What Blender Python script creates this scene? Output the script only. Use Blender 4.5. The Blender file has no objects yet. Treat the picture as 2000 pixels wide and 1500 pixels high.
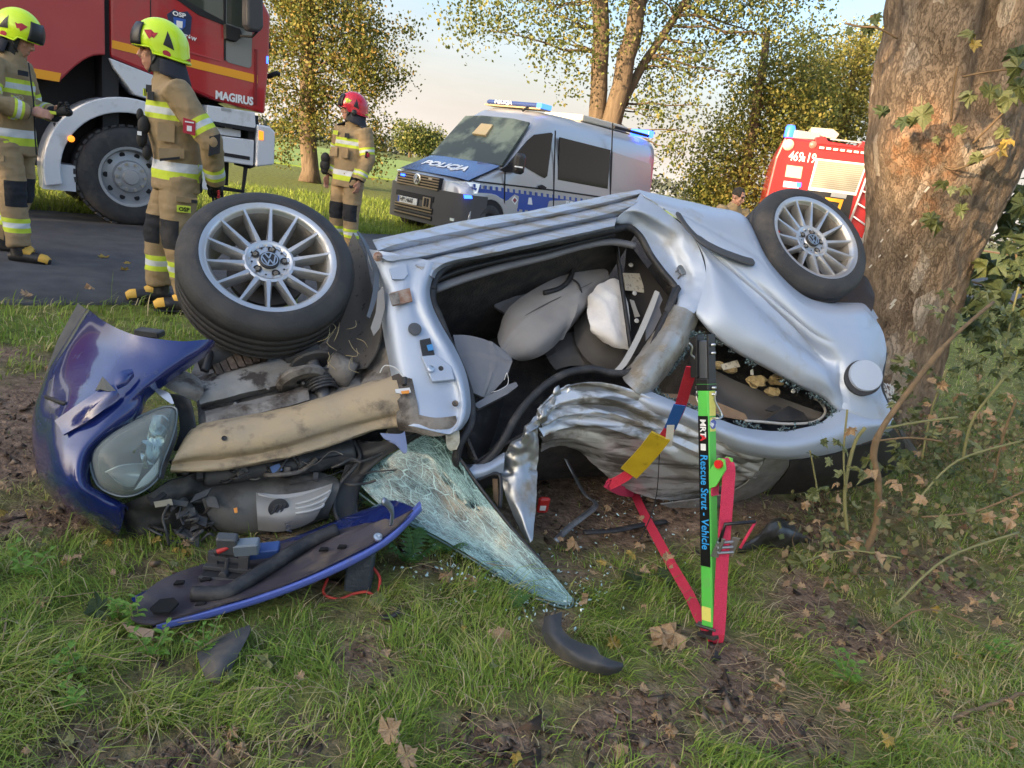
import bpy, bmesh, math, random
import numpy as np
from mathutils import Vector, Matrix, Quaternion, noise as mnoise
random.seed(7); rng = np.random.default_rng(7)
scene = bpy.context.scene
COL = scene.collection
# ------------------------------------------------------------------ camera
IMG_W, IMG_H = 2000, 1500
FOC = 1386.0; ROLL = math.radians(9.0); PITCH = math.radians(16.6); EYE = 1.3
_f = np.array([0, math.cos(PITCH), -math.sin(PITCH)]); _r0 = np.array([1., 0, 0]); _u0 = np.cross(_r0, _f)
_r = math.cos(ROLL)*_r0 + math.sin(ROLL)*_u0; _u = -math.sin(ROLL)*_r0 + math.cos(ROLL)*_u0
CO = np.array([0, 0, EYE])
cam_data = bpy.data.cameras.new('camera'); cam = bpy.data.objects.new('camera', cam_data); COL.objects.link(cam)
cam_data.sensor_width = 36.0; cam_data.lens = FOC/IMG_W*36.0; cam_data.clip_start = 0.02; cam_data.clip_end = 3000
M = Matrix.Identity(4)
for i in range(3):
    M[i][0] = _r[i]; M[i][1] = _u[i]; M[i][2] = -_f[i]; M[i][3] = CO[i]
cam.matrix_world = M
scene.camera = cam
# ------------------------------------------------------------------ world, sun, exposure
SUN_EL = math.radians(9.5); SUN_AZ = (-0.72, -0.69)      # towards the sun: behind the camera on the left, along the road
world = bpy.data.worlds.new('World'); scene.world = world; world.use_nodes = True
wn = world.node_tree.nodes; wl = world.node_tree.links
bg = wn['Background']
sky = wn.new('ShaderNodeTexSky'); sky.sky_type = 'NISHITA'; sky.sun_disc = False
sky.sun_elevation = SUN_EL; sky.sun_rotation = math.atan2(SUN_AZ[0], SUN_AZ[1])
sky.air_density = 1.0; sky.dust_density = 9.0; sky.ozone_density = 2.2; sky.altitude = 100
# thin high cloud veil over the sky
tc = wn.new('ShaderNodeTexCoord'); mp = wn.new('ShaderNodeMapping'); mp.inputs['Scale'].default_value = (1.2, 1.2, 5.0)
cn = wn.new('ShaderNodeTexNoise'); cn.inputs['Scale'].default_value = 2.2; cn.inputs['Detail'].default_value = 8; cn.inputs['Roughness'].default_value = .6
cr = wn.new('ShaderNodeMapRange'); cr.inputs['From Min'].default_value = .45; cr.inputs['From Max'].default_value = .75; cr.inputs['To Max'].default_value = .35
cm = wn.new('ShaderNodeMixRGB'); cm.inputs['Color2'].default_value = (1.45, 1.5, 1.6, 1)
wl.new(tc.outputs['Generated'], mp.inputs['Vector']); wl.new(mp.outputs['Vector'], cn.inputs['Vector'])
wl.new(cn.outputs['Fac'], cr.inputs['Value']); wl.new(cr.outputs['Result'], cm.inputs['Fac'])
wl.new(sky.outputs['Color'], cm.inputs['Color1'])
# warm haze low over the whole horizon
sz = wn.new('ShaderNodeSeparateXYZ'); wl.new(tc.outputs['Generated'], sz.inputs['Vector'])
vr = wn.new('ShaderNodeMapRange'); vr.interpolation_type = 'SMOOTHSTEP'; vr.inputs['From Min'].default_value = -.02; vr.inputs['From Max'].default_value = .27; vr.inputs['To Min'].default_value = .85; vr.inputs['To Max'].default_value = .0
wl.new(sz.outputs['Z'], vr.inputs['Value'])
hm = wn.new('ShaderNodeMixRGB'); hm.inputs['Color2'].default_value = (1.52, 1.36, 1.22, 1); wl.new(vr.outputs['Result'], hm.inputs['Fac']); wl.new(cm.outputs['Color'], hm.inputs['Color1']); wl.new(hm.outputs['Color'], bg.inputs['Color'])
bg.inputs['Strength'].default_value = 0.15
sun_data = bpy.data.lights.new('sun', 'SUN'); sun_data.energy = 2.2; sun_data.angle = math.radians(0.6); sun_data.color = (1.0, .74, .46)
sun = bpy.data.objects.new('sun', sun_data); COL.objects.link(sun)
sdir = Vector((SUN_AZ[0]*math.cos(SUN_EL), SUN_AZ[1]*math.cos(SUN_EL), math.sin(SUN_EL))).normalized()
sun.rotation_euler = sdir.to_track_quat('Z', 'Y').to_euler(); sun.location = (-8, -8, 12)
scene.view_settings.view_transform = 'Standard'; scene.view_settings.look = 'None'
scene.view_settings.exposure = 2.48; scene.view_settings.gamma = 1.0; scene.view_settings.use_curve_mapping = False
scene.cycles.max_bounces = 6; scene.cycles.diffuse_bounces = 3; scene.cycles.glossy_bounces = 3; scene.cycles.transparent_max_bounces = 12
scene.cycles.use_denoising = True
# ------------------------------------------------------------------ helpers: points
def ray(x, y): return _f + _r*((x-1000)/FOC) - _u*((y-750)/FOC)
def gp(x, y, z=0.0):
    d = ray(x, y); return CO + d*((z-EYE)/d[2])
def dp(x, y, depth):            # point at a horizontal distance along +Y
    d = ray(x, y); return CO + d*(depth/d[1])
class Plane:
    def __init__(s, O, U, V, N): s.O, s.U, s.V, s.N = map(lambda a: np.array(a, float), (O, U, V, N))
    def at(s, x, y, w=0.0):
        d = ray(x, y); t = ((s.O+w*s.N-CO)@s.N)/(d@s.N); return CO+d*t
    def uv(s, x, y, w=0.0):
        q = s.at(x, y, w)-s.O; return q@s.U, q@s.V
    def P(s, a, b, w=0.0): return s.O+a*s.U+b*s.V+w*s.N
# ------------------------------------------------------------------ helpers: materials
MATS = {}
def mat(name, col, rough=.6, metal=0., col2=None, ns=8., lo=.35, hi=.65, bump=0., bs=80., coat=0., spec=.5, dirt=None, ds=3., dlo=.5, dhi=.7, trans=0., alpha=1., emit=None, es=0., transl=None, island=False, stretch=None, detail=6, distort=0., ior=1.45, attr=None):
    m = bpy.data.materials.new(name); m.use_nodes = True; MATS[name] = m
    nt = m.node_tree; n = nt.nodes; l = nt.links; b = n['Principled BSDF']; out = n['Material Output']
    b.inputs['Roughness'].default_value = rough; b.inputs['Metallic'].default_value = metal
    b.inputs['Specular IOR Level'].default_value = spec; b.inputs['Coat Weight'].default_value = coat; b.inputs['Coat Roughness'].default_value = .06
    b.inputs['IOR'].default_value = ior; b.inputs['Transmission Weight'].default_value = trans; b.inputs['Alpha'].default_value = alpha
    c = (*col, 1); b.inputs['Base Color'].default_value = c
    t = n.new('ShaderNodeTexCoord'); vec = t.outputs['Object']
    if stretch:
        mp_ = n.new('ShaderNodeMapping'); mp_.inputs['Scale'].default_value = stretch; l.new(vec, mp_.inputs['Vector']); vec = mp_.outputs['Vector']
    cur = None
    if col2 is not None:
        mx = n.new('ShaderNodeMixRGB'); mx.inputs['Color1'].default_value = c; mx.inputs['Color2'].default_value = (*col2, 1)
        if island:
            g = n.new('ShaderNodeNewGeometry'); l.new(g.outputs['Random Per Island'], mx.inputs['Fac'])
        elif attr:
            a_ = n.new('ShaderNodeAttribute'); a_.attribute_name = attr; l.new(a_.outputs['Fac'], mx.inputs['Fac'])
        else:
            no = n.new('ShaderNodeTexNoise'); no.inputs['Scale'].default_value = ns; no.inputs['Detail'].default_value = detail; no.inputs['Distortion'].default_value = distort
            l.new(vec, no.inputs['Vector'])
            r = n.new('ShaderNodeMapRange'); r.inputs['From Min'].default_value = lo; r.inputs['From Max'].default_value = hi
            l.new(no.outputs['Fac'], r.inputs['Value']); l.new(r.outputs['Result'], mx.inputs['Fac'])
        cur = mx.outputs['Color']
    if dirt is not None:
        no = n.new('ShaderNodeTexNoise'); no.inputs['Scale'].default_value = ds; no.inputs['Detail'].default_value = 9; no.inputs['Roughness'].default_value = .65
        l.new(t.outputs['Object'], no.inputs['Vector'])
        r = n.new('ShaderNodeMapRange'); r.inputs['From Min'].default_value = dlo; r.inputs['From Max'].default_value = dhi
        l.new(no.outputs['Fac'], r.inputs['Value'])
        mx = n.new('ShaderNodeMixRGB'); mx.inputs['Color1'].default_value = c; mx.inputs['Color2'].default_value = (*dirt, 1)
        if cur: l.new(cur, mx.inputs['Color1'])
        l.new(r.outputs['Result'], mx.inputs['Fac']); cur = mx.outputs['Color']
        rr = n.new('ShaderNodeMapRange'); rr.inputs['To Min'].default_value = rough; rr.inputs['To Max'].default_value = max(rough, .8)
        l.new(r.outputs['Result'], rr.inputs['Value']); l.new(rr.outputs['Result'], b.inputs['Roughness'])
        if metal > 0:
            rm = n.new('ShaderNodeMapRange'); rm.inputs['To Min'].default_value = metal; rm.inputs['To Max'].default_value = .1
            l.new(r.outputs['Result'], rm.inputs['Value']); l.new(rm.outputs['Result'], b.inputs['Metallic'])
    if cur: l.new(cur, b.inputs['Base Color'])
    if bump:
        nb = n.new('ShaderNodeTexNoise'); nb.inputs['Scale'].default_value = bs; nb.inputs['Detail'].default_value = 5
        l.new(vec, nb.inputs['Vector'])
        bu = n.new('ShaderNodeBump'); bu.inputs['Strength'].default_value = bump; bu.inputs['Distance'].default_value = .02
        l.new(nb.outputs['Fac'], bu.inputs['Height']); l.new(bu.outputs['Normal'], b.inputs['Normal'])
    if emit is not None:
        b.inputs['Emission Color'].default_value = (*emit, 1); b.inputs['Emission Strength'].default_value = es
    if transl is not None:
        tr = n.new('ShaderNodeBsdfTranslucent'); ms = n.new('ShaderNodeMixShader'); ms.inputs['Fac'].default_value = transl
        if cur: l.new(cur, tr.inputs['Color'])
        else: tr.inputs['Color'].default_value = c
        l.new(b.outputs['BSDF'], ms.inputs[1]); l.new(tr.outputs['BSDF'], ms.inputs[2]); l.new(ms.outputs['Shader'], out.inputs['Surface'])
    return m
def ramp_mat(name, stops, rough=.6, source='island', transl=None, ns=4., bump=0, bs=60, detail=6, attr='gc', spec=.3, stretch=None):
    m = bpy.data.materials.new(name); m.use_nodes = True; MATS[name] = m
    nt = m.node_tree; n = nt.nodes; l = nt.links; b = n['Principled BSDF']; out = n['Material Output']
    b.inputs['Roughness'].default_value = rough; b.inputs['Specular IOR Level'].default_value = spec
    if source == 'island':
        g = n.new('ShaderNodeNewGeometry'); fac = g.outputs['Random Per Island']
    elif source == 'attr':
        a_ = n.new('ShaderNodeAttribute'); a_.attribute_name = attr; fac = a_.outputs['Fac']
    else:
        t = n.new('ShaderNodeTexCoord'); no = n.new('ShaderNodeTexNoise'); no.inputs['Scale'].default_value = ns; no.inputs['Detail'].default_value = detail; no.inputs['Roughness'].default_value = .65
        v = t.outputs['Object']
        if stretch:
            mp_ = n.new('ShaderNodeMapping'); mp_.inputs['Scale'].default_value = stretch; l.new(v, mp_.inputs['Vector']); v = mp_.outputs['Vector']
        l.new(v, no.inputs['Vector']); fac = no.outputs['Fac']
    r = n.new('ShaderNodeValToRGB'); e = r.color_ramp.elements
    while len(e) < len(stops): e.new(.5)
    for k, (p, c) in enumerate(stops): e[k].position = p; e[k].color = (*c, 1)
    l.new(fac, r.inputs['Fac']); l.new(r.outputs['Color'], b.inputs['Base Color'])
    if bump:
        t = n.new('ShaderNodeTexCoord'); nb = n.new('ShaderNodeTexNoise'); nb.inputs['Scale'].default_value = bs; nb.inputs['Detail'].default_value = 8
        l.new(t.outputs['Object'], nb.inputs['Vector']); bu = n.new('ShaderNodeBump'); bu.inputs['Strength'].default_value = bump; bu.inputs['Distance'].default_value = .03
        l.new(nb.outputs['Fac'], bu.inputs['Height']); l.new(bu.outputs['Normal'], b.inputs['Normal'])
    if transl is not None:
        tr = n.new('ShaderNodeBsdfTranslucent'); ms = n.new('ShaderNodeMixShader'); ms.inputs['Fac'].default_value = transl
        l.new(r.outputs['Color'], tr.inputs['Color']); l.new(b.outputs['BSDF'], ms.inputs[1]); l.new(tr.outputs['BSDF'], ms.inputs[2]); l.new(ms.outputs['Shader'], out.inputs['Surface'])
    return m
# ------------------------------------------------------------------ helpers: objects
def tag(o, label=None, cat=None, group=None, kind=None):
    if label: o['label'] = label
    if cat: o['category'] = cat
    if group: o['group'] = group
    if kind: o['kind'] = kind
    return o
def empty(name, loc, label=None, cat=None, group=None):
    o = bpy.data.objects.new(name, None); COL.objects.link(o); o.location = Vector(loc); o.empty_display_size = .1
    return tag(o, label, cat, group)
def wloc(p):
    v = Vector((0, 0, 0))
    while p is not None:
        v += p.location; p = p.parent
    return v
def link(o, parent=None):
    COL.objects.link(o)
    if parent is not None:
        o.parent = parent; o.location = o.location - wloc(parent)
    return o
def mesh(name, verts, faces, m=None, parent=None, smooth=False, mi=None):
    me = bpy.data.meshes.new(name); me.from_pydata([tuple(map(float, v)) for v in verts], [], [tuple(map(int, f)) for f in faces])
    if m is not None:
        for k in (m if isinstance(m, (list, tuple)) else [m]): me.materials.append(k)
    if mi is not None: me.polygons.foreach_set('material_index', np.array(mi, np.int32))
    if smooth: me.polygons.foreach_set('use_smooth', np.ones(len(me.polygons), bool))
    me.update()
    return link(bpy.data.objects.new(name, me), parent)
def fast_mesh(name, V, F, m, parent=None, attr=None, smooth=False):
    """V (n,3), F (k,3) or (k,4) arrays"""
    me = bpy.data.meshes.new(name); V = np.asarray(V, np.float32); F = np.asarray(F, np.int32); k = F.shape[1]
    me.vertices.add(len(V)); me.vertices.foreach_set('co', V.ravel())
    me.loops.add(F.size); me.loops.foreach_set('vertex_index', F.ravel())
    me.polygons.add(len(F)); me.polygons.foreach_set('loop_start', np.arange(0, F.size, k, dtype=np.int32))
    if smooth: me.polygons.foreach_set('use_smooth', np.ones(len(F), bool))
    if attr is not None:
        a = me.attributes.new('gc', 'FLOAT', 'POINT'); a.data.foreach_set('value', np.asarray(attr, np.float32))
    me.update(calc_edges=True); me.materials.append(m)
    return link(bpy.data.objects.new(name, me), parent)
class MB:
    """collects shapes into one mesh"""
    def __init__(s): s.v = []; s.f = []; s.i = []; s.mi = 0
    def add(s, V, F):
        o = len(s.v); s.v += [tuple(map(float, p)) for p in V]; s.f += [tuple(k+o for k in f) for f in F]; s.i += [s.mi]*len(F); return s
    def frame_box(s, c, X, Y, Z, hx, hy, hz, bev=0.0):
        c = np.array(c, float); X, Y, Z = (np.array(a, float)/np.linalg.norm(a) for a in (X, Y, Z))
        if bev <= 0:
            V = [c+X*hx*i+Y*hy*j+Z*hz*k for i in (-1, 1) for j in (-1, 1) for k in (-1, 1)]
            F = [(0, 1, 3, 2), (4, 6, 7, 5), (0, 4, 5, 1), (2, 3, 7, 6), (0, 2, 6, 4), (1, 5, 7, 3)]
            return s.add(V, F)
        # chamfered along Z profile
        pts = [(hx-bev, hy), (hx, hy-bev), (hx, -hy+bev), (hx-bev, -hy), (-hx+bev, -hy), (-hx, -hy+bev), (-hx, hy-bev), (-hx+bev, hy)]
        L = []
        for z, k in ((-hz, bev), (-hz+bev, 0), (hz-bev, 0), (hz, bev)):
            for x, y in pts:
                L.append(c+X*(x-np.sign(x)*min(k, abs(x)))+Y*(y-np.sign(y)*min(k, abs(y)))+Z*z)
        F = [tuple(range(7, -1, -1)), tuple(range(24, 32))]
        for r_ in range(3):
            for q in range(8): F.append((r_*8+q, r_*8+(q+1) % 8, (r_+1)*8+(q+1) % 8, (r_+1)*8+q))
        return s.add(L, F)
    def box(s, c, h, bev=0.0, rz=0.0):
        ca, sa = math.cos(rz), math.sin(rz)
        return s.frame_box(c, (ca, sa, 0), (-sa, ca, 0), (0, 0, 1), *h, bev)
    def tube(s, pts, r, n=8, cap=True, flat=1.0, up=None):
        pts = [np.array(p, float) for p in pts]; m_ = len(pts)
        rs = r if hasattr(r, '__len__') else [r]*m_
        V = []; prev = None
        for k in range(m_):
            t = pts[min(k+1, m_-1)]-pts[max(k-1, 0)]; t = t/(np.linalg.norm(t)+1e-9)
            if prev is None:
                a = np.array(up, float) if up is not None else (np.array([0, 0, 1.]) if abs(t[2]) < .9 else np.array([1., 0, 0]))
            else: a = prev
            x = a-t*(a@t); x /= np.linalg.norm(x)+1e-9; prev = x; y = np.cross(t, x)
            for q in range(n):
                an = 2*math.pi*q/n; V.append(pts[k]+rs[k]*(x*math.cos(an)*flat+y*math.sin(an)))
        F = [(k*n+q, k*n+(q+1) % n, (k+1)*n+(q+1) % n, (k+1)*n+q) for k in range(m_-1) for q in range(n)]
        if cap: F += [tuple(range(n-1, -1, -1)), tuple(range((m_-1)*n, m_*n))]
        return s.add(V, F)
    def lathe(s, prof, c, axis, n=48, a0=0.0, a1=2*math.pi):
        """prof: list of (radius, offset along axis)"""
        c = np.array(c, float); ax = np.array(axis, float); ax /= np.linalg.norm(ax)
        a = np.array([0, 0, 1.]) if abs(ax[2]) < .9 else np.array([1., 0, 0]); x = np.cross(a, ax); x /= np.linalg.norm(x); y = np.cross(ax, x)
        full = abs(a1-a0-2*math.pi) < 1e-6; k = n if full else n+1
        V = [c+ax*h+rr*(x*math.cos(a0+(a1-a0)*q/n)+y*math.sin(a0+(a1-a0)*q/n)) for rr, h in prof for q in range(k)]
        F = [(p*k+q, p*k+(q+1) % k, (p+1)*k+(q+1) % k, (p+1)*k+q) for p in range(len(prof)-1) for q in range(n)]
        return s.add(V, F)
    def prism(s, poly, O, X, Y, Z, d0, d1):
        """poly 2-D points in (X,Y) extruded along Z from d0 to d1"""
        O, X, Y, Z = (np.array(a, float) for a in (O, X, Y, Z)); n = len(poly)
        V = [O+X*a+Y*b+Z*d for d in (d0, d1) for a, b in poly]
        F = [tuple(range(n-1, -1, -1)), tuple(range(n, 2*n))]+[(q, (q+1) % n, n+(q+1) % n, n+q) for q in range(n)]
        return s.add(V, F)
    def sphere(s, c, r, n=10, m_=8):
        c = np.array(c, float); r = np.array(r if hasattr(r, '__len__') else (r, r, r), float)
        V = [c+r*np.array([math.sin(math.pi*j/m_)*math.cos(2*math.pi*i/n), math.sin(math.pi*j/m_)*math.sin(2*math.pi*i/n), math.cos(math.pi*j/m_)]) for j in range(m_+1) for i in range(n)]
        F = [(j*n+i, (j+1)*n+i, (j+1)*n+(i+1) % n, j*n+(i+1) % n) for j in range(m_) for i in range(n)]
        return s.add(V, F)
    def build(s, name, m=None, parent=None, smooth=False, bevel=0.0, auto=None):
        o = mesh(name, s.v, s.f, m, parent, smooth, s.i)
        bm = bmesh.new(); bm.from_mesh(o.data); bmesh.ops.remove_doubles(bm, verts=bm.verts, dist=1e-6); bmesh.ops.recalc_face_normals(bm, faces=bm.faces); bm.to_mesh(o.data); bm.free()
        if bevel:
            md = o.modifiers.new('bevel', 'BEVEL'); md.width = bevel; md.segments = 2; md.limit_method = 'ANGLE'; md.angle_limit = math.radians(35)
        if auto:
            for p in o.data.polygons: p.use_smooth = True
            md = o.modifiers.new('edges', 'EDGE_SPLIT'); md.split_angle = math.radians(auto)
        return o
def catmull(P, n, closed=False):
    P = np.asarray(P, float); m_ = len(P); out = []
    segs = m_ if closed else m_-1
    for k in range(segs):
        if closed: p0, p1, p2, p3 = P[(k-1) % m_], P[k], P[(k+1) % m_], P[(k+2) % m_]
        else: p0, p1, p2, p3 = P[max(k-1, 0)], P[k], P[k+1], P[min(k+2, m_-1)]
        for q in range(n):
            t = q/n; out.append(.5*((2*p1)+(-p0+p2)*t+(2*p0-5*p1+4*p2-p3)*t*t+(-p0+3*p1-3*p2+p3)*t**3))
    if not closed: out.append(P[-1])
    return np.array(out)
def lin(P, n):
    return np.concatenate([P[:-1, None]+(P[1:, None]-P[:-1, None])*np.linspace(0, 1, n, endpoint=False)[None, :, None], ], 0).reshape(-1, 3).tolist()+[P[-1].tolist()]
def grid_surface(rows, nu=4, nv=4, closed=False, linear=False):
    R = [catmull(r_, nu, closed) for r_ in rows]
    R = np.array(R)
    if linear: return np.stack([np.array(lin(R[:, k], nv)) for k in range(R.shape[1])], 1)
    C_ = np.stack([catmull(R[:, k], nv) for k in range(R.shape[1])], 1)   # (rows, cols, 3)
    return C_
def surf_normals(G):
    du = np.gradient(G, axis=1); dv = np.gradient(G, axis=0); n_ = np.cross(du, dv); return n_/(np.linalg.norm(n_, axis=2, keepdims=True)+1e-12)
def surf(name, rows, m, parent=None, nu=4, nv=4, thick=.004, closed=False, disp=None, smooth=True, linear=False):
    """rows of world points -> smooth sheet with thickness; disp(i,j,p,u,v) -> offset along the normal"""
    G = grid_surface(rows, nu, nv, closed, linear); H_, W_ = G.shape[:2]
    if disp:
        Nn = surf_normals(G)
        D = np.array([[disp(G[i, j], j/(W_-1), i/(H_-1)) for j in range(W_)] for i in range(H_)]); G = G+Nn*D[..., None]
    V = G.reshape(-1, 3); F = []
    for i in range(H_-1):
        for j in range(W_ if closed else W_-1): F.append((i*W_+j, i*W_+(j+1) % W_, (i+1)*W_+(j+1) % W_, (i+1)*W_+j))
    o = mesh(name, V, F, m, parent, smooth)
    if name == 'windscreen':
        for k_, vals in (('su', np.tile(np.linspace(0, 1, W_), H_)), ('sv', np.repeat(np.linspace(0, 1, H_), W_))):
            a_ = o.data.attributes.new(k_, 'FLOAT', 'POINT'); a_.data.foreach_set('value', vals.astype(np.float32))
    if thick:
        md = o.modifiers.new('thick', 'SOLIDIFY'); md.thickness = thick; md.offset = 0
        md = o.modifiers.new('rim', 'EDGE_SPLIT'); md.split_angle = math.radians(52)
    return o
def nz(p, s=1.0, seed=0.0):
    return mnoise.noise(Vector((p[0]*s+seed, p[1]*s+seed*.7, p[2]*s-seed)))
def text(name, body, O, X, Y, size, m, parent=None, extrude=.001, align='LEFT', bold=0.0, xs=1.0):
    cu = bpy.data.curves.new(name, 'FONT'); cu.body = body; cu.size = size; cu.align_x = align; cu.extrude = extrude; cu.offset = bold; cu.resolution_u = 3
    tmp = bpy.data.objects.new(name+'_tmp', cu); COL.objects.link(tmp)
    dg = bpy.context.evaluated_depsgraph_get(); me = bpy.data.meshes.new_from_object(tmp.evaluated_get(dg))
    bpy.data.objects.remove(tmp); bpy.data.curves.remove(cu)
    X = np.array(X, float); X /= np.linalg.norm(X); Y = np.array(Y, float); Y -= X*(X@Y); Y /= np.linalg.norm(Y); Z = np.cross(X, Y)
    n_ = len(me.vertices); co = np.zeros(n_*3, np.float32); me.vertices.foreach_get('co', co); co = co.reshape(-1, 3)
    W = np.array(O, float)+np.outer(co[:, 0]*xs, X)+np.outer(co[:, 1], Y)+np.outer(co[:, 2], Z)
    me.vertices.foreach_set('co', W.astype(np.float32).ravel()); me.materials.clear(); me.materials.append(m); me.name = name; me.update()
    return link(bpy.data.objects.new(name, me), parent)
def copy_tree(o, parent=None):
    c = o.copy(); COL.objects.link(c); c.parent = parent
    for ch in list(o.children): copy_tree(ch, c)
    return c
# ================================================================== SETTING
ROAD_P = np.array([-2.67, 4.99, 0]); ROAD_D = np.array([.745, .667, 0.]); ROAD_D /= np.linalg.norm(ROAD_D); ROAD_N = np.array([-ROAD_D[1], ROAD_D[0], 0]); ROAD_W = 4.7
def road_dist(x, y): return (x-ROAD_P[0])*ROAD_N[0]+(y-ROAD_P[1])*ROAD_N[1]     # 0 at the near edge, ROAD_W at the far edge
def soil_amount(x, y):
    """0 grass .. 1 bare soil, blobs where the photo shows torn earth"""
    v = .34*nz((x, y, 0), 2.2, 3)+.30*nz((x, y, 0), 5.5, 9)-.22
    for cx, cy, r_, a in SOIL: v += a*math.exp(-((x-cx)**2+(y-cy)**2)/(r_*r_))
    return v
SOIL = []
for px, py, r_, a in ((1250, 1450, .20, .8), (1000, 1470, .13, .45), (1420, 1380, .16, .6), (1330, 1230, .14, .5), (1080, 1205, .10, .6), (1060, 1260, .08, .5), (40, 800, .5, .8), (30, 880, .3, .7),
                      (380, 1470, .13, .7), (900, 1440, .10, .4), (1450, 1290, .13, .6), (1850, 1150, .3, .6), (1240, 1000, .5, .6), (1150, 950, .5, .6), (520, 1030, .6, .5), (1600, 1010, .5, .5), (700, 1290, .08, .3), (620, 1440, .10, .4), (180, 1440, .12, .4), (300, 1330, .10, .4), (860, 1120, .10, .5), (1700, 1250, .2, .5), (1580, 1180, .15, .4), (1900, 1400, .12, .4), (250, 720, .3, .5), (30, 700, .3, .4), (80, 1010, .18, .4), (1520, 1420, .12, .5)):
    g = gp(px, py); SOIL.append((g[0], g[1], r_, a))
def ground_z(x, y):
    d = road_dist(x, y)
    k = min(1.0, max(0.0, max(-d-.1, d-ROAD_W-.1)/1.0)); near = math.exp(-((x)**2+(y-2.5)**2)/60.)
    z = .035*nz((x, y, 0), 1.3, 1)+.02*nz((x, y, 0), 4.0, 5)
    if x*x+(y-2)**2 < 16: z += .010*nz((x, y, 0), 14., 2)+.006*nz((x, y, 0), 35., 4)
    return k*z*near-.012*(1-k)
def graded(lo, hi, n0, n1, n2, a, b):
    return np.unique(np.r_[lo+(a-lo)*(1-(np.linspace(1, 0, n0))**2.5) if n0 else [], np.linspace(a, b, n1), b+(hi-b)*np.linspace(0, 1, n2)**2.5])
gx = graded(-900, 900, 40, 150, 40, -3.2, 3.4); gy = graded(-300, 1400, 20, 170, 60, .4, 6.0)
GZ = [[ground_z(x, y) for x in gx] for y in gy]
V = np.array([(x, y, GZ[j][i]) for j, y in enumerate(gy) for i, x in enumerate(gx)]); nx = len(gx)
F = np.array([(j*nx+i, j*nx+i+1, (j+1)*nx+i+1, (j+1)*nx+i) for j in range(len(gy)-1) for i in range(nx-1)])
# soil weight attribute steers soil / turf colour
ga = [np.clip(soil_amount(x, y)*1.6+.35, 0, 1) if (abs(x) < 5 and y < 8) else .1 for y in gy for x in gx]
gm = bpy.data.materials.new('ground_soil_and_turf'); gm.use_nodes = True
n = gm.node_tree.nodes; l = gm.node_tree.links; b = n['Principled BSDF']; b.inputs['Roughness'].default_value = .95; b.inputs['Specular IOR Level'].default_value = .15
at = n.new('ShaderNodeAttribute'); at.attribute_name = 'gc'; t = n.new('ShaderNodeTexCoord')
n1 = n.new('ShaderNodeTexNoise'); n1.inputs['Scale'].default_value = 22; n1.inputs['Detail'].default_value = 10; n1.inputs['Roughness'].default_value = .7; l.new(t.outputs['Object'], n1.inputs['Vector'])
r1 = n.new('ShaderNodeValToRGB'); e = r1.color_ramp.elements; e[0].position = .3; e[0].color = (.06, .04, .028, 1); e[1].position = .72; e[1].color = (.36, .25, .175, 1); e.new(.5); e[1].color = (.185, .122, .084, 1); l.new(n1.outputs['Fac'], r1.inputs['Fac'])
n2 = n.new('ShaderNodeTexNoise'); n2.inputs['Scale'].default_value = 9; n2.inputs['Detail'].default_value = 9; l.new(t.outputs['Object'], n2.inputs['Vector'])
r2 = n.new('ShaderNodeValToRGB'); e = r2.color_ramp.elements; e[0].position = .3; e[0].color = (.075, .085, .022, 1); e[1].position = .7; e[1].color = (.21, .245, .05, 1); l.new(n2.outputs['Fac'], r2.inputs['Fac'])
mx = n.new('ShaderNodeMixRGB'); l.new(at.outputs['Fac'], mx.inputs['Fac']); l.new(r2.outputs['Color'], mx.inputs['Color1']); l.new(r1.outputs['Color'], mx.inputs['Color2']); l.new(mx.outputs['Color'], b.inputs['Base Color'])
nb = n.new('ShaderNodeTexNoise'); nb.inputs['Scale'].default_value = 70; nb.inputs['Detail'].default_value = 8; l.new(t.outputs['Object'], nb.inputs['Vector'])
bu = n.new('ShaderNodeBump'); bu.inputs['Strength'].default_value = .9; bu.inputs['Distance'].default_value = .02; l.new(nb.outputs['Fac'], bu.inputs['Height']); l.new(bu.outputs['Normal'], b.inputs['Normal'])
tag(fast_mesh('ground', V, F, gm, attr=ga, smooth=True), kind='structure')
asph = mat('asphalt', (.060, .060, .066), .85, col2=(.105, .103, .106), ns=5, lo=.3, hi=.75, bump=.5, bs=240, dirt=(.16, .14, .12), ds=60, dlo=.6, dhi=.75)
def road_edge(s, side):
    j = .10*nz((s, side*9, 0), .9)+.05*nz((s, side*3, 0), 3.1)
    return ROAD_P+ROAD_D*s+ROAD_N*(j if side == 0 else ROAD_W+j)
ss = np.r_[np.linspace(-300, -12, 20), np.linspace(-11, 25, 180), np.linspace(26, 400, 30)]
V = []; F = []
for k, s_ in enumerate(ss):
    a, c = road_edge(s_, 0), road_edge(s_, 1); V += [a+(0, 0, -.03), a+(0, 0, .004), a*.5+c*.5+(0, 0, .03), c+(0, 0, .004), c+(0, 0, -.03)]
    if k:
        o = (k-1)*5
        for q in range(4): F.append((o+q, o+5+q, o+6+q, o+1+q))
tag(mesh('road', V, F, asph, smooth=True), kind='structure')
# far fields and a wooded horizon
fieldm = mat('ploughed_field', (.30, .17, .09), .95, col2=(.22, .14, .08), ns=.05)
def field(name, cx, cy, w, d, m, z=.05, rz=0.):
    b_ = MB(); b_.box((cx, cy, z-.2), (w, d, .2), 0, rz); return tag(b_.build(name, m), kind='structure')
g = gp(1330, 392); field('field', 60, 150, 40, 22, fieldm, .25, .6)
green = mat('meadow', (.17, .26, .04), .95, col2=(.24, .32, .06), ns=.3)
field('meadow', -26, 75, 30, 45, green, .06, .3)
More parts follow.
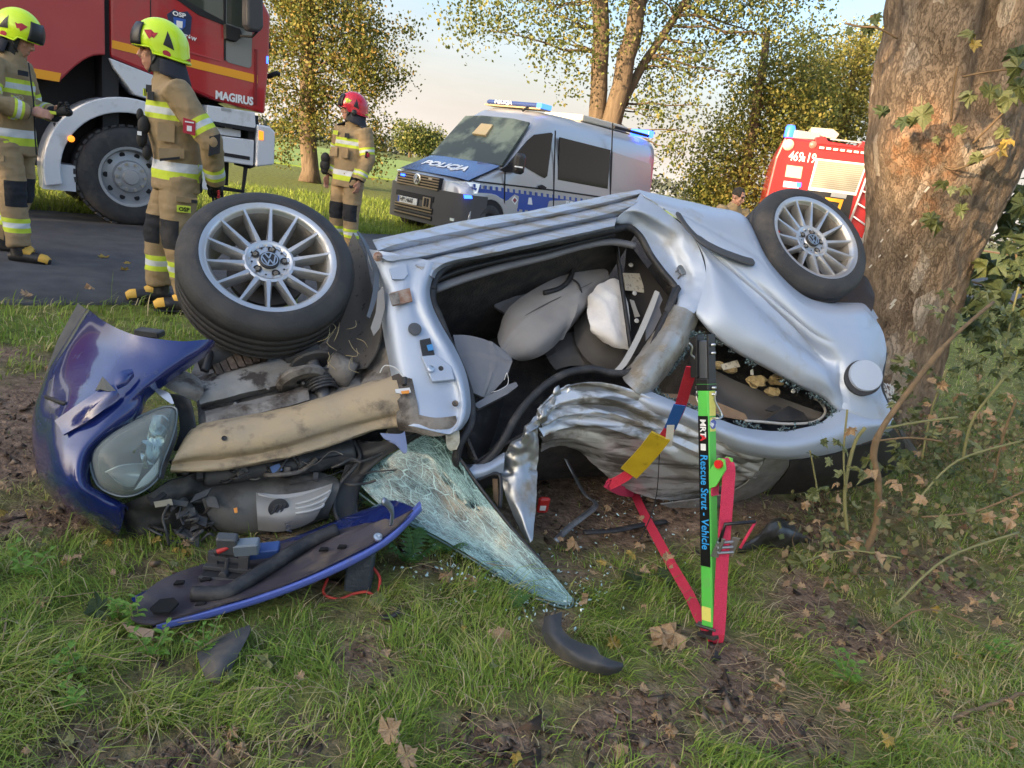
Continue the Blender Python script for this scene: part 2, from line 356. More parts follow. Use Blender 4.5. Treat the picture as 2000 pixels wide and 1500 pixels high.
# ------------------------------------------------------------------ trees
bark_plain = mat('bark_brown', (.085, .058, .036), .9, col2=(.17, .12, .075), ns=9, lo=.3, hi=.7, bump=1.0, bs=18, stretch=(1, 1, .25))  # plain brown bark shared by the smaller trees and the limbs
leaf_autumn = ramp_mat('leaves_autumn', [(0, (.06, .08, .02)), (.45, (.13, .15, .03)), (.8, (.24, .20, .045)), (1, (.32, .18, .05))], .55, transl=.3)
leaf_green = ramp_mat('leaves_olive', [(0, (.055, .075, .022)), (.5, (.12, .15, .035)), (.85, (.20, .20, .055)), (1, (.29, .24, .07))], .55, transl=.3)
leaf_yellow = ramp_mat('leaves_yellow_green', [(0, (.11, .12, .03)), (.4, (.24, .23, .05)), (.8, (.38, .33, .08)), (1, (.48, .38, .12))], .55, transl=.35)
leaf_olive2 = ramp_mat('leaves_light_olive', [(0, (.08, .10, .026)), (.5, (.18, .20, .042)), (.85, (.30, .27, .065)), (1, (.38, .31, .09))], .55, transl=.4)
leaf_dark = ramp_mat('leaves_dark', [(0, (.02, .03, .012)), (.5, (.045, .065, .02)), (1, (.10, .11, .035))], .5, transl=.3)
def leaf_cloud(name, centers, per, sig, size, m, parent, seed=0, droop=.3):
    r_ = np.random.default_rng(seed); C_ = np.repeat(np.asarray(centers), per, 0); n_ = len(C_)
    P = C_+r_.normal(0, 1, (n_, 3))*np.array([sig, sig, sig*.75])
    a = r_.normal(0, 1, (n_, 3)); a[:, 2] -= droop; a /= np.linalg.norm(a, axis=1, keepdims=True)
    b_ = np.cross(a, r_.normal(0, 1, (n_, 3))); b_ /= np.linalg.norm(b_, axis=1, keepdims=True); nn = np.cross(a, b_)
    s_ = size*r_.uniform(.55, 1.25, (n_, 1))
    V = np.stack([P, P+a*s_*.5+b_*s_*.36+nn*s_*.08, P+a*s_, P+a*s_*.5-b_*s_*.36+nn*s_*.08], 1).reshape(-1, 3)
    o = np.arange(n_)[:, None]*4; F = np.concatenate([o+np.array([[0, 1, 2]]), o+np.array([[0, 2, 3]])], 0)
    return fast_mesh(name, V, F, m, parent)
def blob_centers(blobs, n_, seed):
    r_ = np.random.default_rng(seed); vol = np.array([b_[3]*b_[4]*b_[5] for b_ in blobs])**.8; w = vol/vol.sum(); out = []
    for b_, k in zip(blobs, np.maximum(3, (w*n_).astype(int))):
        d = r_.normal(0, 1, (k, 3)); d /= np.linalg.norm(d, axis=1, keepdims=True); rr = r_.uniform(.25, 1, (k, 1))**.5
        out.append(np.array(b_[:3])+d*rr*np.array(b_[3:6]))
    return np.concatenate(out)
def branchy(mb, p0, p1, r0, r1, seed, wig=.12, n_=6):
    r_ = np.random.default_rng(seed); p0, p1 = np.array(p0, float), np.array(p1, float); L = np.linalg.norm(p1-p0)
    pts = [p0+(p1-p0)*k/n_+(r_.normal(0, wig*L/n_, 3) if 0 < k < n_ else 0) for k in range(n_+1)]
    mb.tube(pts, [r0+(r1-r0)*k/n_ for k in range(n_+1)], 7); return pts
def tree(name, label, trunks, blobs, ncl, per, sig, size, lm, seed, bm_=None, cat='tree', group=None, nbranch=30, taper=.35):
    """trunks: list of (list of points, r0, r1)"""
    root = empty(name, trunks[0][0][0], label, cat, group); mb = MB(); ends = []
    for pts, r0, r1 in trunks:
        P = catmull(pts, 5); K = len(P)-1
        mb.tube([p+np.array([nz(p, 1.5, seed), nz(p, 1.5, seed+5), 0])*r0*.25 for p in P], [(r0*1.35 if k == 0 else r0)+(r1-r0)*k/K for k in range(K+1)], 12); ends += list(P[len(P)//3:])
    C_ = blob_centers(blobs, ncl, seed); r_ = np.random.default_rng(seed+1)
    for c in C_[r_.permutation(len(C_))[:nbranch]]:
        e_ = np.array(ends); below = e_[e_[:, 2] < c[2]+.3]; e_ = below if len(below) else e_; s0 = e_[np.argmin(np.linalg.norm(e_-c, axis=1)+r_.uniform(0, .8, len(e_)))]
        branchy(mb, s0, c, .035*max(1, np.linalg.norm(c-s0)/2.5), .008, seed+int(abs(c[0])*97) % 999)
    mb.build('trunk', bm_ or bark_plain, root, smooth=True)
    leaf_cloud('crown', C_, per, sig, size, lm, root, seed+2)
    return root
def B(x, y, depth, rx, rz, ry=None): p = dp(x, y, depth); return (p[0], p[1], p[2], rx, ry if ry else rx, rz)
# autumn tree beyond the fire engine
b0 = gp(606, 356); d0 = b0[1]
tree('roadside_tree', 'autumn tree with brown trunk and yellowing leaves right behind the red engine cab', [([b0, dp(600, 180, d0), dp(602, 0, d0), dp(600, -250, d0)], .27, .16)],
     [B(640, 60, d0, 2.0, 1.2), B(560, 170, d0, 1.3, 1.1), B(680, 150, d0-.3, 1.4, .9), B(745, 130, d0-.4, 1.0, .55), B(770, 60, d0, .7, .35), B(600, 250, d0-.3, 1.0, .6), B(690, 250, d0, 1.0, .7), B(720, 290, d0+.3, .8, .7), B(545, 270, d0, .6, .6), B(620, -60, d0, 2.2, 1.2), B(560, 30, d0, 1.2, 1.2)], 430, 80, .26, .10, leaf_autumn, 11, nbranch=45)
# double-trunked tree behind the police van
d1 = 21.0; q0 = gp(1190, 440)
tree('roadside_tree', 'tall tree with two bare brown trunks rising behind the police van', [([dp(1160, 395, d1), dp(1166, 240, d1), dp(1172, 60, d1), dp(1174, -260, d1)], .26, .2), ([dp(1168, 395, d1-.3), dp(1205, 200, d1-.3), dp(1235, 60, d1-.3), dp(1262, -80, d1-.3), dp(1280, -250, d1)], .3, .16), ([dp(1215, 200, d1-.2), dp(1255, 130, d1), dp(1320, 30, d1), dp(1380, -60, d1)], .14, .07)],
     [B(1000, 20, d1, 1.8, .8), B(920, 30, d1-.5, 1.0, .5), B(1100, 70, d1-.5, 1.4, .8), B(1090, 150, d1-.5, .9, .4), B(1290, 110, d1, 1.5, 1.0), B(1380, 60, d1, 1.6, .9), B(1480, 20, d1, 1.5, .9), B(1310, 240, d1, 1.0, 1.1), B(1330, 300, d1+.3, .7, .6), B(1270, 180, d1, 1.0, .8), B(1560, 40, d1, 1.0, .7), B(1150, -60, d1, 3.2, 1.2), B(1400, -80, d1, 3.0, 1.2), B(1420, 130, d1, .8, .5)], 460, 44, .32, .105, leaf_green, 23, nbranch=60)
# bushy trees on the right behind the second engine
d2 = 24.0
tree('roadside_tree', 'leafy olive green tree left of the second fire engine', [([dp(1440, 410, d2), dp(1470, 250, d2), dp(1500, 60, d2)], .2, .1)],
     [B(1430, 330, d2, 1.3, 1.5), B(1490, 230, d2, 1.5, 1.3), B(1540, 140, d2, 1.3, 1.2), B(1400, 370, d2, .9, .8), B(1480, 370, d2, 1.4, 1.0), B(1560, 230, d2+.5, 1.4, 1.2), B(1385, 390, d2-.3, .5, .4)], 380, 56, .30, .115, leaf_olive2, 31, nbranch=30)
d3 = 27.0
tree('roadside_tree', 'pale yellow tree rising behind the second fire engine', [([dp(1640, 300, d3), dp(1660, 180, d3), dp(1690, 60, d3)], .2, .08), ([dp(1645, 290, d3), dp(1620, 180, d3), dp(1610, 120, d3)], .1, .05)],
     [B(1650, 150, d3, 1.6, 1.2), B(1700, 110, d3, 1.3, 1.1), B(1620, 220, d3, 1.5, 1.0), B(1690, 230, d3, 1.4, .9), B(1730, 90, d3, .9, .6), B(1580, 270, d3, 1.2, .6)], 330, 70, .33, .105, leaf_yellow, 37, nbranch=26)
# distant shrubs and wood
d4 = 60.0
for k, (px, py, lab) in enumerate(((800, 268, 'small hazy thicket on the horizon left of the police van windscreen'), (835, 275, 'pale distant shrub right beside the police van windscreen'))):
    tree('shrub', lab, [([dp(px, py+40, d4+k), dp(px, py, d4+k)], .12, .05)], [B(px, py-6, d4+k, 1.5, 1.1), B(px+8, py+8, d4+k, 1.6, .8)], 120, 22, .35, .22, leaf_green, 41+k, cat='shrub', nbranch=40)
haze_leaf = ramp_mat('far_wood', [(0, (.05, .065, .05)), (1, (.11, .12, .10))], .8)
cs = [np.array([x, 330+12*math.sin(x*.05), 3+3*abs(nz((x, 0, 0), .03))+2*nz((x, 1, 0), .12)]) for x in np.arange(-260, 420, 3.0)]
wood = leaf_cloud('far_wood', np.array(cs), 60, 2.6, 2.2, haze_leaf, None, 5); tag(wood, 'hazy line of woodland along the horizon', 'woodland', kind='stuff')
# unseen trees added behind the photographer to keep the wreck in shade
def shade_tree(q, along, top, w, seed, lab):
    c = np.array([-.72*along+.69*q, -.69*along-.72*q, 0.])
    tree('roadside_tree', lab, [([c, c+(0, 0, top*.5), c+(0, 0, top*.8)], .25, .1)], [(c[0], c[1], top*.5, w, w, top*.5)], 150, 60, .32, .26, leaf_dark, seed, group='trees behind the photographer', nbranch=8)
for k, (q, al, top, w) in enumerate(((6, 17, 5.2, 2.4), (3.0, 16, 4.6, 2.2), (.4, 15, 4.4, 2.2), (-2.2, 15.5, 4.8, 2.2), (-4.8, 15, 7.4, 2.5), (-7.3, 15.5, 7.6, 2.4), (9, 16, 5, 2.6))):
    shade_tree(q, al, top, w, 60+k, '%s dense unseen tree in the added shade row behind the photographer' % ('second', 'third', 'fourth', 'fifth', 'sixth', 'seventh', 'first')[k])

c = np.array([-.72*15+.69*-.7, -.69*15+.72*.7, 0.])  # unseen tree added so its high crown shades the upper big trunk
tree('roadside_tree', 'tall thin unseen tree with a high crown added behind the photographer to shade the big trunk', [([c, c+(0, 0, 3.5), c+(.1, 0, 6.5)], .22, .08)], [(c[0], c[1], 6.7, 2.4, 2.4, 1.35)], 150, 50, .26, .2, leaf_dark, 97, group='trees behind the photographer', nbranch=14)
# ================================================================== THE WRECKED CAR
_CU = np.array([0.90211209, 0.41049745, 0.13298731]); _CN = np.array([0.22775794, -0.71474769, 0.66125794]); _CV = np.cross(_CU, _CN)
CAR = Plane((-.908, 2.4715, .884), _CU, _CV, _CN)     # origin front hub; U towards the tail, V towards the roof, N out of the right flank
silver = mat('silver_car_paint', (.39, .445, .54), .46, .3, coat=.08, dirt=(.30, .28, .25), ds=4, dlo=.58, dhi=.8, bump=.04, bs=260)
silver_raw = mat('scraped_silver_metal', (.56, .57, .58), .34, .85, col2=(.16, .145, .12), ns=7, lo=.42, hi=.66, bump=.35, bs=22, distort=.8)
silver_dirty = mat('dirty_silver_paint', (.27, .275, .28), .4, .45, col2=(.42, .43, .45), ns=5, lo=.5, hi=.75, dirt=(.13, .115, .095), ds=5, dlo=.46, dhi=.68, stretch=(1.2, 3, 3))
blue = mat('blue_car_paint', (.010, .022, .135), .16, .1, coat=1., dirt=(.05, .05, .06), ds=9, dlo=.6, dhi=.78, bump=.05, bs=90)
blue_edge = mat('blue_paint_edge', (.10, .14, .46), .3, .2, coat=.6, dirt=(.12, .11, .13), ds=14, dlo=.6, dhi=.75)
underhood = mat('bonnet_underside', (.042, .034, .046), .55, .2, col2=(.10, .085, .09), ns=6, dirt=(.14, .11, .085), ds=10, dlo=.52, dhi=.7)
beige = mat('dusty_primer_beige', (.44, .33, .195), .75, .0, col2=(.34, .275, .19), ns=6, dirt=(.14, .11, .08), ds=9, dlo=.54, dhi=.7, bump=.15, bs=60)
greybeige = mat('dusty_grey_metal', (.27, .25, .225), .75, .1, col2=(.17, .15, .13), ns=8, dirt=(.07, .055, .045), ds=7, dlo=.50, dhi=.62, bump=.3, bs=40)
blackp = mat('black_plastic', (.022, .022, .025), .5, dirt=(.06, .055, .05), ds=12, dlo=.5, dhi=.75)
darkp = mat('charcoal_plastic', (.045, .046, .05), .55, col2=(.08, .078, .075), ns=14, dirt=(.12, .105, .09), ds=16, dlo=.55, dhi=.75)
rubber = mat('rubber_seal', (.022, .022, .025), .55, dirt=(.09, .085, .08), ds=18, dlo=.5, dhi=.8)
tyre_m = mat('tyre_rubber', (.030, .030, .033), .7, col2=(.045, .044, .044), ns=12, dirt=(.10, .085, .07), ds=5, dlo=.52, dhi=.75, bump=.15, bs=120)
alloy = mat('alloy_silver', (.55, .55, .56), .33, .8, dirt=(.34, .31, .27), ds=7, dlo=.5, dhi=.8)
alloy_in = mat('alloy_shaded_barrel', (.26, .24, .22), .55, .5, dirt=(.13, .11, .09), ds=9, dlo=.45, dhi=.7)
steel = mat('bright_steel', (.6, .6, .6), .28, 1.)
rust = mat('rusty_brown', (.22, .11, .07), .85, col2=(.30, .24, .2), ns=40)
seat_m = mat('grey_seat_cloth', (.27, .255, .25), .9, col2=(.34, .325, .315), ns=5, bump=.12, bs=300)
seat_d = mat('dark_seat_cloth', (.10, .095, .097), .9, col2=(.125, .12, .12), ns=6)
trim_g = mat('grey_interior_trim', (.20, .20, .215), .55, col2=(.16, .16, .175), ns=6)
trim_l = mat('pale_interior_trim', (.40, .385, .36), .6)
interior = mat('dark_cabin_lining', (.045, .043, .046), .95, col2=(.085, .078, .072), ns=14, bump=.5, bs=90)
airbag_m = mat('white_airbag_cloth', (.82, .80, .78), .85, col2=(.74, .71, .70), ns=7, bump=.4, bs=16)
brown_b = mat('brown_fibre_board', (.24, .15, .085), .85, col2=(.19, .12, .07), ns=20)
foam_m = mat('yellow_foam', (.46, .36, .18), .9, col2=(.22, .16, .08), ns=30)
paper_m = mat('paper_label', (.55, .52, .45), .8, col2=(.30, .28, .25), ns=60, lo=.55, hi=.6)
white_pl = mat('white_plastic', (.62, .62, .62), .45)
amber = mat('amber_lens', (.75, .28, .04), .3)
cyanish = mat('blue_connector', (.05, .22, .5), .5)
car = empty('wrecked_car', CAR.P(1.2, .55, -.9)*np.array([1, 1, 0]), 'overturned silver hatchback wreck with blue nose lying against the tree', 'car')
def q(rows, dw=0.0): return [[CAR.at(x, y, w+dw) for x, y, w in r_] for r_ in rows]
def qw(rows, ws): return [[CAR.at(x, y, w) for (x, y), w in zip(r_, ws)] for r_ in rows]
def strip(name, pts, r, m, parent=car, n_=6, sub=5, flat=1.0, closed=False, up=None):
    P = catmull([CAR.at(*p) for p in pts], sub, closed)
    if closed: P = np.r_[P, P[:1]]
    return MB().tube(P, r, n_, flat=flat, up=up).build(name, m, parent, smooth=True)
def plate(name, poly, w, m, parent=car, th=.006, dw=None):
    """flat polygon given in pixels on the flank plane at offset w (or per-point)"""
    P = [CAR.at(p[0], p[1], p[2] if len(p) > 2 else w) for p in poly]; n_ = len(P)
    V = P+[p-_CN*th for p in P]; F = [tuple(range(n_)), tuple(range(2*n_-1, n_-1, -1))]+[(k, n_+k, n_+(k+1) % n_, (k+1) % n_) for k in range(n_)]
    return mesh(name, V, F, m, parent)
def dent(amp, s=3., seed=0., hi=0.):
    return lambda p, u, v: amp*nz(p, s, seed)+hi*nz(p, s*4, seed+3)
# ---- wheels -------------------------------------------------------
def wheel_parts(root, c, nrm, spin):
    c = np.array(c); ax = np.array(nrm)/np.linalg.norm(nrm)
    tmp = np.array([0, 0, 1.]); x = np.cross(tmp, ax); x /= np.linalg.norm(x); y = np.cross(ax, x)
    R = .302; Wd = .21
    # tyre: sidewall, shoulder, tread with circumferential grooves
    prof = [(.226, .004), (.232, .012), (.246, .010), (.268, .004), (.284, -.004), (.292, -.012), (.298, -.022), (R, -.032)]
    zz = -.036
    for k in range(4):
        prof += [(R+.001, zz), (R+.001, zz-.028), (R-.008, zz-.030), (R-.008, zz-.036), (R+.001, zz-.038)]; zz -= .038
    prof += [(R, zz-.006), (.292, zz-.022), (.262, zz-.034), (.226, zz-.030)]
    MB().lathe(prof, c, ax, 72).build('tyre', tyre_m, root, smooth=True, auto=None)
    # rim lip and barrel
    m_ = MB(); m_.mi = 0
    m_.lathe([(.231, -.006), (.233, .004), (.229, .009), (.214, .007), (.206, .001), (.204, -.004), (.198, -.012)], c, ax, 72)
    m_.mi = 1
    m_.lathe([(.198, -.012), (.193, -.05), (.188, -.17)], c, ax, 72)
    m_.mi = 0
    # fourteen spokes flaring into the hub
    for k in range(14):
        a = spin+2*math.pi*k/14; d = x*math.cos(a)+y*math.sin(a); s_ = np.cross(ax, d)
        L = [(.062, .0175, -.026), (.088, .0135, -.021), (.13, .0105, -.013), (.17, .0085, -.006), (.203, .0075, .001), (.213, .009, .0065)]; V = []
        for rr, hw, hz in L:
            for sx, top in ((-1, 0), (-.55, 1), (.55, 1), (1, 0)): V.append(c+d*rr+s_*hw*sx+ax*(hz if top else hz-.012))
            V += [c+d*rr+s_*hw*.9+ax*(hz-.045), c+d*rr-s_*hw*.9+ax*(hz-.045)]
        F = []
        for r_ in range(len(L)-1):
            for e_ in range(6): F.append((r_*6+e_, r_*6+(e_+1) % 6, (r_+1)*6+(e_+1) % 6, (r_+1)*6+e_))
        m_.add(V, F)
    m_.lathe([(.086, -.055), (.088, -.024), (.080, -.021), (.072, -.024), (.066, -.030), (.040, -.030), (.036, -.026), (.0, -.026)], c, ax, 56)
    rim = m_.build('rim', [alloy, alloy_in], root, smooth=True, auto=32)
    md = rim.modifiers.get('edges')
    # bolt wells with bolts, centre cap with the round emblem
    bm_ = MB()
    for k in range(5):
        a = spin*.6+2*math.pi*k/5; d = x*math.cos(a)+y*math.sin(a); p = c+d*.053
        bm_.mi = 0; bm_.lathe([(.0145, -.0255), (.0135, -.0285), (0, -.0287)], p, ax, 16)
        bm_.mi = 1; bm_.lathe([(.009, -.0282), (.008, -.0235), (.004, -.0235), (.0, -.027)], p, ax, 6)
        d2 = x*math.cos(a+.63)+y*math.sin(a+.63); bm_.mi = 0; bm_.lathe([(.004, -.0272), (0, -.027)], c+d2*.058, ax, 8)
    bm_.build('wheel_bolt', [blackp, alloy_in], root, smooth=False)['kind'] = 'stuff'
    cm_ = MB(); cm_.mi = 0
    cm_.lathe([(.034, -.028), (.034, -.017), (.030, -.0145), (.0, -.0145)], c, ax, 32)
    cm_.mi = 1
    cm_.lathe([(.029, -.0145), (.029, -.012), (.0255, -.012), (.0255, -.0145)], c, ax, 32)
    def bar(p0, p1, wd=.0022):
        p0, p1 = (c+x*p[0]*.0255*math.cos(spin)-x*p[1]*.0255*math.sin(spin)+y*p[0]*.0255*math.sin(spin)+y*p[1]*.0255*math.cos(spin)-ax*.0132 for p in (p0, p1))
        cm_.frame_box((p0+p1)/2, p1-p0, np.cross(ax, p1-p0), ax, np.linalg.norm(p1-p0)/2, wd, .0012)
    for p0, p1 in (((-.42, .90), (-.02, .12)), ((-.02, .12), (.42, .90)), ((-.88, .45), (-.38, -.88)), ((-.38, -.88), (0, -.05)), ((0, -.05), (.38, -.88)), ((.38, -.88), (.88, .45))): bar(p0, p1)
    cm_.build('centre_cap', [blackp, steel], root, smooth=False)
def _nrm(yaw, e, pu):
    uu = np.array([math.cos(yaw)*math.cos(pu), math.sin(yaw)*math.cos(pu), math.sin(pu)]); nh = np.array([math.sin(yaw), -math.cos(yaw), 0]); k = np.cross(nh, uu)
    if k[2] < 0: k = -k
    return math.cos(e)*nh+math.sin(e)*k
FWN = _nrm(.42704+.149, .7304+.056, .1334)
for nm, c, nn, sp in (('wheel', CAR.O, FWN, .18), ('wheel', CAR.P(2.46, 0, 0), _CN, .05)):
    w_ = empty(nm, (0, 0, 0)); w_.parent = car; w_.location = -wloc(car)
    wheel_parts(w_, c, nn, sp)
    # brake disc and hub inside
    MB().lathe([(.0, -.10), (.135, -.10), (.135, -.125), (.07, -.125), (.07, -.2), (0, -.2)], c, nn, 40).build('brake_disc', mat('brake_disc_iron', (.10, .085, .075), .5, .6), w_, smooth=True, auto=35)
# ---- sill -----------------------------------------------------------
S = [[(728, 470), (770, 460), (840, 446), (920, 430), (1040, 412), (1150, 390), (1250, 370)],
     [(733, 480), (772, 467), (840, 452), (920, 436), (1040, 417), (1150, 396), (1250, 376)],
     [(738, 490), (774, 478), (842, 462), (922, 446), (1042, 424), (1152, 402), (1249, 378)],
     [(742, 497), (775, 489), (845, 474), (925, 456), (1042, 432), (1152, 409), (1248, 384)],
     [(748, 505), (778, 501), (848, 488), (930, 468), (1044, 443), (1152, 420), (1244, 394)],
     [(755, 509), (784, 506), (851, 494), (932, 474), (1046, 448), (1152, 425), (1236, 402)],
     [(800, 513), (824, 508), (862, 498), (934, 483), (1048, 456), (1150, 434), (1204, 424)],
     [(815, 520), (838, 512), (868, 502), (936, 490), (1050, 464), (1150, 443), (1203, 430)],
     [(842, 540), (850, 525), (880, 509), (940, 497), (1052, 473), (1150, 451), (1200, 440)],
     [(850, 545), (858, 530), (886, 515), (942, 503), (1054, 480), (1150, 458), (1201, 446)]]
SW = [-.30, -.06, -.010, -.040, .018, .016, -.028, .014, .012, -.04]
surf('sill', [[CAR.at(x, y, w) for x, y in r_] for r_, w in zip(S, SW)], mat('grimy_silver_sill', (.40, .45, .54), .42, .35, col2=(.33, .30, .25), ns=5, lo=.48, hi=.66, stretch=(.5, 1.2, 16), dirt=(.22, .19, .15), ds=9, dlo=.58, dhi=.72), car, 6, 4, .005, disp=lambda p, u, v: .003*nz(p, 9, 2)+.0015*nz(p, 30, 3), linear=True)
scr = [[CAR.at(x, y, .012) for x, y in r_] for r_ in ([(985, 458), (1060, 441), (1130, 424), (1188, 408)], [(985, 466), (1060, 448), (1130, 430), (1190, 414)])]
surf('jacking_bolt', [[CAR.at(738+8*math.cos(a)*r_, 502+8*math.sin(a)*r_, .012*(1-r_)) for a in np.linspace(0, 6.28, 9)] for r_ in (.1, 1)], rust, car, 2, 2, .01)
# ---- hinge pillar ------------------------------------------------------
HP = [[(716, 486), (734, 489), (775, 496), (815, 505), (845, 512), (858, 515)], [(722, 515), (741, 513), (775, 514), (812, 520), (838, 528), (848, 534)],
      [(735, 545), (750, 540), (785, 543), (806, 546), (828, 552), (840, 556)], [(748, 578), (765, 575), (788, 575), (803, 573), (826, 573), (838, 574)],
      [(745, 612), (763, 610), (795, 610), (812, 606), (832, 602), (845, 602)], [(752, 662), (770, 660), (806, 655), (834, 650), (852, 645), (866, 643)],
      [(760, 702), (777, 700), (825, 700), (860, 694), (876, 687), (890, 684)], [(768, 742), (788, 741), (842, 745), (880, 742), (897, 734), (910, 732)],
      [(778, 782), (800, 782), (850, 788), (890, 790), (906, 785), (918, 783)], [(780, 818), (800, 818), (850, 828), (886, 830), (902, 820), (915, 815)],
      [(780, 832), (800, 832), (845, 842), (876, 848), (890, 842), (900, 838)]]
HW = [-.09, -.02, .004, .0, .014, -.03]
surf('hinge_pillar', qw(HP, HW), silver, car, 5, 4, .005, disp=lambda p, u, v: .006*nz(p, 6, 4)*(1-abs(u-.4))+.010*math.exp(-((v-.75)/.06)**2-((u-.5)/.2)**2)-.012*math.exp(-((v-.62)/.07)**2-((u-.62)/.12)**2))
plate('hinge_plate', [(762, 572), (800, 562), (806, 588), (768, 597)], .022, rust)
plate('hinge_plate', [(760, 574), (778, 570), (782, 592), (766, 596)], .025, greybeige)
MB().lathe([(.024, 0), (.024, .004), (.018, .006), (0, .003)], CAR.at(810, 643, .014), _CN, 24).build('grommet', mat('grey_rubber_grommet', (.07, .075, .085), .6), car, smooth=True, auto=40)
plate('rectangular_cover', [(760, 525), (793, 516), (797, 535), (789, 545), (766, 545)], .012, silver)
plate('connector_recess', [(820, 664), (840, 660), (849, 692), (826, 696)], .018, blackp)
plate('connector', [(834, 674), (844, 672), (847, 683), (837, 685)], .024, cyanish)
hb = MB()
hb.prism([(0, 0), (.055, .0), (.10, .05), (.10, .10), (.02, .10)], CAR.at(822, 698, .012), _CU, _CV, _CN, 0, .012); hb.build('hinge_plate', silver, car, bevel=.003)
MB().lathe([(.012, 0), (.012, .012), (.006, .014), (0, .014)], CAR.at(840, 722, .024), _CN, 12).build('bolt', steel, car)
MB().lathe([(.010, 0), (.009, .004), (0, .003)], CAR.at(861, 720, .022), _CN, 12).build('bolt', blackp, car)
MB().lathe([(.012, 0), (.010, .006), (0, .001)], CAR.at(889, 788, .016), _CN, 12).build('bolt', greybeige, car)
strip('bulb_holder', [(791, 738, .02), (790, 752, .022)], .010, blackp); plate('side_repeater_lamp', [(772, 760), (800, 757), (803, 766), (785, 769), (773, 767)], .03, white_pl); plate('side_repeater_lamp', [(783, 764), (799, 762), (799, 768), (786, 769)], .034, amber)
strip('bulb_wire', [(790, 740, .02), (775, 720, .03), (752, 714, .02), (742, 728, .0)], .002, white_pl, sub=6)
surf('pillar_foot', q([[(775, 800, -.02), (810, 808, .0), (850, 816, .01), (890, 812, .01)], [(775, 822, -.03), (812, 832, -.01), (850, 838, .005), (892, 830, .0)], [(780, 840, -.06), (815, 845, -.03), (850, 852, -.01), (882, 846, -.01)]]), greybeige, car, 4, 4)
surf('cowl_end', q([[(870, 835, -.01), (895, 830, .0)], [(872, 870, -.03), (898, 860, -.02)], [(880, 880, -.04), (892, 878, -.03)]]), mat('pale_painted_steel', (.42, .41, .34), .5, .3, dirt=(.2, .19, .15), ds=20), car, 4, 4)
# ---- door aperture seal and rear jamb --------------------------------------
LOOP = [(845, 566, -.04), (852, 540, -.04), (885, 515, -.045), (980, 490, -.045), (1080, 473, -.045), (1196, 449, -.04), (1226, 444, -.05), (1250, 462, -.06), (1270, 498, -.06), (1294, 531, -.06), (1318, 561, -.055), (1316, 585, -.05), (1290, 640, -.05), (1270, 688, -.05), (1252, 712, -.05), (1228, 728, -.05), (1192, 729, -.05), (1155, 721, -.05), (1105, 730, -.05), (1067, 752, -.06), (1030, 787, -.07), (1004, 822, -.08), (985, 856, -.09), (960, 890, -.12), (925, 915, -.14), (893, 905, -.10), (897, 870, -.06), (918, 830, -.05), (920, 785, -.05), (905, 732, -.05), (880, 675, -.05), (858, 620, -.05), (845, 590, -.045)]
strip('door_seal', LOOP, .016, rubber, n_=8, sub=5, closed=True)
J = [[(1199, 438, -.05), (1200, 432, -.02), (1214, 417, .0), (1235, 400, .02), (1251, 377, .0)], [(1213, 441, -.07), (1214, 436, -.03), (1232, 418, -.0), (1256, 412, .03), (1280, 398, .015)], [(1234, 446, -.09), (1236, 440, -.05), (1260, 434, -.03), (1288, 434, .012), (1317, 426, .02)],
     [(1250, 470, -.10), (1254, 465, -.06), (1282, 457, -.05), (1320, 459, .0), (1349, 458, .022)], [(1268, 502, -.10), (1272, 497, -.06), (1300, 487, -.055), (1336, 489, -.008), (1367, 488, .022)], [(1290, 534, -.10), (1294, 529, -.06), (1320, 521, -.055), (1349, 520, -.01), (1378, 528, .022)],
     [(1314, 563, -.10), (1318, 557, -.05), (1337, 551, -.05), (1360, 548, -.005), (1379, 560, .02)], [(1318, 592, -.10), (1322, 588, -.04), (1337, 585, -.02), (1356, 586, .0), (1371, 588, .01)], [(1312, 606, -.1), (1318, 602, -.04), (1332, 604, -.02), (1347, 608, .0), (1356, 612, .0)]]
surf('rear_door_jamb', q(J), silver, car, 9, 9, .005, disp=lambda p, u, v: .008*abs(nz(p, 7, 8))+.004*abs(nz(p, 19, 1))+.001*nz(p, 45, 3))
sl = MB(); sl.lathe([(.024, 0), (.024, .006), (.016, .008), (0, .008)], CAR.at(1331, 528, -.045), _CN, 20); P0 = CAR.at(1320, 531, -.04); sl.tube([P0, P0+_CN*.03+_CV*.004, P0+_CN*.03+_CV*.03, P0+_CV*.034], .004, 6); sl.build('door_striker', mat('grey_latch_steel', (.28, .27, .25), .4, .8), car, smooth=True, auto=40)
surf('b_pillar', q([[(1312, 590, -.09), (1318, 595, -.03), (1338, 602, .01), (1352, 610, .0), (1364, 616, -.05)], [(1296, 622, -.09), (1304, 627, -.02), (1324, 638, .02), (1341, 652, .0), (1350, 658, -.06)], [(1276, 652, -.09), (1284, 660, -.02), (1303, 672, .025), (1321, 689, .0), (1330, 696, -.06)],
                    [(1252, 684, -.09), (1260, 693, -.02), (1277, 707, .025), (1292, 725, .0), (1301, 732, -.06)], [(1234, 708, -.09), (1240, 718, -.02), (1254, 738, .02), (1268, 758, .0), (1277, 764, -.06)], [(1214, 728, -.09), (1218, 742, -.03), (1232, 757, .0), (1246, 770, .0), (1256, 778, -.05)]]),
     mat('torn_pillar_metal', (.45, .44, .42), .4, .6, col2=(.30, .27, .22), ns=9, dirt=(.22, .18, .13), ds=14, dlo=.5, dhi=.65), car, 5, 5, .005, disp=dent(.006, 9, 3, .003))
plate('rubber_tab', [(1314, 562, -.02), (1326, 556, -.02), (1331, 564, -.02), (1322, 580, -.02), (1308, 612, -.03), (1298, 606, -.04)], -.02, rubber)
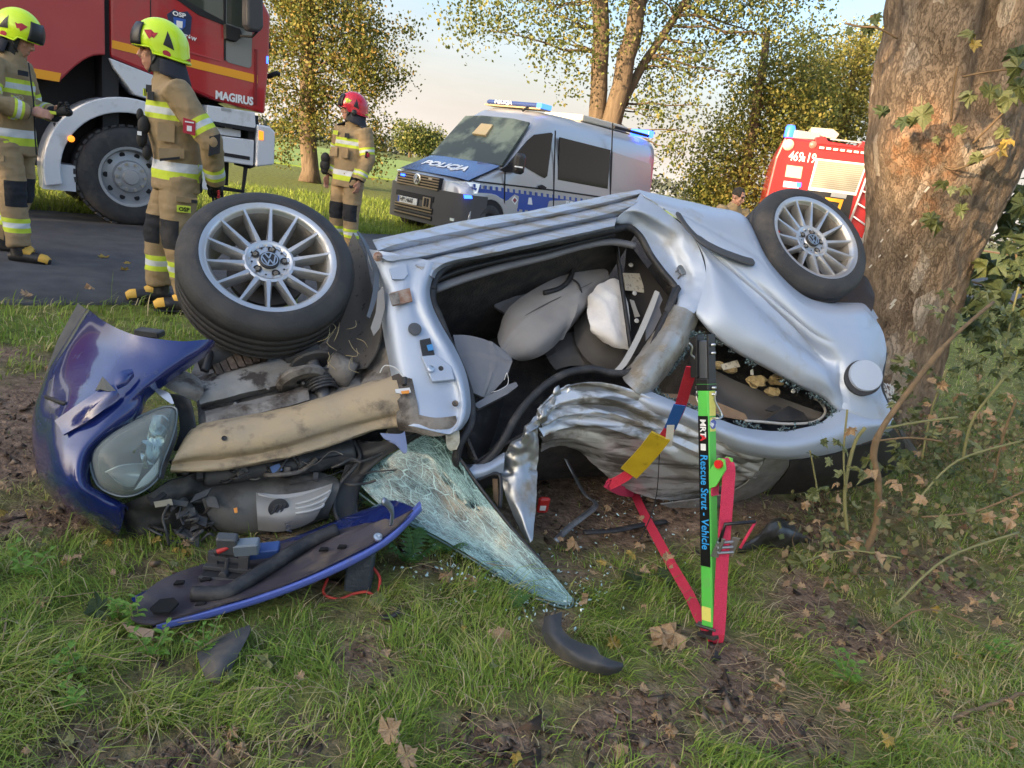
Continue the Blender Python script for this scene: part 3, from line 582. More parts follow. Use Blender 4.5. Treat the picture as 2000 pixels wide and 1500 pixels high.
# ---- rear quarter panel ------------------------------------------------------
QP = [[(1250, 372, -.25), (1310, 386, -.25), (1385, 404, -.25), (1455, 424, -.22), (1510, 500, -.2), (1572, 566, -.2), (1628, 588, -.2), (1690, 592, -.2), (1715, 622, -.2)],
      [(1251, 377, -.02), (1310, 391, -.03), (1385, 411, -.03), (1455, 431, -.02), (1500, 514, .0), (1562, 584, .025), (1622, 604, .035), (1684, 606, .025), (1712, 626, -.03)],
      [(1284, 398, .022), (1345, 423, .03), (1412, 463, .04), (1470, 500, .05), (1520, 556, .06), (1580, 612, .065), (1635, 635, .065), (1692, 640, .045), (1726, 655, -.03)],
      [(1322, 427, .022), (1372, 468, .03), (1430, 518, .035), (1485, 562, .035), (1535, 607, .04), (1590, 652, .05), (1640, 672, .065), (1690, 675, .055), (1730, 686, -.03)],
      [(1351, 459, .022), (1393, 507, .02), (1445, 556, .008), (1500, 606, .0), (1550, 652, -.008), (1600, 697, -.015), (1638, 708, .035), (1685, 715, .055), (1726, 720, -.02)],
      [(1374, 500, .02), (1408, 550, .055), (1460, 603, .07), (1515, 650, .07), (1565, 690, .06), (1607, 720, .05), (1638, 742, .015), (1680, 752, .035), (1722, 755, -.02)],
      [(1378, 545, .02), (1408, 596, .065), (1465, 650, .065), (1520, 689, .065), (1575, 725, .055), (1613, 748, .045), (1642, 772, .005), (1685, 788, .0), (1734, 788, -.03)],
      [(1360, 608, .0), (1388, 640, .02), (1440, 680, .01), (1500, 714, .01), (1560, 747, .01), (1610, 770, .0), (1636, 792, -.01), (1690, 812, -.02), (1742, 812, -.05)],
      [(1362, 616, -.04), (1388, 649, -.02), (1440, 689, -.03), (1500, 722, -.03), (1560, 754, -.03), (1606, 777, -.03), (1633, 800, -.03), (1690, 822, -.03), (1744, 822, -.06)]]
surf('rear_quarter_panel', q(QP), silver, car, 8, 13, .005, disp=lambda p, u, v: .003*nz(p, 5, 1)+.0012*nz(p, 16, 6)-.024*max(0, 1-abs((v-.495)+.010*math.sin(u*9))/.045)*min(1, u*3)*max(0, min(1, (.66-u)*6))+.013*max(0, 1-abs(v-.375-.02*(u-.5))/.03)*max(0, min(1, (u-.25)*5))*max(0, min(1, (.76-u)*8))+.007*max(0, 1-abs(v-.24+.1*(u-.3))/.02)*max(0, min(1, (.5-u)*6))+.012*max(0, 1-abs((u-.77)-(v-.7)*.08)/.02)*max(0, min(1, (v-.45)*8))+.006*abs(nz(p, 9, 7))*(1 if u > .7 else .25))
P_ = [(1322, 414, .047), (1342, 444, .05), (1372, 472, .056), (1410, 492, .062), (1450, 507, .067), (1474, 513, .068)]
strip('rubbing_strip', P_, [.005]+[.014]*8+[.020]*8+[.021]*7+[.019, .006], mat('grey_rubbing_strip', (.055, .058, .065), .5), sub=5, flat=.35, up=_CN, n_=10)
fc = CAR.at(1692, 733, .075); fax = CO-fc; fax = _CN*.6+fax/np.linalg.norm(fax)*.5; MB().lathe([(.0, .004), (.066, .002), (.070, -.004), (.070, -.02)], fc, fax, 40).build('fuel_flap', silver, car, smooth=True, auto=40)
MB().lathe([(.0, -.012), (.077, -.014), (.074, -.05)], CAR.at(1689, 736, .075), fax, 40).build('fuel_flap_recess', blackp, car)
MB().lathe([(.0, .003), (.012, .007), (.014, .002)], CAR.at(1712, 734, .068), _CN, 20).build('fuel_flap_finger_dimple', silver, car, smooth=True)
surf('wheel_arch_liner', q([[(1660, 540, -.3), (1690, 540, -.28), (1708, 575, -.28)], [(1600, 590, -.16), (1660, 598, -.14), (1706, 598, -.12)], [(1590, 600, -.05), (1650, 612, -.02), (1700, 612, -.05)]]), blackp, car, 5, 5)
surf('wheel_arch_liner', q([[(1458, 430, -.14), (1480, 480, -.14), (1510, 530, -.12), (1560, 585, -.1), (1620, 603, -.1)], [(1480, 420, -.32), (1510, 480, -.32), (1545, 520, -.3), (1600, 560, -.3), (1650, 580, -.3)]]), blackp, car, 5, 4)
# ---- roof rail, crumpled roof and tailgate -------------------------------------
surf('roof_rail', q([[(1240, 752, -.05), (1277, 768, -.03), (1330, 790, -.03), (1400, 818, -.03), (1465, 838, -.03), (1540, 842, -.03), (1600, 828, -.03), (1640, 802, -.03), (1690, 815, -.03), (1744, 818, -.07)],
                     [(1238, 765, -.02), (1277, 782, .0), (1330, 805, .01), (1400, 836, .015), (1462, 858, .02), (1540, 866, .02), (1610, 852, .015), (1660, 832, .01), (1700, 830, -.0), (1742, 828, -.06)],
                     [(1236, 776, -.03), (1275, 796, -.01), (1328, 818, -.01), (1398, 850, -.01), (1458, 876, -.01), (1540, 888, -.01), (1615, 874, -.02), (1670, 856, -.03), (1710, 845, -.05), (1742, 834, -.1)],
                     [(1235, 785, -.06), (1273, 806, -.05), (1326, 828, -.05), (1396, 860, -.05), (1455, 886, -.05), (1540, 896, -.05), (1618, 886, -.06), (1675, 868, -.08), (1716, 853, -.1), (1742, 838, -.16)]]), silver, car, 6, 5, .005, disp=dent(.004, 6, 2, .0015))
RF = [[(1052, 800, -.03), (1085, 768, -.02), (1122, 751, -.01), (1170, 747, .0), (1220, 757, .0), (1270, 777, .0), (1330, 812, -.01), (1400, 852, -.02), (1455, 882, -.04), (1492, 892, -.05)],
      [(1056, 828, -.06), (1094, 797, -.05), (1138, 785, -.04), (1188, 789, -.04), (1240, 804, -.04), (1290, 824, -.05), (1345, 850, -.06), (1405, 881, -.07), (1452, 905, -.1), (1486, 914, -.11)],
      [(1058, 850, -.12), (1092, 832, -.11), (1136, 827, -.10), (1190, 838, -.10), (1242, 856, -.11), (1292, 876, -.13), (1345, 898, -.15), (1400, 919, -.17), (1442, 934, -.2), (1472, 938, -.21)],
      [(1058, 866, -.2), (1092, 857, -.2), (1132, 862, -.19), (1184, 884, -.2), (1234, 905, -.23), (1286, 926, -.26), (1340, 941, -.29), (1392, 951, -.32), (1428, 958, -.34), (1455, 956, -.34)],
      [(1056, 882, -.3), (1092, 871, -.3), (1130, 882, -.3), (1174, 920, -.33), (1216, 952, -.37), (1280, 974, -.41), (1340, 976, -.44), (1384, 970, -.45), (1412, 968, -.45), (1440, 962, -.43)]]
def crumple(p, u, v):
    w_ = v*5.2+.8*nz((u*2.2, v*2, 0), 1.4, 3)-u*1.1
    f_ = abs((w_ % 1)-.5)*2; k = .35+.65*max(0, 1-u*1.15)
    return (.036*f_-.016)*k*(math.sin(math.pi*min(1, v*1.15+.06)))+.012*abs(nz(p, 12, 6))*k+.006*abs(nz(p, 30, 2))
surf('crumpled_roof', q(RF), mat('crushed_roof_metal', (.62, .64, .67), .30, .5, col2=(.15, .148, .14), ns=4, lo=.44, hi=.60, dirt=(.14, .125, .09), ds=6, dlo=.55, dhi=.68, stretch=(1, 4, 6), distort=.6), car, 9, 17, .006, disp=crumple)  # pale and dark streaks paint in the light and shade of the folds
surf('tailgate', q([[(1496, 894, -.055), (1520, 897, -.06), (1541, 897, -.07)], [(1478, 922, -.14), (1512, 922, -.15), (1538, 915, -.15)], [(1446, 950, -.25), (1488, 950, -.27), (1522, 938, -.28)], [(1400, 968, -.35), (1440, 978, -.38), (1485, 962, -.4)], [(1290, 984, -.42), (1340, 1000, -.47), (1400, 994, -.5)]]), silver_dirty, car, 6, 5, .006)
surf('rear_bumper', q([[(1542, 898, -.08), (1600, 892, -.1), (1660, 876, -.12), (1715, 858, -.15), (1745, 838, -.2)], [(1536, 920, -.16), (1600, 925, -.2), (1665, 915, -.25), (1720, 895, -.3), (1762, 862, -.34)], [(1500, 965, -.4), (1590, 960, -.45), (1670, 950, -.5), (1735, 925, -.5), (1780, 885, -.5)]]), blackp, car, 5, 5, .008)
plate('bumper_end', [(1757, 840, -.3), (1762, 838, -.3), (1795, 885, -.4), (1788, 893, -.42), (1772, 880, -.4)], -.3, mat('grey_bumper_plastic', (.10, .105, .115), .5))
surf('rear_lamp', q([[(1722, 748, -.06), (1742, 752, -.1)], [(1722, 775, -.05), (1748, 776, -.1)], [(1736, 800, -.06), (1750, 792, -.12)]]), mat('broken_lamp_glass', (.62, .56, .5), .12, col2=(.12, .06, .04), ns=60, lo=.48, hi=.55, bump=.8, bs=60), car, 5, 5, .01, disp=dent(.012, 40, 2))
strip('lamp_seal', [(1729, 690, -.04), (1724, 720, -.04), (1721, 755, -.04), (1735, 795, -.06), (1745, 812, -.08)], .010, blackp)
# roof front edge folded down to the ground, crushed A-pillar
surf('roof_front_fold', q([[(1085, 766, -.03), (1102, 752, -.03), (1122, 751, -.02)], [(1052, 792, -.04), (1072, 788, -.02), (1092, 790, -.03)], [(1020, 838, -.07), (1046, 830, -.03), (1062, 835, -.05)], [(985, 882, -.12), (1020, 866, -.07), (1056, 868, -.09)], [(978, 915, -.16), (1010, 908, -.12), (1052, 905, -.13)], [(984, 955, -.16), (1012, 950, -.13), (1049, 945, -.14)], [(1002, 1005, -.15), (1020, 1000, -.12), (1047, 995, -.13)], [(1030, 1060, -.13), (1035, 1060, -.12), (1040, 1055, -.12)]]),
     mat('folded_roof_skin', (.42, .45, .49), .33, .75, col2=(.30, .30, .29), ns=6, dirt=(.20, .18, .15), ds=7, dlo=.52, dhi=.66), car, 9, 9, .005, disp=lambda p, u, v: (.034*abs(nz((p[0]*14+p[2]*9, p[1]*3, 0), 1, 2))+.016*abs(nz(p, 20, 4))+.006*nz(p, 50, 4))*(1 if v < .62 else .35))
surf('a_pillar', q([[(905, 910, -.13), (945, 905, -.13), (985, 884, -.12)], [(915, 925, -.11), (950, 918, -.1), (985, 900, -.1)], [(928, 941, -.13), (952, 930, -.13), (982, 922, -.14)]]), silver, car, 5, 5, .006, disp=dent(.004, 12))
strip('pillar_trim', [(932, 938, -.12), (960, 926, -.12), (976, 930, -.12), (978, 960, -.12), (976, 992, -.13)], .008, blackp)
plate('door_inner_trim', [(962, 935, -.16), (972, 935, -.16), (974, 990, -.18), (964, 975, -.18)], -.16, brown_b)
# ---- quarter window: broken glass edge and the boot behind ------------------------
gl = mat('shattered_tempered_glass', (.20, .30, .32), .12, 0, col2=(.03, .04, .045), ns=120, lo=.42, hi=.58, spec=.8, bump=1., bs=160)
for nm, pts in (('glass_fragment_edge', [(1352, 652, -.03), (1395, 664, -.02), (1440, 694, -.02), (1500, 728, -.02), (1560, 760, -.02), (1606, 782, -.03), (1630, 802, -.03), (1610, 822, -.03), (1560, 836, -.03), (1500, 838, -.03), (1440, 826, -.03), (1390, 808, -.04), (1330, 786, -.04), (1280, 765, -.05), (1300, 738, -.06), (1325, 705, -.05), (1345, 675, -.04)],),):
    P = catmull([CAR.at(*p) for p in pts], 26, True); mb = MB(); rr = np.random.default_rng(3)
    for p in P:
        for _ in range(3 if nz(p, 14, 4) > -.05 else 0):
            c = p+rr.normal(0, .006, 3); mb.frame_box(c, rr.normal(0, 1, 3), rr.normal(0, 1, 3), rr.normal(0, 1, 3), *rr.uniform(.0012, .0045, 3))
    mb.build(nm, gl, car)
surf('boot_lining', q([[(1230, 690, -.5), (1350, 640, -.45), (1500, 690, -.4), (1650, 770, -.4)], [(1230, 780, -.75), (1360, 760, -.7), (1500, 790, -.7), (1660, 830, -.6)], [(1230, 850, -.5), (1380, 870, -.5), (1520, 890, -.45), (1660, 860, -.4)]]), interior, car, 4, 4, .006)
surf('boot_side_trim', q([[(1395, 722, -.22), (1440, 745, -.22), (1500, 768, -.2), (1560, 790, -.18), (1605, 806, -.14)], [(1392, 755, -.26), (1440, 785, -.26), (1500, 800, -.24), (1560, 815, -.2), (1600, 818, -.16)], [(1398, 790, -.22), (1440, 812, -.22), (1500, 828, -.2), (1550, 830, -.18), (1595, 824, -.14)]]), mat('grey_boot_trim', (.11, .105, .105), .6, col2=(.08, .075, .075), ns=6), car, 5, 5)
plate('trim_pocket', [(1495, 800, -.15), (1512, 790, -.15), (1528, 797, -.15), (1510, 804, -.15)], -.15, blackp)
plate('trim_pocket', [(1492, 822, -.14), (1540, 792, -.14), (1570, 806, -.14), (1580, 822, -.14)], -.14, blackp)
plate('boot_floor_board', [(1284, 768, -.1), (1345, 770, -.12), (1400, 785, -.1), (1455, 808, -.08), (1462, 822, -.06), (1400, 812, -.07), (1330, 788, -.08)], -.1, brown_b)
strip('trim_edge', [(1455, 822, -.05), (1490, 824, -.05), (1540, 828, -.05), (1590, 824, -.06), (1612, 806, -.08), (1602, 785, -.1), (1590, 778, -.1)], .006, trim_l)
rr = np.random.default_rng(9)
for k, (x, y, s_) in enumerate(((1478, 745, .034), (1510, 765, .026), (1402, 713, .022), (1516, 742, .03), (1425, 722, .024))):
    c = CAR.at(x, y, -.14); mb = MB(); mb.sphere(c, (s_*1.3, s_*.8, s_*.8), 8, 6); mb.v = [tuple(np.array(v)+np.array([nz(v, 60, 1), nz(v, 60, 2), nz(v, 60, 3)])*s_*.5) for v in mb.v]
    mb.build('foam_pad', foam_m, car)
plate('paper_label', [(1408, 712), (1440, 703), (1446, 716), (1414, 722)], -.12, paper_m)
MB().sphere(CAR.at(1549, 764, -.1), .010).build('white_clip', white_pl, car, smooth=True); plate('white_clip', [(1467, 722), (1471, 720), (1472, 732), (1467, 731)], -.12, white_pl)
# ---- cabin interior ----------------------------------------------------------
def cab(a, b_, w): return CAR.P(a, b_, w)
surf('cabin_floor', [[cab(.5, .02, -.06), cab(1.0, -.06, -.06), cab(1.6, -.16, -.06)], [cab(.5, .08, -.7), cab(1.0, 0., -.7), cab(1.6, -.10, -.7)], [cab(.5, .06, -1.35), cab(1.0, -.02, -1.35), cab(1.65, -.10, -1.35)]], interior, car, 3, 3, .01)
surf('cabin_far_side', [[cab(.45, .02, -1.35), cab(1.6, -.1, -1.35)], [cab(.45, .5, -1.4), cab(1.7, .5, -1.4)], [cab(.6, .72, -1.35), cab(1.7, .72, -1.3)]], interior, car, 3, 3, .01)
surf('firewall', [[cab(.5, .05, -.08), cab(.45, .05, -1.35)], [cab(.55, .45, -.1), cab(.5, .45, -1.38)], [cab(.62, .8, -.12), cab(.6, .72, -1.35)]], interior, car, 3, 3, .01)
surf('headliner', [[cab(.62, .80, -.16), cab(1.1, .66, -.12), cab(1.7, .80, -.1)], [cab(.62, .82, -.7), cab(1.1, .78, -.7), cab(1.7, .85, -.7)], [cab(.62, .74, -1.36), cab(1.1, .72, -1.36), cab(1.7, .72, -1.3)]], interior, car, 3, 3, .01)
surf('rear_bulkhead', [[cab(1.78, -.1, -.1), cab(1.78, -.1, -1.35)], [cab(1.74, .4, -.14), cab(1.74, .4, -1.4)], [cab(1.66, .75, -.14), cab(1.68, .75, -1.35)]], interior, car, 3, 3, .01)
plate('cabin_dark_backing', [(835, 540), (1000, 470), (1215, 440), (1262, 470), (1335, 575), (1300, 660), (1260, 800), (1100, 800), (1020, 900), (930, 950), (885, 900), (915, 800), (880, 690)], -.85, interior)  # dark sheet added behind the seats to stand in for cabin shade
plate('quarter_dark_backing', [(1285, 408), (1345, 440), (1388, 520), (1398, 610), (1385, 655), (1340, 650), (1325, 600), (1345, 560), (1335, 500), (1295, 440)], -.11, interior)  # dark sheet added behind the jamb gap in place of shade
strip('sill_trim', [(846, 566, -.10), (900, 546, -.11), (980, 522, -.12), (1060, 502, -.12), (1130, 482, -.12), (1190, 472, -.11), (1240, 480, -.1)], .026, trim_g, n_=10, flat=.6)
strip('sill_weatherstrip', [(850, 548, -.075), (900, 528, -.08), (980, 508, -.085), (1060, 492, -.085), (1130, 474, -.085), (1200, 458, -.08)], .010, blackp)
def cushion(name, rows, m, bulge, w0, d=.12):
    H_ = len(rows); R = []
    for i, r_ in enumerate(rows):
        R.append([CAR.at(x, y, w0+bulge*(math.sin(math.pi*(k+.35)/(len(r_)-1+.7))*math.sin(math.pi*(i+.35)/(H_-1+.7)))**.6) for k, (x, y) in enumerate(r_)])
    return surf(name, R, m, car, 8, 8, .02, disp=(lambda p, u, v: .034*abs(nz((p[0]*2+p[2], p[1], p[2]), 5, 3))+.007*abs(nz(p, 20, 1))-.012) if name == 'airbag' else (lambda p, u, v: .010*nz(p, 6, 5)+.006*abs(nz(p, 16, 2))-.012*max(0, 1-abs(v-.36)/.03)-.010*max(0, 1-abs(u-.72)/.025)))
cushion('front_seat', [[(976, 655), (1000, 598), (1055, 562), (1120, 532), (1170, 526)], [(978, 675), (1012, 622), (1065, 588), (1130, 560), (1186, 532)], [(988, 690), (1025, 650), (1075, 622), (1130, 595), (1180, 556)], [(1005, 698), (1035, 680), (1075, 655), (1115, 625), (1150, 590)], [(1020, 700), (1042, 695), (1070, 680), (1095, 655), (1120, 628)]], seat_m, .13, -.42)
cushion('front_seat_base', [[(965, 600), (990, 560), (1060, 530), (1110, 510)], [(985, 612), (1030, 570), (1080, 545), (1125, 525)], [(998, 605), (1040, 580), (1090, 555), (1130, 532)]], trim_g, .05, -.5)
for pts_ in ([(982, 672, -.36), (1012, 628, -.315), (1066, 594, -.29), (1130, 565, -.31), (1178, 542, -.36)], [(1112, 534, -.36), (1126, 562, -.30), (1128, 592, -.30), (1112, 622, -.34)]): strip('seat_seam', pts_, .003, seat_d)
strip('seat_lever', [(1062, 572, -.3), (1095, 562, -.3), (1115, 540, -.32), (1122, 505, -.35)], .012, blackp)
strip('seat_belt_strap', [(1118, 545, -.3), (1130, 555, -.29), (1136, 572, -.3)], .005, blackp)
cushion('rear_seat', [[(1122, 640), (1140, 600), (1170, 580), (1210, 585)], [(1128, 675), (1150, 640), (1190, 625), (1235, 640)], [(1150, 705), (1175, 690), (1210, 680), (1245, 690)], [(1180, 722), (1200, 718), (1225, 715), (1250, 706)]], seat_d, .10, -.5)
cushion('rear_seat', [[(1065, 690), (1085, 668), (1115, 650), (1130, 660)], [(1072, 705), (1095, 695), (1125, 690), (1150, 705)], [(1085, 722), (1110, 715), (1140, 715), (1165, 725)]], seat_d, .06, -.55)
cushion('airbag', [[(1150, 592), (1165, 565), (1190, 549), (1214, 551)], [(1146, 610), (1170, 590), (1195, 580), (1219, 590)], [(1152, 632), (1172, 622), (1198, 618), (1224, 630)], [(1158, 640), (1180, 650), (1202, 660), (1228, 672)], [(1175, 655), (1190, 666), (1212, 678), (1228, 684)]], airbag_m, .06, -.3)
cushion('dashboard_end', [[(884, 656), (920, 656), (955, 668), (984, 690)], [(892, 690), (925, 685), (960, 695), (997, 706)], [(902, 730), (928, 728), (955, 730), (986, 738)], [(914, 762), (928, 770), (940, 776), (948, 777)]], trim_g, .03, -.16)
plate('dashboard_shelf', [(925, 790), (945, 778), (990, 752), (1008, 746), (1012, 754), (990, 770), (935, 798)], -.14, trim_g, th=.03)
surf('dashboard_lower', q([[(918, 795, -.13), (950, 785, -.2), (985, 770, -.28)], [(912, 840, -.14), (945, 840, -.22), (970, 830, -.3)], [(895, 890, -.15), (930, 900, -.22), (950, 890, -.3)]]), mat('scuffed_black_trim', (.025, .024, .026), .5, dirt=(.09, .085, .08), ds=18, dlo=.55, dhi=.75), car, 5, 5)
strip('loose_wire', [(985, 742, -.12), (990, 728, -.1), (992, 750, -.12), (975, 762, -.1), (960, 766, -.12)], .0015, white_pl)
strip('seat_belt_rail', [(1204, 478, -.2), (1212, 540, -.2), (1222, 610, -.2), (1232, 680, -.2)], .011, blackp, n_=4)
plate('paper_label', [(1217, 533), (1254, 534), (1258, 571), (1222, 566)], -.28, paper_m)
for x, y in ((1232, 518), (1239, 573), (1243, 627)): MB().lathe([(.011, 0), (.010, .006), (.003, .006), (0, .004)], CAR.at(x, y, -.26), _CN, 14).build('white_clip', white_pl, car, smooth=True)
surf('anchor_bracket', q([[(1230, 585, -.26), (1238, 588, -.26)], [(1236, 605, -.25), (1244, 605, -.25)], [(1240, 620, -.26), (1250, 618, -.26)]]), trim_l, car, 3, 3)
surf('pillar_trim_panel', q([[(1225, 470, -.3), (1262, 520, -.25), (1306, 580, -.2)], [(1215, 600, -.34), (1262, 620, -.3), (1298, 610, -.24)], [(1225, 690, -.32), (1250, 690, -.28), (1282, 640, -.2)]]), mat('black_carpet', (.025, .024, .026), .9), car, 4, 4)
surf('torn_trim_strip', q([[(1279, 568, -.08), (1287, 572, -.08)], [(1262, 610, -.08), (1272, 614, -.08)], [(1240, 660, -.07), (1250, 664, -.07)], [(1215, 705, -.06), (1224, 712, -.06)], [(1200, 722, -.06), (1206, 728, -.06)]]), trim_l, car, 4, 4, .01)
plate('torn_trim_panel', [(1288, 572, -.1), (1294, 585, -.1), (1288, 600, -.1), (1292, 615, -.1), (1275, 650, -.1), (1262, 665, -.1), (1262, 625, -.1)], -.1, trim_g)
# ---- windscreen --------------------------------------------------------------
wm = bpy.data.materials.new('cracked_windscreen'); wm.use_nodes = True; n = wm.node_tree.nodes; l = wm.node_tree.links; b = n['Principled BSDF']; out = n['Material Output']
t = n.new('ShaderNodeTexCoord'); au = n.new('ShaderNodeAttribute'); au.attribute_name = 'su'; av = n.new('ShaderNodeAttribute'); av.attribute_name = 'sv'; cb_ = n.new('ShaderNodeCombineXYZ'); l.new(au.outputs['Fac'], cb_.inputs['X']); l.new(av.outputs['Fac'], cb_.inputs['Y'])
dn = n.new('ShaderNodeTexNoise'); dn.inputs['Scale'].default_value = 5; dn.inputs['Detail'].default_value = 3; l.new(cb_.outputs['Vector'], dn.inputs['Vector'])
dm = n.new('ShaderNodeMixRGB'); dm.blend_type = 'ADD'; dm.inputs['Fac'].default_value = .10; l.new(cb_.outputs['Vector'], dm.inputs['Color1']); l.new(dn.outputs['Color'], dm.inputs['Color2'])
facs = []
for sc_, wd, rot in (((9, 13, 1), .035, .25), ((16, 42, 1), .06, -.2), ((30, 34, 1), .05, .9), ((80, 110, 1), .16, .3)):
    mm = n.new('ShaderNodeMapping'); mm.inputs['Scale'].default_value = sc_; mm.inputs['Rotation'].default_value = (0, 0, rot); l.new(dm.outputs['Color'], mm.inputs['Vector'])
    vo = n.new('ShaderNodeTexVoronoi'); vo.feature = 'DISTANCE_TO_EDGE'; vo.inputs['Scale'].default_value = 1; l.new(mm.outputs['Vector'], vo.inputs['Vector'])
    mr = n.new('ShaderNodeMapRange'); mr.inputs['From Max'].default_value = wd; mr.inputs['To Min'].default_value = 1; mr.inputs['To Max'].default_value = 0; l.new(vo.outputs['Distance'], mr.inputs['Value']); facs.append(mr.outputs['Result'])
big = n.new('ShaderNodeTexNoise'); big.inputs['Scale'].default_value = 3.2; big.inputs['Detail'].default_value = 6; big.inputs['Roughness'].default_value = .65; l.new(cb_.outputs['Vector'], big.inputs['Vector'])
bm2 = n.new('ShaderNodeMapRange'); bm2.inputs['From Min'].default_value = .40; bm2.inputs['From Max'].default_value = .62; l.new(big.outputs['Fac'], bm2.inputs['Value'])
def M2(op, a, c):
    x = n.new('ShaderNodeMath'); x.operation = op; x.use_clamp = True
    for i, v in enumerate((a, c)):
        if isinstance(v, float): x.inputs[i].default_value = v
        else: l.new(v, x.inputs[i])
    return x.outputs[0]
tipw = n.new('ShaderNodeMapRange'); tipw.inputs['From Min'].default_value = .55; tipw.inputs['From Max'].default_value = 1.0; tipw.inputs['To Max'].default_value = .55; l.new(au.outputs['Fac'], tipw.inputs['Value'])
dens = M2('MAXIMUM', bm2.outputs['Result'], tipw.outputs['Result'])
m4o = M2('MAXIMUM', M2('MAXIMUM', facs[0], M2('MULTIPLY', M2('MAXIMUM', facs[1], facs[2]), M2('ADD', dens, .35))), M2('MAXIMUM', M2('MULTIPLY', facs[3], dens), M2('MULTIPLY', dens, .45)))
b.inputs['Base Color'].default_value = (.38, .60, .60, 1); b.inputs['Roughness'].default_value = .3
tr = n.new('ShaderNodeBsdfTransparent'); tr.inputs['Color'].default_value = (.35, .45, .45, 1); gls = n.new('ShaderNodeBsdfGlossy'); gls.inputs['Roughness'].default_value = .05; fr = n.new('ShaderNodeFresnel')
clear = n.new('ShaderNodeMixShader'); l.new(fr.outputs['Fac'], clear.inputs['Fac']); l.new(tr.outputs['BSDF'], clear.inputs[1]); l.new(gls.outputs['BSDF'], clear.inputs[2])
fin = n.new('ShaderNodeMixShader'); l.new(m4o, fin.inputs['Fac']); l.new(clear.outputs['Shader'], fin.inputs[1]); l.new(b.outputs['BSDF'], fin.inputs[2]); l.new(fin.outputs['Shader'], out.inputs['Surface'])
WS = [[(838, 843, -.10), (874, 864, -.09), (935, 955, -.08), (1000, 1035, -.06), (1080, 1122, -.02), (1118, 1168, .0)],
      [(795, 868, -.17), (850, 900, -.15), (910, 985, -.12), (985, 1065, -.08), (1062, 1138, -.03), (1116, 1176, .0)],
      [(738, 905, -.24), (800, 955, -.2), (885, 1025, -.15), (965, 1088, -.1), (1045, 1150, -.03), (1110, 1181, .0)],
      [(702, 945, -.28), (760, 1000, -.23), (855, 1048, -.17), (945, 1103, -.1), (1030, 1156, -.03), (1098, 1183, .0)]]
ws = surf('windscreen', q(WS), wm, car, 10, 10, .005, disp=lambda p, u, v: .010*nz(p, 5, 2)+.003*nz(p, 15, 4))
strip('windscreen_trim', [(862, 846, -.09), (900, 898, -.085), (940, 955, -.075), (1000, 1032, -.055), (1060, 1098, -.03)], .006, blackp)
strip('windscreen_edge', [(700, 962, -.28), (760, 1004, -.23), (855, 1053, -.17), (945, 1107, -.1), (1030, 1160, -.03), (1095, 1186, .0), (1117, 1184, .0), (1119, 1168, .0)], .004, mat('glass_edge', (.10, .16, .15), .2))
# ---- nose: bumper, headlamp, fender rail, engine ---------------------------------
BP = [[(170, 604), (200, 626), (240, 646), (280, 658), (355, 667), (412, 663)], [(132, 662), (185, 678), (235, 690), (285, 696), (340, 700), (386, 688)], [(98, 718), (150, 733), (200, 740), (250, 744), (295, 738), (337, 722)],
      [(78, 768), (122, 783), (165, 790), (205, 790), (245, 784), (278, 766)], [(65, 820), (98, 830), (132, 836), (168, 835), (208, 826), (258, 804)], [(65, 880), (90, 886), (114, 890), (138, 890), (158, 886), (178, 877)],
      [(80, 940), (103, 945), (124, 950), (143, 950), (156, 946), (168, 938)], [(122, 993), (143, 995), (163, 993), (179, 986), (194, 976), (206, 966)], [(186, 1032), (200, 1026), (211, 1017), (220, 1007), (230, 996), (240, 986)], [(228, 1056), (232, 1047), (235, 1036), (237, 1022), (239, 1006), (241, 991)]]
BW = [-.34, -.14, -.05, -.015, .0, -.02]
rows = []
for i, r_ in enumerate(BP):
    k = .75 if i < 7 else .75+.18*(i-6)
    P = [CAR.at(x, y, w-(0 if i < 7 else .05*(i-6))) for (x, y), w in zip(r_, BW)]
    rows.append([P[0]-_CN*.55+_CU*.10, P[0]-_CN*.22+_CU*.03]+P+[P[-1]-_CN*.05+_CU*.004])
surf('front_bumper', rows, blue, car, 5, 5, .006, disp=lambda p, u, v: .008*nz(p, 5, 2)+.0015*nz(p, 22, 4))
surf('bumper_moulding', q([[(108, 822, -.06), (160, 786, .0), (205, 757, .03), (222, 752, .035)], [(118, 836, -.045), (172, 800, .012), (214, 770, .04), (228, 762, .04)], [(125, 850, -.03), (182, 816, .01), (222, 784, .03), (232, 772, .03)]]), blue, car, 5, 5, .006)
plate('torn_moulding_end', [(186, 762, .03), (200, 735, .05), (226, 763, .045), (210, 764, .045), (196, 760, .04)], .04, mat('grey_bare_plastic', (.13, .13, .12), .7))
surf('bumper_moulding', q([[(222, 742, .03), (238, 726, .03), (258, 722, .02)], [(226, 752, .035), (244, 738, .04), (260, 728, .025)], [(230, 760, .025), (246, 752, .03), (260, 736, .02)]]), blue, car, 5, 5, .006)
strip('bumper_gap', [(79, 770, -.335), (95, 777, -.22), (118, 786, -.135), (130, 789, -.11)], .007, blackp)
plate('splitter_lip', [(152, 592, -.42), (168, 604, -.36), (132, 660, -.36), (110, 700, -.38), (90, 740, -.4), (86, 738, -.42), (112, 665, -.44)], -.4, darkp)
plate('chrome_grille_trim', [(168, 1012, -.2), (200, 1034, -.22), (228, 1052, -.25), (222, 1054, -.26), (190, 1034, -.24)], -.2, steel)
HL = [(178, 900), (186, 872), (215, 846), (258, 822), (300, 803), (326, 796), (342, 802), (341, 830), (330, 868), (314, 908), (309, 930), (288, 951), (260, 965), (228, 965), (192, 945)]
cx, cy = 262, 882
def ringp(s_, w_): return [CAR.at(cx+(x-cx)*s_, cy+(y-cy)*s_, w_) for x, y in HL]
glassm = bpy.data.materials.new('headlamp_lens'); glassm.use_nodes = True; n = glassm.node_tree.nodes; l = glassm.node_tree.links; out = n['Material Output']
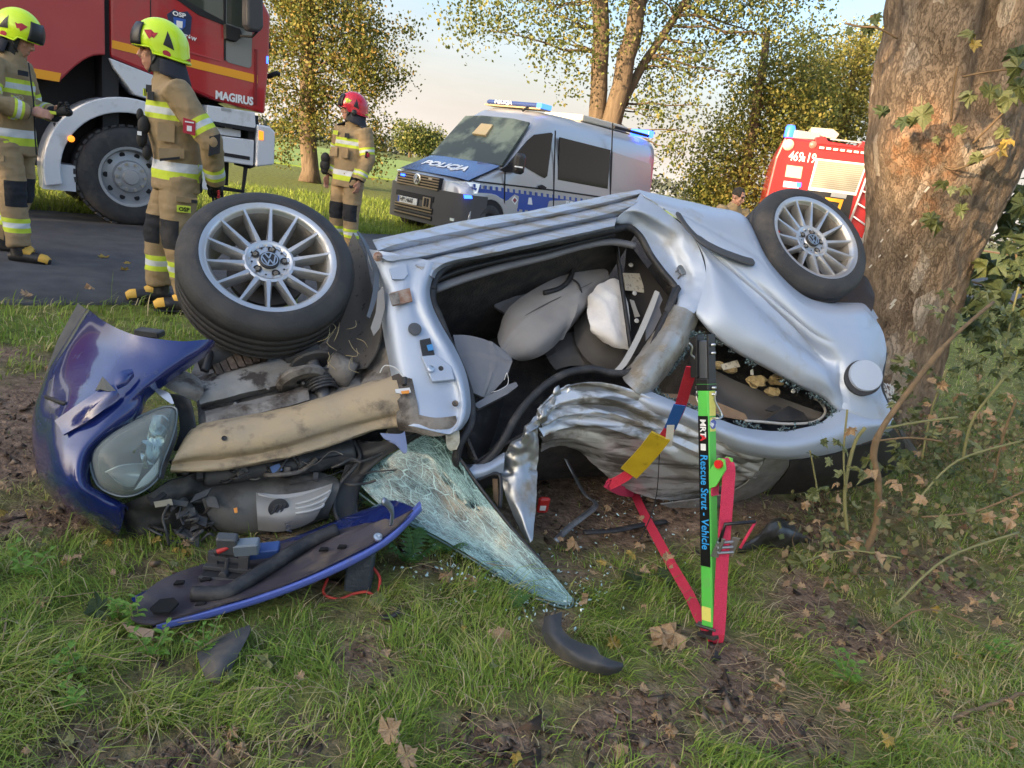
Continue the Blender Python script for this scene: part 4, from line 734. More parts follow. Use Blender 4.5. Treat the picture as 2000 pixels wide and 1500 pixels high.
tr = n.new('ShaderNodeBsdfTransparent'); tr.inputs['Color'].default_value = (.80, .88, .86, 1); gls = n.new('ShaderNodeBsdfPrincipled'); gls.inputs['Base Color'].default_value = (.40, .45, .43, 1); gls.inputs['Roughness'].default_value = .12
lw = n.new('ShaderNodeLayerWeight'); lw.inputs['Blend'].default_value = .35; mr = n.new('ShaderNodeMapRange'); mr.inputs['To Min'].default_value = .24; mr.inputs['To Max'].default_value = .8; l.new(lw.outputs['Facing'], mr.inputs['Value'])
ms = n.new('ShaderNodeMixShader'); l.new(mr.outputs['Result'], ms.inputs['Fac']); l.new(tr.outputs['BSDF'], ms.inputs[1]); l.new(gls.outputs['BSDF'], ms.inputs[2]); l.new(ms.outputs['Shader'], out.inputs['Surface'])
hl = empty('headlight', (0, 0, 0)); hl.parent = car; hl.location = -wloc(car)
surf('lens', [ringp(1.0, -.07), ringp(.97, -.03), ringp(.8, .005), ringp(.5, .02), ringp(.2, .026), ringp(.02, .027)], glassm, hl, 3, 3, 0, closed=True)
surf('housing', [ringp(1.03, -.06), ringp(1.04, -.10), ringp(.95, -.2), ringp(.5, -.26), ringp(.05, -.28)], mat('lamp_housing', (.20, .22, .22), .35, .5), hl, 3, 3, .004, closed=True)
chrome = mat('lamp_reflector', (.75, .8, .8), .12, 1.); bez = mat('lamp_bezel', (.38, .42, .43), .3, .6)
surf('reflector', q([[(298, 812, -.06), (318, 812, -.06), (330, 822, -.06)], [(290, 840, -.14), (305, 850, -.17), (325, 850, -.1)], [(282, 880, -.13), (300, 890, -.17), (312, 892, -.1)], [(290, 908, -.09), (300, 908, -.1), (306, 908, -.08)]]), chrome, hl, 5, 5, .003)
surf('reflector', q([[(278, 860, -.07), (288, 858, -.07)], [(274, 885, -.12), (284, 890, -.12)], [(280, 912, -.07), (288, 915, -.07)]]), chrome, hl, 5, 5, .003)
surf('bezel', q([[(205, 922, -.06), (240, 908, -.05), (280, 905, -.07)], [(212, 925, -.08), (240, 925, -.1), (272, 930, -.1)], [(225, 938, -.07), (245, 950, -.07), (262, 950, -.07)]]), bez, hl, 5, 5, .003)
surf('bezel', q([[(278, 935, -.05), (296, 916, -.05), (312, 895, -.05)], [(262, 958, -.05), (290, 945, -.04), (308, 925, -.04)]]), bez, hl, 5, 4, .003)
surf('bezel', q([[(330, 800, -.07), (342, 806, -.07)], [(333, 850, -.065), (345, 850, -.08)], [(314, 905, -.06), (326, 905, -.08)], [(308, 935, -.06), (318, 935, -.09)]]), darkp, hl, 4, 4, .006)
strip('lens_rim', [(x, y, -.068) for x, y in HL], .005, darkp, hl, closed=True)
# headlamp carrier
surf('headlamp_carrier', q([[(320, 768, -.14), (350, 772, -.12), (372, 780, -.12)], [(345, 795, -.16), (365, 800, -.14), (378, 810, -.12)], [(352, 840, -.16), (366, 840, -.14), (382, 848, -.1)], [(340, 880, -.16), (352, 878, -.14), (366, 872, -.1)]]), darkp, car, 4, 4, .006)
surf('torn_bracket', q([[(296, 757, -.06), (310, 760, -.06)], [(315, 775, -.05), (330, 768, -.05)], [(336, 790, -.05), (340, 788, -.05)]]), alloy, car, 4, 4, .003)
surf('corner_bracket', q([[(345, 720, -.18), (370, 730, -.18), (390, 742, -.18)], [(325, 740, -.14), (365, 755, -.12), (398, 765, -.14)], [(315, 752, -.14), (355, 772, -.13), (385, 785, -.16)]]), greybeige, car, 5, 5, .006, disp=dent(.008, 12))
MB().lathe([(.014, 0), (.012, .008), (0, .008)], CAR.at(353, 722, -.16), _CN, 12).build('bolt', steel, car)
surf('fender_rail', q([[(352, 874, -.12), (385, 833, -.12), (470, 814, -.12), (558, 797, -.12), (646, 772, -.11), (712, 751, -.1), (775, 734, -.08)], [(347, 882, -.06), (386, 842, -.06), (470, 823, -.06), (558, 806, -.06), (646, 781, -.06), (712, 760, -.05), (775, 743, -.03)], [(343, 890, -.04), (390, 866, -.03), (475, 852, -.03), (563, 833, -.03), (652, 806, -.03), (718, 785, -.02), (781, 768, -.01)],
                      [(338, 900, -.045), (394, 888, -.04), (475, 878, -.04), (568, 858, -.04), (658, 832, -.04), (724, 811, -.03), (785, 796, -.015)], [(335, 908, -.075), (395, 899, -.075), (476, 891, -.075), (572, 871, -.075), (662, 844, -.07), (728, 822, -.06), (787, 812, -.03)], [(333, 919, -.07), (395, 917, -.07), (476, 909, -.07), (580, 887, -.07), (668, 860, -.07), (735, 838, -.06), (790, 830, -.04)], [(334, 921, -.13), (396, 919, -.13), (477, 911, -.13), (581, 889, -.13), (669, 862, -.12), (736, 840, -.11), (791, 832, -.09)]]), beige, car, 6, 5, .005, disp=lambda p, u, v: .004*nz(p, 9, 2)+.002*nz(p, 30, 5)+(.006*nz(p, 13, 9) if .55 < v < .9 else 0))
for x, y in ((438, 856), (738, 798)): MB().lathe([(.0085, 0), (.006, -.003), (0, -.004)], CAR.at(x, y, -.022), _CN, 16).build('rail_hole', blackp, car)
surf('fender_rail_root', q([[(765, 735, -.04), (790, 728, -.02), (805, 740, -.01)], [(775, 780, -.01), (800, 782, .0), (815, 790, .0)], [(785, 815, -.02), (805, 822, -.01), (822, 830, -.01)], [(790, 835, -.07), (808, 842, -.06), (830, 850, -.05)]]), greybeige, car, 5, 5, .005, disp=dent(.005, 16))
surf('inner_wing', q([[(395, 690, -.46), (470, 675, -.46), (560, 665, -.46), (650, 650, -.44), (740, 610, -.36), (770, 600, -.2)], [(370, 740, -.36), (460, 725, -.38), (550, 708, -.40), (640, 690, -.38), (720, 665, -.3), (772, 650, -.14)], [(385, 785, -.26), (465, 768, -.28), (555, 750, -.30), (640, 735, -.28), (715, 715, -.22), (774, 700, -.1)], [(388, 815, -.18), (468, 798, -.2), (557, 780, -.22), (645, 762, -.2), (712, 742, -.16), (775, 735, -.08)], [(392, 850, -.12), (470, 832, -.12), (558, 814, -.12), (646, 790, -.12), (712, 768, -.11), (776, 750, -.08)]]), greybeige, car, 7, 6, .006, disp=lambda p, u, v: .012*nz(p, 8, 2)+.006*nz(p, 22, 5)+.012*(1 if (u*5.2) % 1 < .12 and v > .3 else 0)-.02*math.exp(-((v-.42)/.05)**2))
strip('crash_beam', [(385, 700, -.25), (420, 692, -.25), (470, 680, -.28), (520, 672, -.3)], .05, darkp, n_=12)
rad = MB()
for k in range(7): rad.frame_box(CAR.at(420+14*k, 712-5*k, -.26), _CU*.3+_CV, _CU, _CN, .055, .012, .03)
rad.build('oil_cooler', mat('finned_cooler', (.20, .15, .12), .7, .3, col2=(.08, .06, .05), ns=60), car, bevel=.002)
strip('tie_rod', [(400, 725, -.2), (408, 700, -.2), (412, 680, -.22)], .014, blackp); strip('drive_hose', [(560, 700, -.22), (590, 690, -.2), (620, 680, -.2)], .03, darkp)
surf('chassis_leg', q([[(380, 738, -.32), (460, 716, -.32), (540, 694, -.33), (612, 668, -.35)], [(383, 750, -.21), (460, 727, -.21), (540, 705, -.22), (612, 680, -.24)], [(387, 772, -.175), (465, 752, -.175), (545, 731, -.185), (615, 710, -.2)], [(390, 788, -.18), (467, 769, -.18), (547, 750, -.19), (617, 731, -.21)], [(392, 796, -.24), (468, 778, -.24), (548, 758, -.25), (618, 740, -.27)]]), mat('galvanised_chassis_leg', (.36, .345, .32), .6, .15, col2=(.22, .205, .185), ns=7, dirt=(.06, .05, .045), ds=9, dlo=.52, dhi=.6, bump=.3, bs=40), car, 8, 5, .006, disp=lambda p, u, v: .004*nz(p, 14, 2)+.002*nz(p, 40, 2), linear=True)
surf('wing_stiffener', q([[(400, 805, -.16), (470, 788, -.17), (540, 772, -.18), (600, 752, -.19)], [(402, 815, -.12), (472, 798, -.13), (542, 781, -.14), (602, 762, -.16)], [(403, 832, -.11), (473, 814, -.12), (543, 797, -.13), (604, 780, -.15)], [(404, 838, -.16), (474, 820, -.17), (544, 803, -.18), (604, 786, -.2)]]), greybeige, car, 7, 5, .006, disp=lambda p, u, v: .004*nz(p, 18, 5)+.002*nz(p, 40, 2), linear=True)
rg = random.Random(5)
for k in range(16):
    x, y = rg.uniform(400, 600), 0; y = 735+(600-x)*.19+rg.uniform(0, 75); MB().lathe([(.006, 0), (.006, .004), (.003, .006), (0, .006)], CAR.at(x, y, -.165), _CN, 8).build('bolt', rg.choice((alloy_in, darkp, rust)), car)
for k in range(34):
    x0, y0 = rg.uniform(350, 700), rg.uniform(880, 950); w_ = rg.uniform(-.24, -.13); L = rg.uniform(30, 110)
    strip('wire', [(x0, y0, w_), (x0+L*.3, y0+rg.uniform(-14, 14), w_+.02), (x0+L*.7, y0+rg.uniform(-20, 12)-L*.12, w_+rg.uniform(-.02, .03)), (x0+L, y0-L*.22+rg.uniform(-10, 10), w_)], rg.choice((.002, .003, .005, .008)), rg.choice((blackp, blackp, darkp, darkp, greybeige, rubber)), n_=5, sub=5)
for k in range(18):
    x0, y0 = rg.uniform(370, 660), rg.uniform(890, 935); p_ = CAR.at(x0, y0, rg.uniform(-.22, -.16)); MB().frame_box(p_, _CU+rg.uniform(-.5, .5)*_CV, _CV-rg.uniform(-.5, .5)*_CU, _CN, rg.uniform(.008, .026), rg.uniform(.006, .016), rg.uniform(.006, .02), .002).build('bracket', rg.choice((blackp, darkp, darkp, greybeige, alloy_in)), car)
for k in range(12):
    x0, y0 = rg.uniform(250, 430), rg.uniform(955, 1062); p_ = CAR.at(x0, y0, -.13-(y0-955)/110*.13); MB().frame_box(p_, _CU+rg.uniform(-.8, .8)*_CV, _CV-rg.uniform(-.8, .8)*_CU, _CN+rg.uniform(-.6, .6)*_CU, rg.uniform(.012, .045), rg.uniform(.008, .024), rg.uniform(.002, .006), .001).build('broken_plastic_piece', rg.choice((blackp, darkp, darkp, MATS.get('grimy_black_plastic') or darkp)), car)
for k in range(12):
    x0, y0 = rg.uniform(640, 700), rg.uniform(620, 720); strip('grass_stalk_caught', [(x0, y0, -.1), (x0+rg.uniform(-15, 15), y0+rg.uniform(5, 25), -.08), (x0+rg.uniform(-25, 25), y0+rg.uniform(10, 40), -.1)], .0012, MATS.get('straw_bit') or mat('straw_bit', (.38, .31, .18), .8), n_=4, sub=3)
# suspension strut with coil spring
pa, pb = CAR.at(606, 700, -.2), CAR.at(634, 782, -.19); axs = (pb-pa)/np.linalg.norm(pb-pa); L = np.linalg.norm(pb-pa)
sm = MB(); sm.tube([pa-axs*.03, pb], .027, 14); sm.lathe([(0, 0), (.072, .0), (.078, .008), (.072, .014), (.03, .016)], pa+axs*.006, axs, 30); sm.lathe([(.03, 0), (.066, .004), (.07, .012), (.03, .02)], pa+axs*.072, axs, 30); sm.build('shock_absorber', mat('strut_steel', (.16, .16, .165), .45, .6, dirt=(.18, .15, .12), ds=20), car, smooth=True, auto=35)
e1 = np.cross(axs, [0, 0, 1.]); e1 /= np.linalg.norm(e1); e2 = np.cross(axs, e1)
MB().tube([pa+axs*(.085+.012*k/14)+(e1*math.cos(k*2*math.pi/14)+e2*math.sin(k*2*math.pi/14))*.055 for k in range(0, 14*5)], .0065, 6).build('coil_spring', mat('spring_steel', (.06, .06, .062), .45, .5, dirt=(.15, .13, .11), ds=25), car, smooth=True)
MB().tube([CAR.at(646, 716, -.19), CAR.at(690, 735, -.18)], [.06, .05], 12).build('engine_mount', greybeige, car, smooth=True)
MB().lathe([(.02, .0), (.075, .01), (.09, -.005), (.085, -.02), (.02, -.02)], CAR.at(590, 745, -.17), axs, 28).build('spring_seat', greybeige, car, smooth=True, auto=35)
surf('wheel_arch_liner', q([[(690, 455, -.28), (712, 500, -.22), (726, 560, -.16), (742, 600, -.10)], [(670, 520, -.32), (695, 560, -.28), (720, 610, -.2), (745, 650, -.1)], [(650, 620, -.32), (680, 650, -.26), (705, 675, -.2), (735, 690, -.12)], [(640, 690, -.3), (665, 710, -.24), (690, 722, -.2), (715, 718, -.14)]]), mat('mud_spattered_liner', (.085, .078, .072), .8, col2=(.115, .105, .095), ns=4, dirt=(.03, .026, .022), ds=38, dlo=.6, dhi=.66), car, 5, 5, .005, disp=dent(.006, 8))
surf('fender_edge', q([[(697, 452, -.1), (703, 456, -.1)], [(716, 490, -.06), (726, 492, -.06)], [(730, 535, -.03), (740, 535, -.03)], [(726, 580, -.03), (737, 578, -.03)], [(716, 618, -.04), (722, 622, -.04)]]), mat('blue_grey_fender_edge', (.10, .115, .135), .35, .4), car, 4, 5, .006)
plate('torn_liner_scrap', [(738, 570, -.02), (748, 560, -.02), (752, 600, -.02), (742, 640, -.02), (730, 655, -.02), (724, 640, -.02), (734, 610, -.02)], -.02, mat('pale_torn_plastic', (.24, .23, .22), .8))
# engine bay
surf('radiator_support', q([[(236, 985, -.2), (300, 960, -.14), (345, 935, -.14), (395, 925, -.18)], [(240, 1012, -.24), (305, 990, -.18), (355, 975, -.2), (400, 965, -.24)], [(250, 1040, -.28), (315, 1030, -.24), (365, 1022, -.26), (405, 1010, -.28)], [(270, 1060, -.32), (330, 1062, -.3), (375, 1065, -.32), (415, 1062, -.34)]]), mat('grimy_black_plastic', (.03, .03, .03), .55, col2=(.07, .066, .06), ns=16, dirt=(.10, .09, .075), ds=16, dlo=.5, dhi=.66), car, 7, 7, .008, disp=lambda p, u, v: .022*nz(p, 15, 3)+.010*nz(p, 40, 5))
plate('type_label', [(300, 980), (335, 974), (338, 986), (303, 991)], -.13, mat('faded_label', (.34, .30, .22), .7))
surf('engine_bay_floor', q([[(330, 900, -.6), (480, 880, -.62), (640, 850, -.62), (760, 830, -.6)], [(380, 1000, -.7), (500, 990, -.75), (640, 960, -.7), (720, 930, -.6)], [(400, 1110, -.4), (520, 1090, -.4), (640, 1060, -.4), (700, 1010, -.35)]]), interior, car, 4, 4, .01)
EC = [[(388, 945, -.26), (430, 938, -.26), (500, 930, -.26), (596, 921, -.25), (655, 935, -.24)], [(392, 965, -.21), (440, 962, -.2), (505, 955, -.2), (600, 944, -.19), (662, 948, -.2)], [(405, 1000, -.22), (450, 1000, -.205), (505, 996, -.205), (590, 985, -.205), (656, 968, -.21)], [(425, 1030, -.26), (465, 1036, -.25), (506, 1036, -.25), (570, 1028, -.25), (640, 1004, -.25)], [(440, 1040, -.33), (470, 1043, -.33), (506, 1044, -.33), (575, 1036, -.33), (645, 1010, -.33)]]
surf('engine_cover', q(EC), mat('grey_engine_cover', (.085, .082, .078), .5, col2=(.12, .115, .105), ns=8, dirt=(.05, .045, .04), ds=9, dlo=.5, dhi=.7), car, 5, 5, .012, disp=dent(.002, 20))
SV = [[(500, 964, -.195), (545, 974, -.19), (590, 968, -.185), (649, 946, -.19)], [(501, 985, -.185), (545, 985, -.18), (590, 981, -.178), (644, 966, -.18)], [(503, 1010, -.19), (545, 1012, -.185), (590, 1005, -.18), (624, 996, -.185)], [(505, 1033, -.23), (545, 1036, -.225), (585, 1027, -.22), (612, 1014, -.21)]]
surf('engine_cover_badge_panel', q(SV), mat('silver_grey_plastic', (.34, .33, .31), .42, .2, col2=(.27, .26, .24), ns=8), car, 5, 5, .012)
surf('engine_cover_top', q([[(500, 963, -.2), (545, 958, -.2), (600, 952, -.2), (650, 945, -.195)], [(505, 966, -.185), (545, 975, -.18), (590, 968, -.178), (648, 948, -.185)]]), mat('light_grey_plastic', (.45, .45, .45), .45), car, 5, 4, .006)
for k in range(3): strip('cover_rib', [(577, 989+9*k-4, -.172), (605, 982+10*k-4, -.17), (628, 974+11*k-6, -.172), (646-7*k, 958+13*k, -.178)], .0045, mat('rib_grey', (.46, .46, .45), .4))
eo = CAR.at(544, 992, -.172)
ex = _CU-.1*_CN; ey = -(_CV*.75-_CN*.55); ey /= np.linalg.norm(ey)
MB().lathe([(.033, 0), (.033, .004), (.029, .005), (.0, .003)], eo, np.cross(ex, ey), 28).build('round_emblem', mat('dark_emblem', (.06, .06, .062), .4, .3), car, smooth=True, auto=35)
for dx in (-.013, 0, .013): MB().frame_box(eo+ex*dx+np.cross(ex, ey)*.006, ex*.6+ey, ex, np.cross(ex, ey), .015, .0035, .002).build('emblem_bar', steel, car)
text('engine_lettering', '16V', CAR.at(556, 1016, -.172)+np.cross(ex, ey)*.006, -ey*1.0, ex, .026, steel, car, .002)
plate('dipstick_tag', [(456, 993), (463, 991), (464, 1001), (458, 1002)], -.17, amber)
strip('intake_pipe', [(400, 932, -.2), (450, 925, -.2), (520, 915, -.2), (580, 905, -.2)], .032, darkp, n_=12)
strip('intake_pipe', [(575, 905, -.2), (610, 900, -.22), (640, 890, -.22), (690, 880, -.22)], .045, mat('ribbed_black_hose', (.05, .052, .055), .4, dirt=(.12, .11, .1), ds=20), n_=14)
for k in range(8): strip('hose_clamp' if k == 7 else 'hose_rib', [(566+5*k, 912-1.5*k, -.2), (570+5*k, 890-1.5*k, -.2)], .012, blackp)
plate('blue_connector', [(527, 912), (545, 905), (552, 918), (532, 924)], -.14, mat('blue_plastic', (.10, .17, .36), .5))
strip('coolant_hose', [(345, 950, -.2), (352, 975, -.2), (368, 995, -.2), (378, 1010, -.2)], .018, darkp, n_=10)
strip('coolant_hose', [(385, 880+40, -.25), (375, 945, -.25), (360, 960, -.25)], .03, blackp, n_=10)
strip('wiring_loom', [(330, 985, -.12), (318, 1010, -.14), (325, 1040, -.16), (330, 1065, -.2)], .004, darkp); strip('wiring_loom', [(395, 905, -.16), (420, 912, -.15), (450, 905, -.15), (470, 918, -.16)], .006, darkp)
for k in range(26):
    x0, y0 = random.uniform(300, 420), random.uniform(960, 1060); d_ = random.uniform(-.3, -.16)
    strip('broken_plastic_splinter', [(x0, y0, d_), (x0+random.uniform(-22, 22), y0+random.uniform(-14, 14), d_+.02), (x0+random.uniform(-36, 36), y0+random.uniform(-18, 18), d_)], random.uniform(.002, .007), random.choice((blackp, darkp, darkp, greybeige)), n_=5, sub=3)
surf('battery_tray', q([[(372, 1000, -.3), (398, 990, -.3)], [(378, 1040, -.3), (404, 1032, -.3)]]), darkp, car, 3, 3, .05)
surf('scuttle_panel', q([[(815, 846, -.12), (790, 852, -.14), (745, 862, -.18), (700, 862, -.2)], [(800, 858, -.15), (765, 880, -.18), (720, 885, -.2), (690, 868, -.22)], [(745, 890, -.2), (720, 915, -.22), (690, 910, -.24), (664, 940, -.25)], [(712, 930, -.26), (695, 955, -.26), (672, 955, -.26), (655, 975, -.27)], [(698, 975, -.28), (690, 1000, -.28), (672, 1000, -.28), (657, 1005, -.28)], [(700, 1010, -.28), (690, 1025, -.28), (675, 1022, -.28), (662, 1018, -.28)]]), mat('black_scuttle', (.022, .023, .026), .42, dirt=(.06, .055, .05), ds=14), car, 5, 5, .006)
strip('scuttle_seal', [(690, 862, -.2), (703, 890, -.2), (690, 915, -.2), (664, 945, -.22), (653, 980, -.24), (658, 1010, -.25), (680, 1028, -.26), (698, 1018, -.26)], .008, darkp)
surf('bonnet_hinge', q([[(742, 846, -.06), (780, 848, -.05), (790, 842, -.05)], [(752, 858, -.06), (778, 862, -.05), (793, 860, -.05)], [(772, 866, -.05), (782, 874, -.05), (795, 874, -.05)], [(783, 880, -.05), (789, 886, -.05), (794, 884, -.05)]]), mat('blue_grey_hinge', (.16, .20, .34), .45), car, 4, 4, .006)
# bonnet, sprung open and resting on its block; points given by pixel and height above ground
def hz(rows): return [[gp(x, y, z) for x, y, z in r_] for r_ in rows]
HD = [[(305, 1226, .03), (410, 1199, .05), (530, 1163, .08), (650, 1115, .13), (755, 1058, .19), (822, 992, .26)],
      [(300, 1220, .045), (408, 1190, .065), (528, 1152, .095), (648, 1102, .145), (748, 1046, .205), (806, 996, .265)],
      [(262, 1212, .05), (372, 1168, .05), (490, 1130, .06), (610, 1085, .10), (705, 1042, .17), (762, 1018, .22)],
      [(258, 1195, .06), (345, 1142, .06), (450, 1112, .06), (570, 1074, .09), (665, 1042, .15), (735, 1024, .2)],
      [(275, 1165, .06), (325, 1128, .06), (405, 1100, .06), (520, 1070, .08), (625, 1045, .12), (715, 1022, .17)]]
surf('bonnet_inner_panel', hz(HD[1:]), underhood, car, 6, 5, .006, disp=lambda p, u, v: .006*nz(p, 10, 2)+.014*(1 if abs(v-.35) < .12 and .25 < u < .95 else 0)-.010*math.exp(-((u-.13)/.05)**2-((v-.45)/.16)**2))
surf('bonnet_edge', hz([[(x, y+5, z-.012) for x, y, z in HD[0]], [(x, y+1, z-.002) for x, y, z in HD[0]], [(x, y-4, z+.006) for x, y, z in HD[0]], [(x+1, y-8, z+.006) for x, y, z in HD[0]], [(x-2, y-12, z+.004) for x, y, z in HD[0]]]), blue_edge, car, 6, 4, .006, disp=lambda p, u, v: .0012*math.sin(v*12)+.002*nz(p, 12, 3))
surf('bonnet_skin', hz([[(x, y+6, z-.014) for x, y, z in HD[0]], [(x-5, y-40, z-.03) for x, y, z in HD[2]], [(x, y, .025) for x, y, z in HD[4]]]), blue, car, 6, 4, .004)
MB().prism([(-.030, -.014), (-.012, -.028), (.026, -.022), (.034, .012), (.012, .028), (-.02, .018)], gp(320, 1183, .075), (1, 0, .08), (0, 1, .2), (0, -.2, 1), -.004, .003).build('bonnet_opening', mat('deep_black_hole', (.004, .004, .005), .9), car)
for x, y, z in ((392, 1180, .065), (350, 1138, .07), (402, 1132, .07), (632, 1073, .14), (668, 1068, .16)): MB().prism([(-.012, -.006), (.012, -.004), (.012, .006), (-.010, .008)], gp(x, y, z), (1, .2, .1), (0, 1, .2), (0, -.2, 1), -.004, .003).build('bonnet_slot', mat('slot_black', (.005, .005, .006), .9), car)
MB().lathe([(.014, 0), (.013, .006), (.006, .008), (0, .006)], gp(738, 1050, .20), (.1, -.4, .9), 18).build('bolt', steel, car)
P = catmull([gp(x, y, z) for x, y, z in ((376, 1160, .07), (440, 1158, .08), (480, 1135, .09), (540, 1098, .11), (600, 1060, .13), (660, 1035, .16))], 6); MB().tube(P, .022, 8).build('bonnet_rubber_seal', rubber, car, smooth=True)
P = catmull([gp(x, y, z) for x, y, z in ((764, 1022, .25), (766, 1000, .30), (758, 985, .34), (748, 978, .36))], 5); MB().tube(P, .012, 6, flat=.5).build('bonnet_hinge', mat('bent_hinge_steel', (.30, .34, .42), .35, .7), car, smooth=True)
surf('torn_bonnet_corner', hz([[(240, 1218, .04), (275, 1226, .03), (302, 1230, .028)], [(250, 1232, .02), (278, 1244, .015), (298, 1246, .015)]]), mat('bare_fibre_edge', (.30, .22, .16), .8), car, 4, 4, .005)
# latch and lock carrier standing on the bonnet
lk = MB(); o_ = gp(446, 1108, .08)
for dx in (-.045, .045): lk.frame_box(o_+np.array([dx, 0, .02]), (1, .1, 0), (0, 1, 0), (0, 0, 1), .014, .006, .026)
lk.frame_box(o_+np.array([0, 0, .03]), (1, .1, 0), (0, 1, 0), (0, 0, 1), .05, .008, .008); lk.frame_box(o_+np.array([0, -.005, .0]), (1, .1, 0), (0, 1, 0), (0, 0, 1), .066, .01, .006); lk.tube([o_+np.array([0, -.012, .04]), o_+np.array([0, -.014, -.03])], .006, 8); lk.lathe([(.012, 0), (.012, .02), (0, .02)], o_+np.array([0, -.02, -.005]), (0, -1, 0), 12)
lk.build('bonnet_latch', mat('latch_grey', (.10, .10, .105), .4, .5), car, bevel=.001)
MB().frame_box(gp(452, 1126, .05), (1, .1, 0), (0, 1, 0), (0, 0, 1), .075, .05, .022, .006).build('lock_carrier', blackp, car)
MB().frame_box(gp(445, 1062, .16), (1, .2, 0), (-.2, 1, .3), (0, -.3, 1), .028, .016, .032, .004).build('relay_box', mat('grey_relay_box', (.07, .075, .08), .5), car)
MB().frame_box(gp(482, 1068, .15), (1, .3, .1), (-.2, 1, .3), (0, -.3, 1), .034, .018, .022, .004).build('washer_bottle', mat('milky_plastic', (.16, .19, .22), .4), car)
MB().frame_box(gp(508, 1076, .12), (1, .3, .15), (-.2, 1, .3), (0, -.3, 1), .055, .02, .016, .003).build('battery_strap', mat('deep_blue_plastic', (.03, .07, .22), .5), car)
strip_p = catmull([gp(425, 1078, .14), gp(438, 1072, .15), (gp(452, 1064, .16))], 5); MB().tube(strip_p, .008, 6).build('red_cable', mat('red_cable', (.42, .03, .03), .5), car, smooth=True)
P = catmull([gp(420, 1080, .13), gp(440, 1068, .15), gp(462, 1050, .18)], 5); MB().tube(P, .012, 6).build('black_cable', blackp, car, smooth=True)
MB().frame_box(gp(292, 650, .42), (1, .1, 0), (0, 1, 0), (0, 0, 1), .05, .03, .014, .004).build('lower_bracket', darkp, car)
# ================================================================== RESCUE STRUT AND STRAPS
green_p = mat('green_powder_coat', (.10, .52, .08), .38, dirt=(.16, .4, .12), ds=12, dlo=.6, dhi=.8)
sticker = mat('black_sticker', (.008, .008, .009), .35); txt_blue = mat('sky_blue_print', (.03, .33, .75), .5); txt_white = mat('white_print', (.8, .8, .8), .5); txt_red = mat('red_print', (.7, .03, .04), .5)
web_red = mat('red_webbing', (.52, .022, .05), .7, col2=(.62, .035, .08), ns=300, bump=.4, bs=500, stretch=(1, 1, .3))
web_pink = mat('pink_red_webbing', (.70, .05, .12), .7, col2=(.60, .03, .09), ns=260, bump=.5, bs=420)
web_blue = mat('blue_webbing_label', (.02, .12, .48), .7, bump=.4, bs=400); web_yel = mat('yellow_sleeve', (.50, .37, .02), .6, col2=(.42, .31, .015), ns=20, dirt=(.12, .09, .02), ds=16, dlo=.6, dhi=.75)
lab_yel = mat('yellow_label', (.72, .66, .16), .6, col2=(.55, .5, .14), ns=90, lo=.6, hi=.66); grey_tube = mat('grey_steel_tube', (.10, .11, .13), .4, .5)
blk_gloss = mat('black_enamel', (.012, .012, .014), .35)
SG = gp(1388, 1236, .02); ST = dp(1378, 660, 2.18); SD = (ST-SG); SLEN = np.linalg.norm(SD); SD = SD/SLEN
_a = np.array([-.74, -.67, 0.]); _a -= SD*(SD@_a); S_L = _a/np.linalg.norm(_a); S_R = np.cross(SD, S_L)
if S_R[0] < 0: S_R = -S_R
def sy(y):      # strut axis position for an image row
    best = min(np.linspace(-.05, 1.05, 400), key=lambda t_: abs((lambda P: 750-FOC*((P-CO)@_u)/((P-CO)@_f))(SG+SD*SLEN*t_)-y)); return best*SLEN
strut = empty('rescue_strut', SG*np.array([1, 1, 0]), 'tall green rescue strut with black sticker propped beside the wreck', 'rescue strut')
HT = .0205
def seg(y0, y1, h, m, nm, bev=.004):
    a0, a1 = sy(y0), sy(y1); return MB().frame_box(SG+SD*(a0+a1)/2, S_L, S_R, SD, h, h, (a1-a0)/2, bev).build(nm, m, strut, bevel=.001)
seg(1222, 738, HT, green_p, 'outer_tube'); seg(745, 664, HT*.82, grey_tube, 'inner_tube'); seg(764, 738, HT*1.12, blk_gloss, 'collar'); seg(752, 748, HT*1.16, green_p, 'collar_ring')
hd = MB(); a0, a1 = sy(742), sy(654)
for s_ in (-1, 1): hd.frame_box(SG+SD*(a0+a1)/2+S_R*s_*HT*.95, S_L, S_R, SD, HT*.9, .003, (a1-a0)/2)
hd.frame_box(SG+SD*(a0+a1)/2-S_R*HT*1.2+S_L*.01, S_L, S_R, SD, .02, .012, (a1-a0)/2*.9); hd.build('head_bracket', blk_gloss, strut, bevel=.001)
for y in (674, 690, 757, 770): MB().tube([SG+SD*sy(y)-S_R*.04, SG+SD*sy(y)+S_R*.034], .0045, 8).build('locking_pin', steel, strut, smooth=True)
fl = lambda y, off=0., lat=0.: SG+SD*sy(y)+S_L*(HT+off)+S_R*lat
fr_ = lambda y, off=0., lat=0.: SG+SD*sy(y)+S_R*(HT+off)+S_L*lat
def lab(nm, f_, nrm, tan, y0, y1, hw, m, off=.0006, lat=0.):
    a, c = f_(y0, off, lat), f_(y1, off, lat); return MB().frame_box((a+c)/2, tan, nrm, SD, hw, .0005, np.linalg.norm(c-a)/2).build(nm, m, strut)
lab('sticker', fl, S_L, S_R, 1103, 812, HT*.86, sticker)
text('strut_lettering', 'Rescue Strut - Vehicle', fl(886, .0014, -HT*.52), -SD, S_R, .0375, txt_blue, strut, .0004, xs=.88, bold=.0004)
text('strut_lettering', 'MRT', fl(818, .0014, -HT*.45), -SD, S_R, .028, txt_white, strut, .0004, bold=.0008)
text('strut_lettering', 'A', fl(848, .0014, -HT*.45), -SD, S_R, .028, txt_red, strut, .0004, bold=.0008)
lab('sticker_code', fl, S_L, S_R, 878, 866, HT*.45, txt_white, .0014)
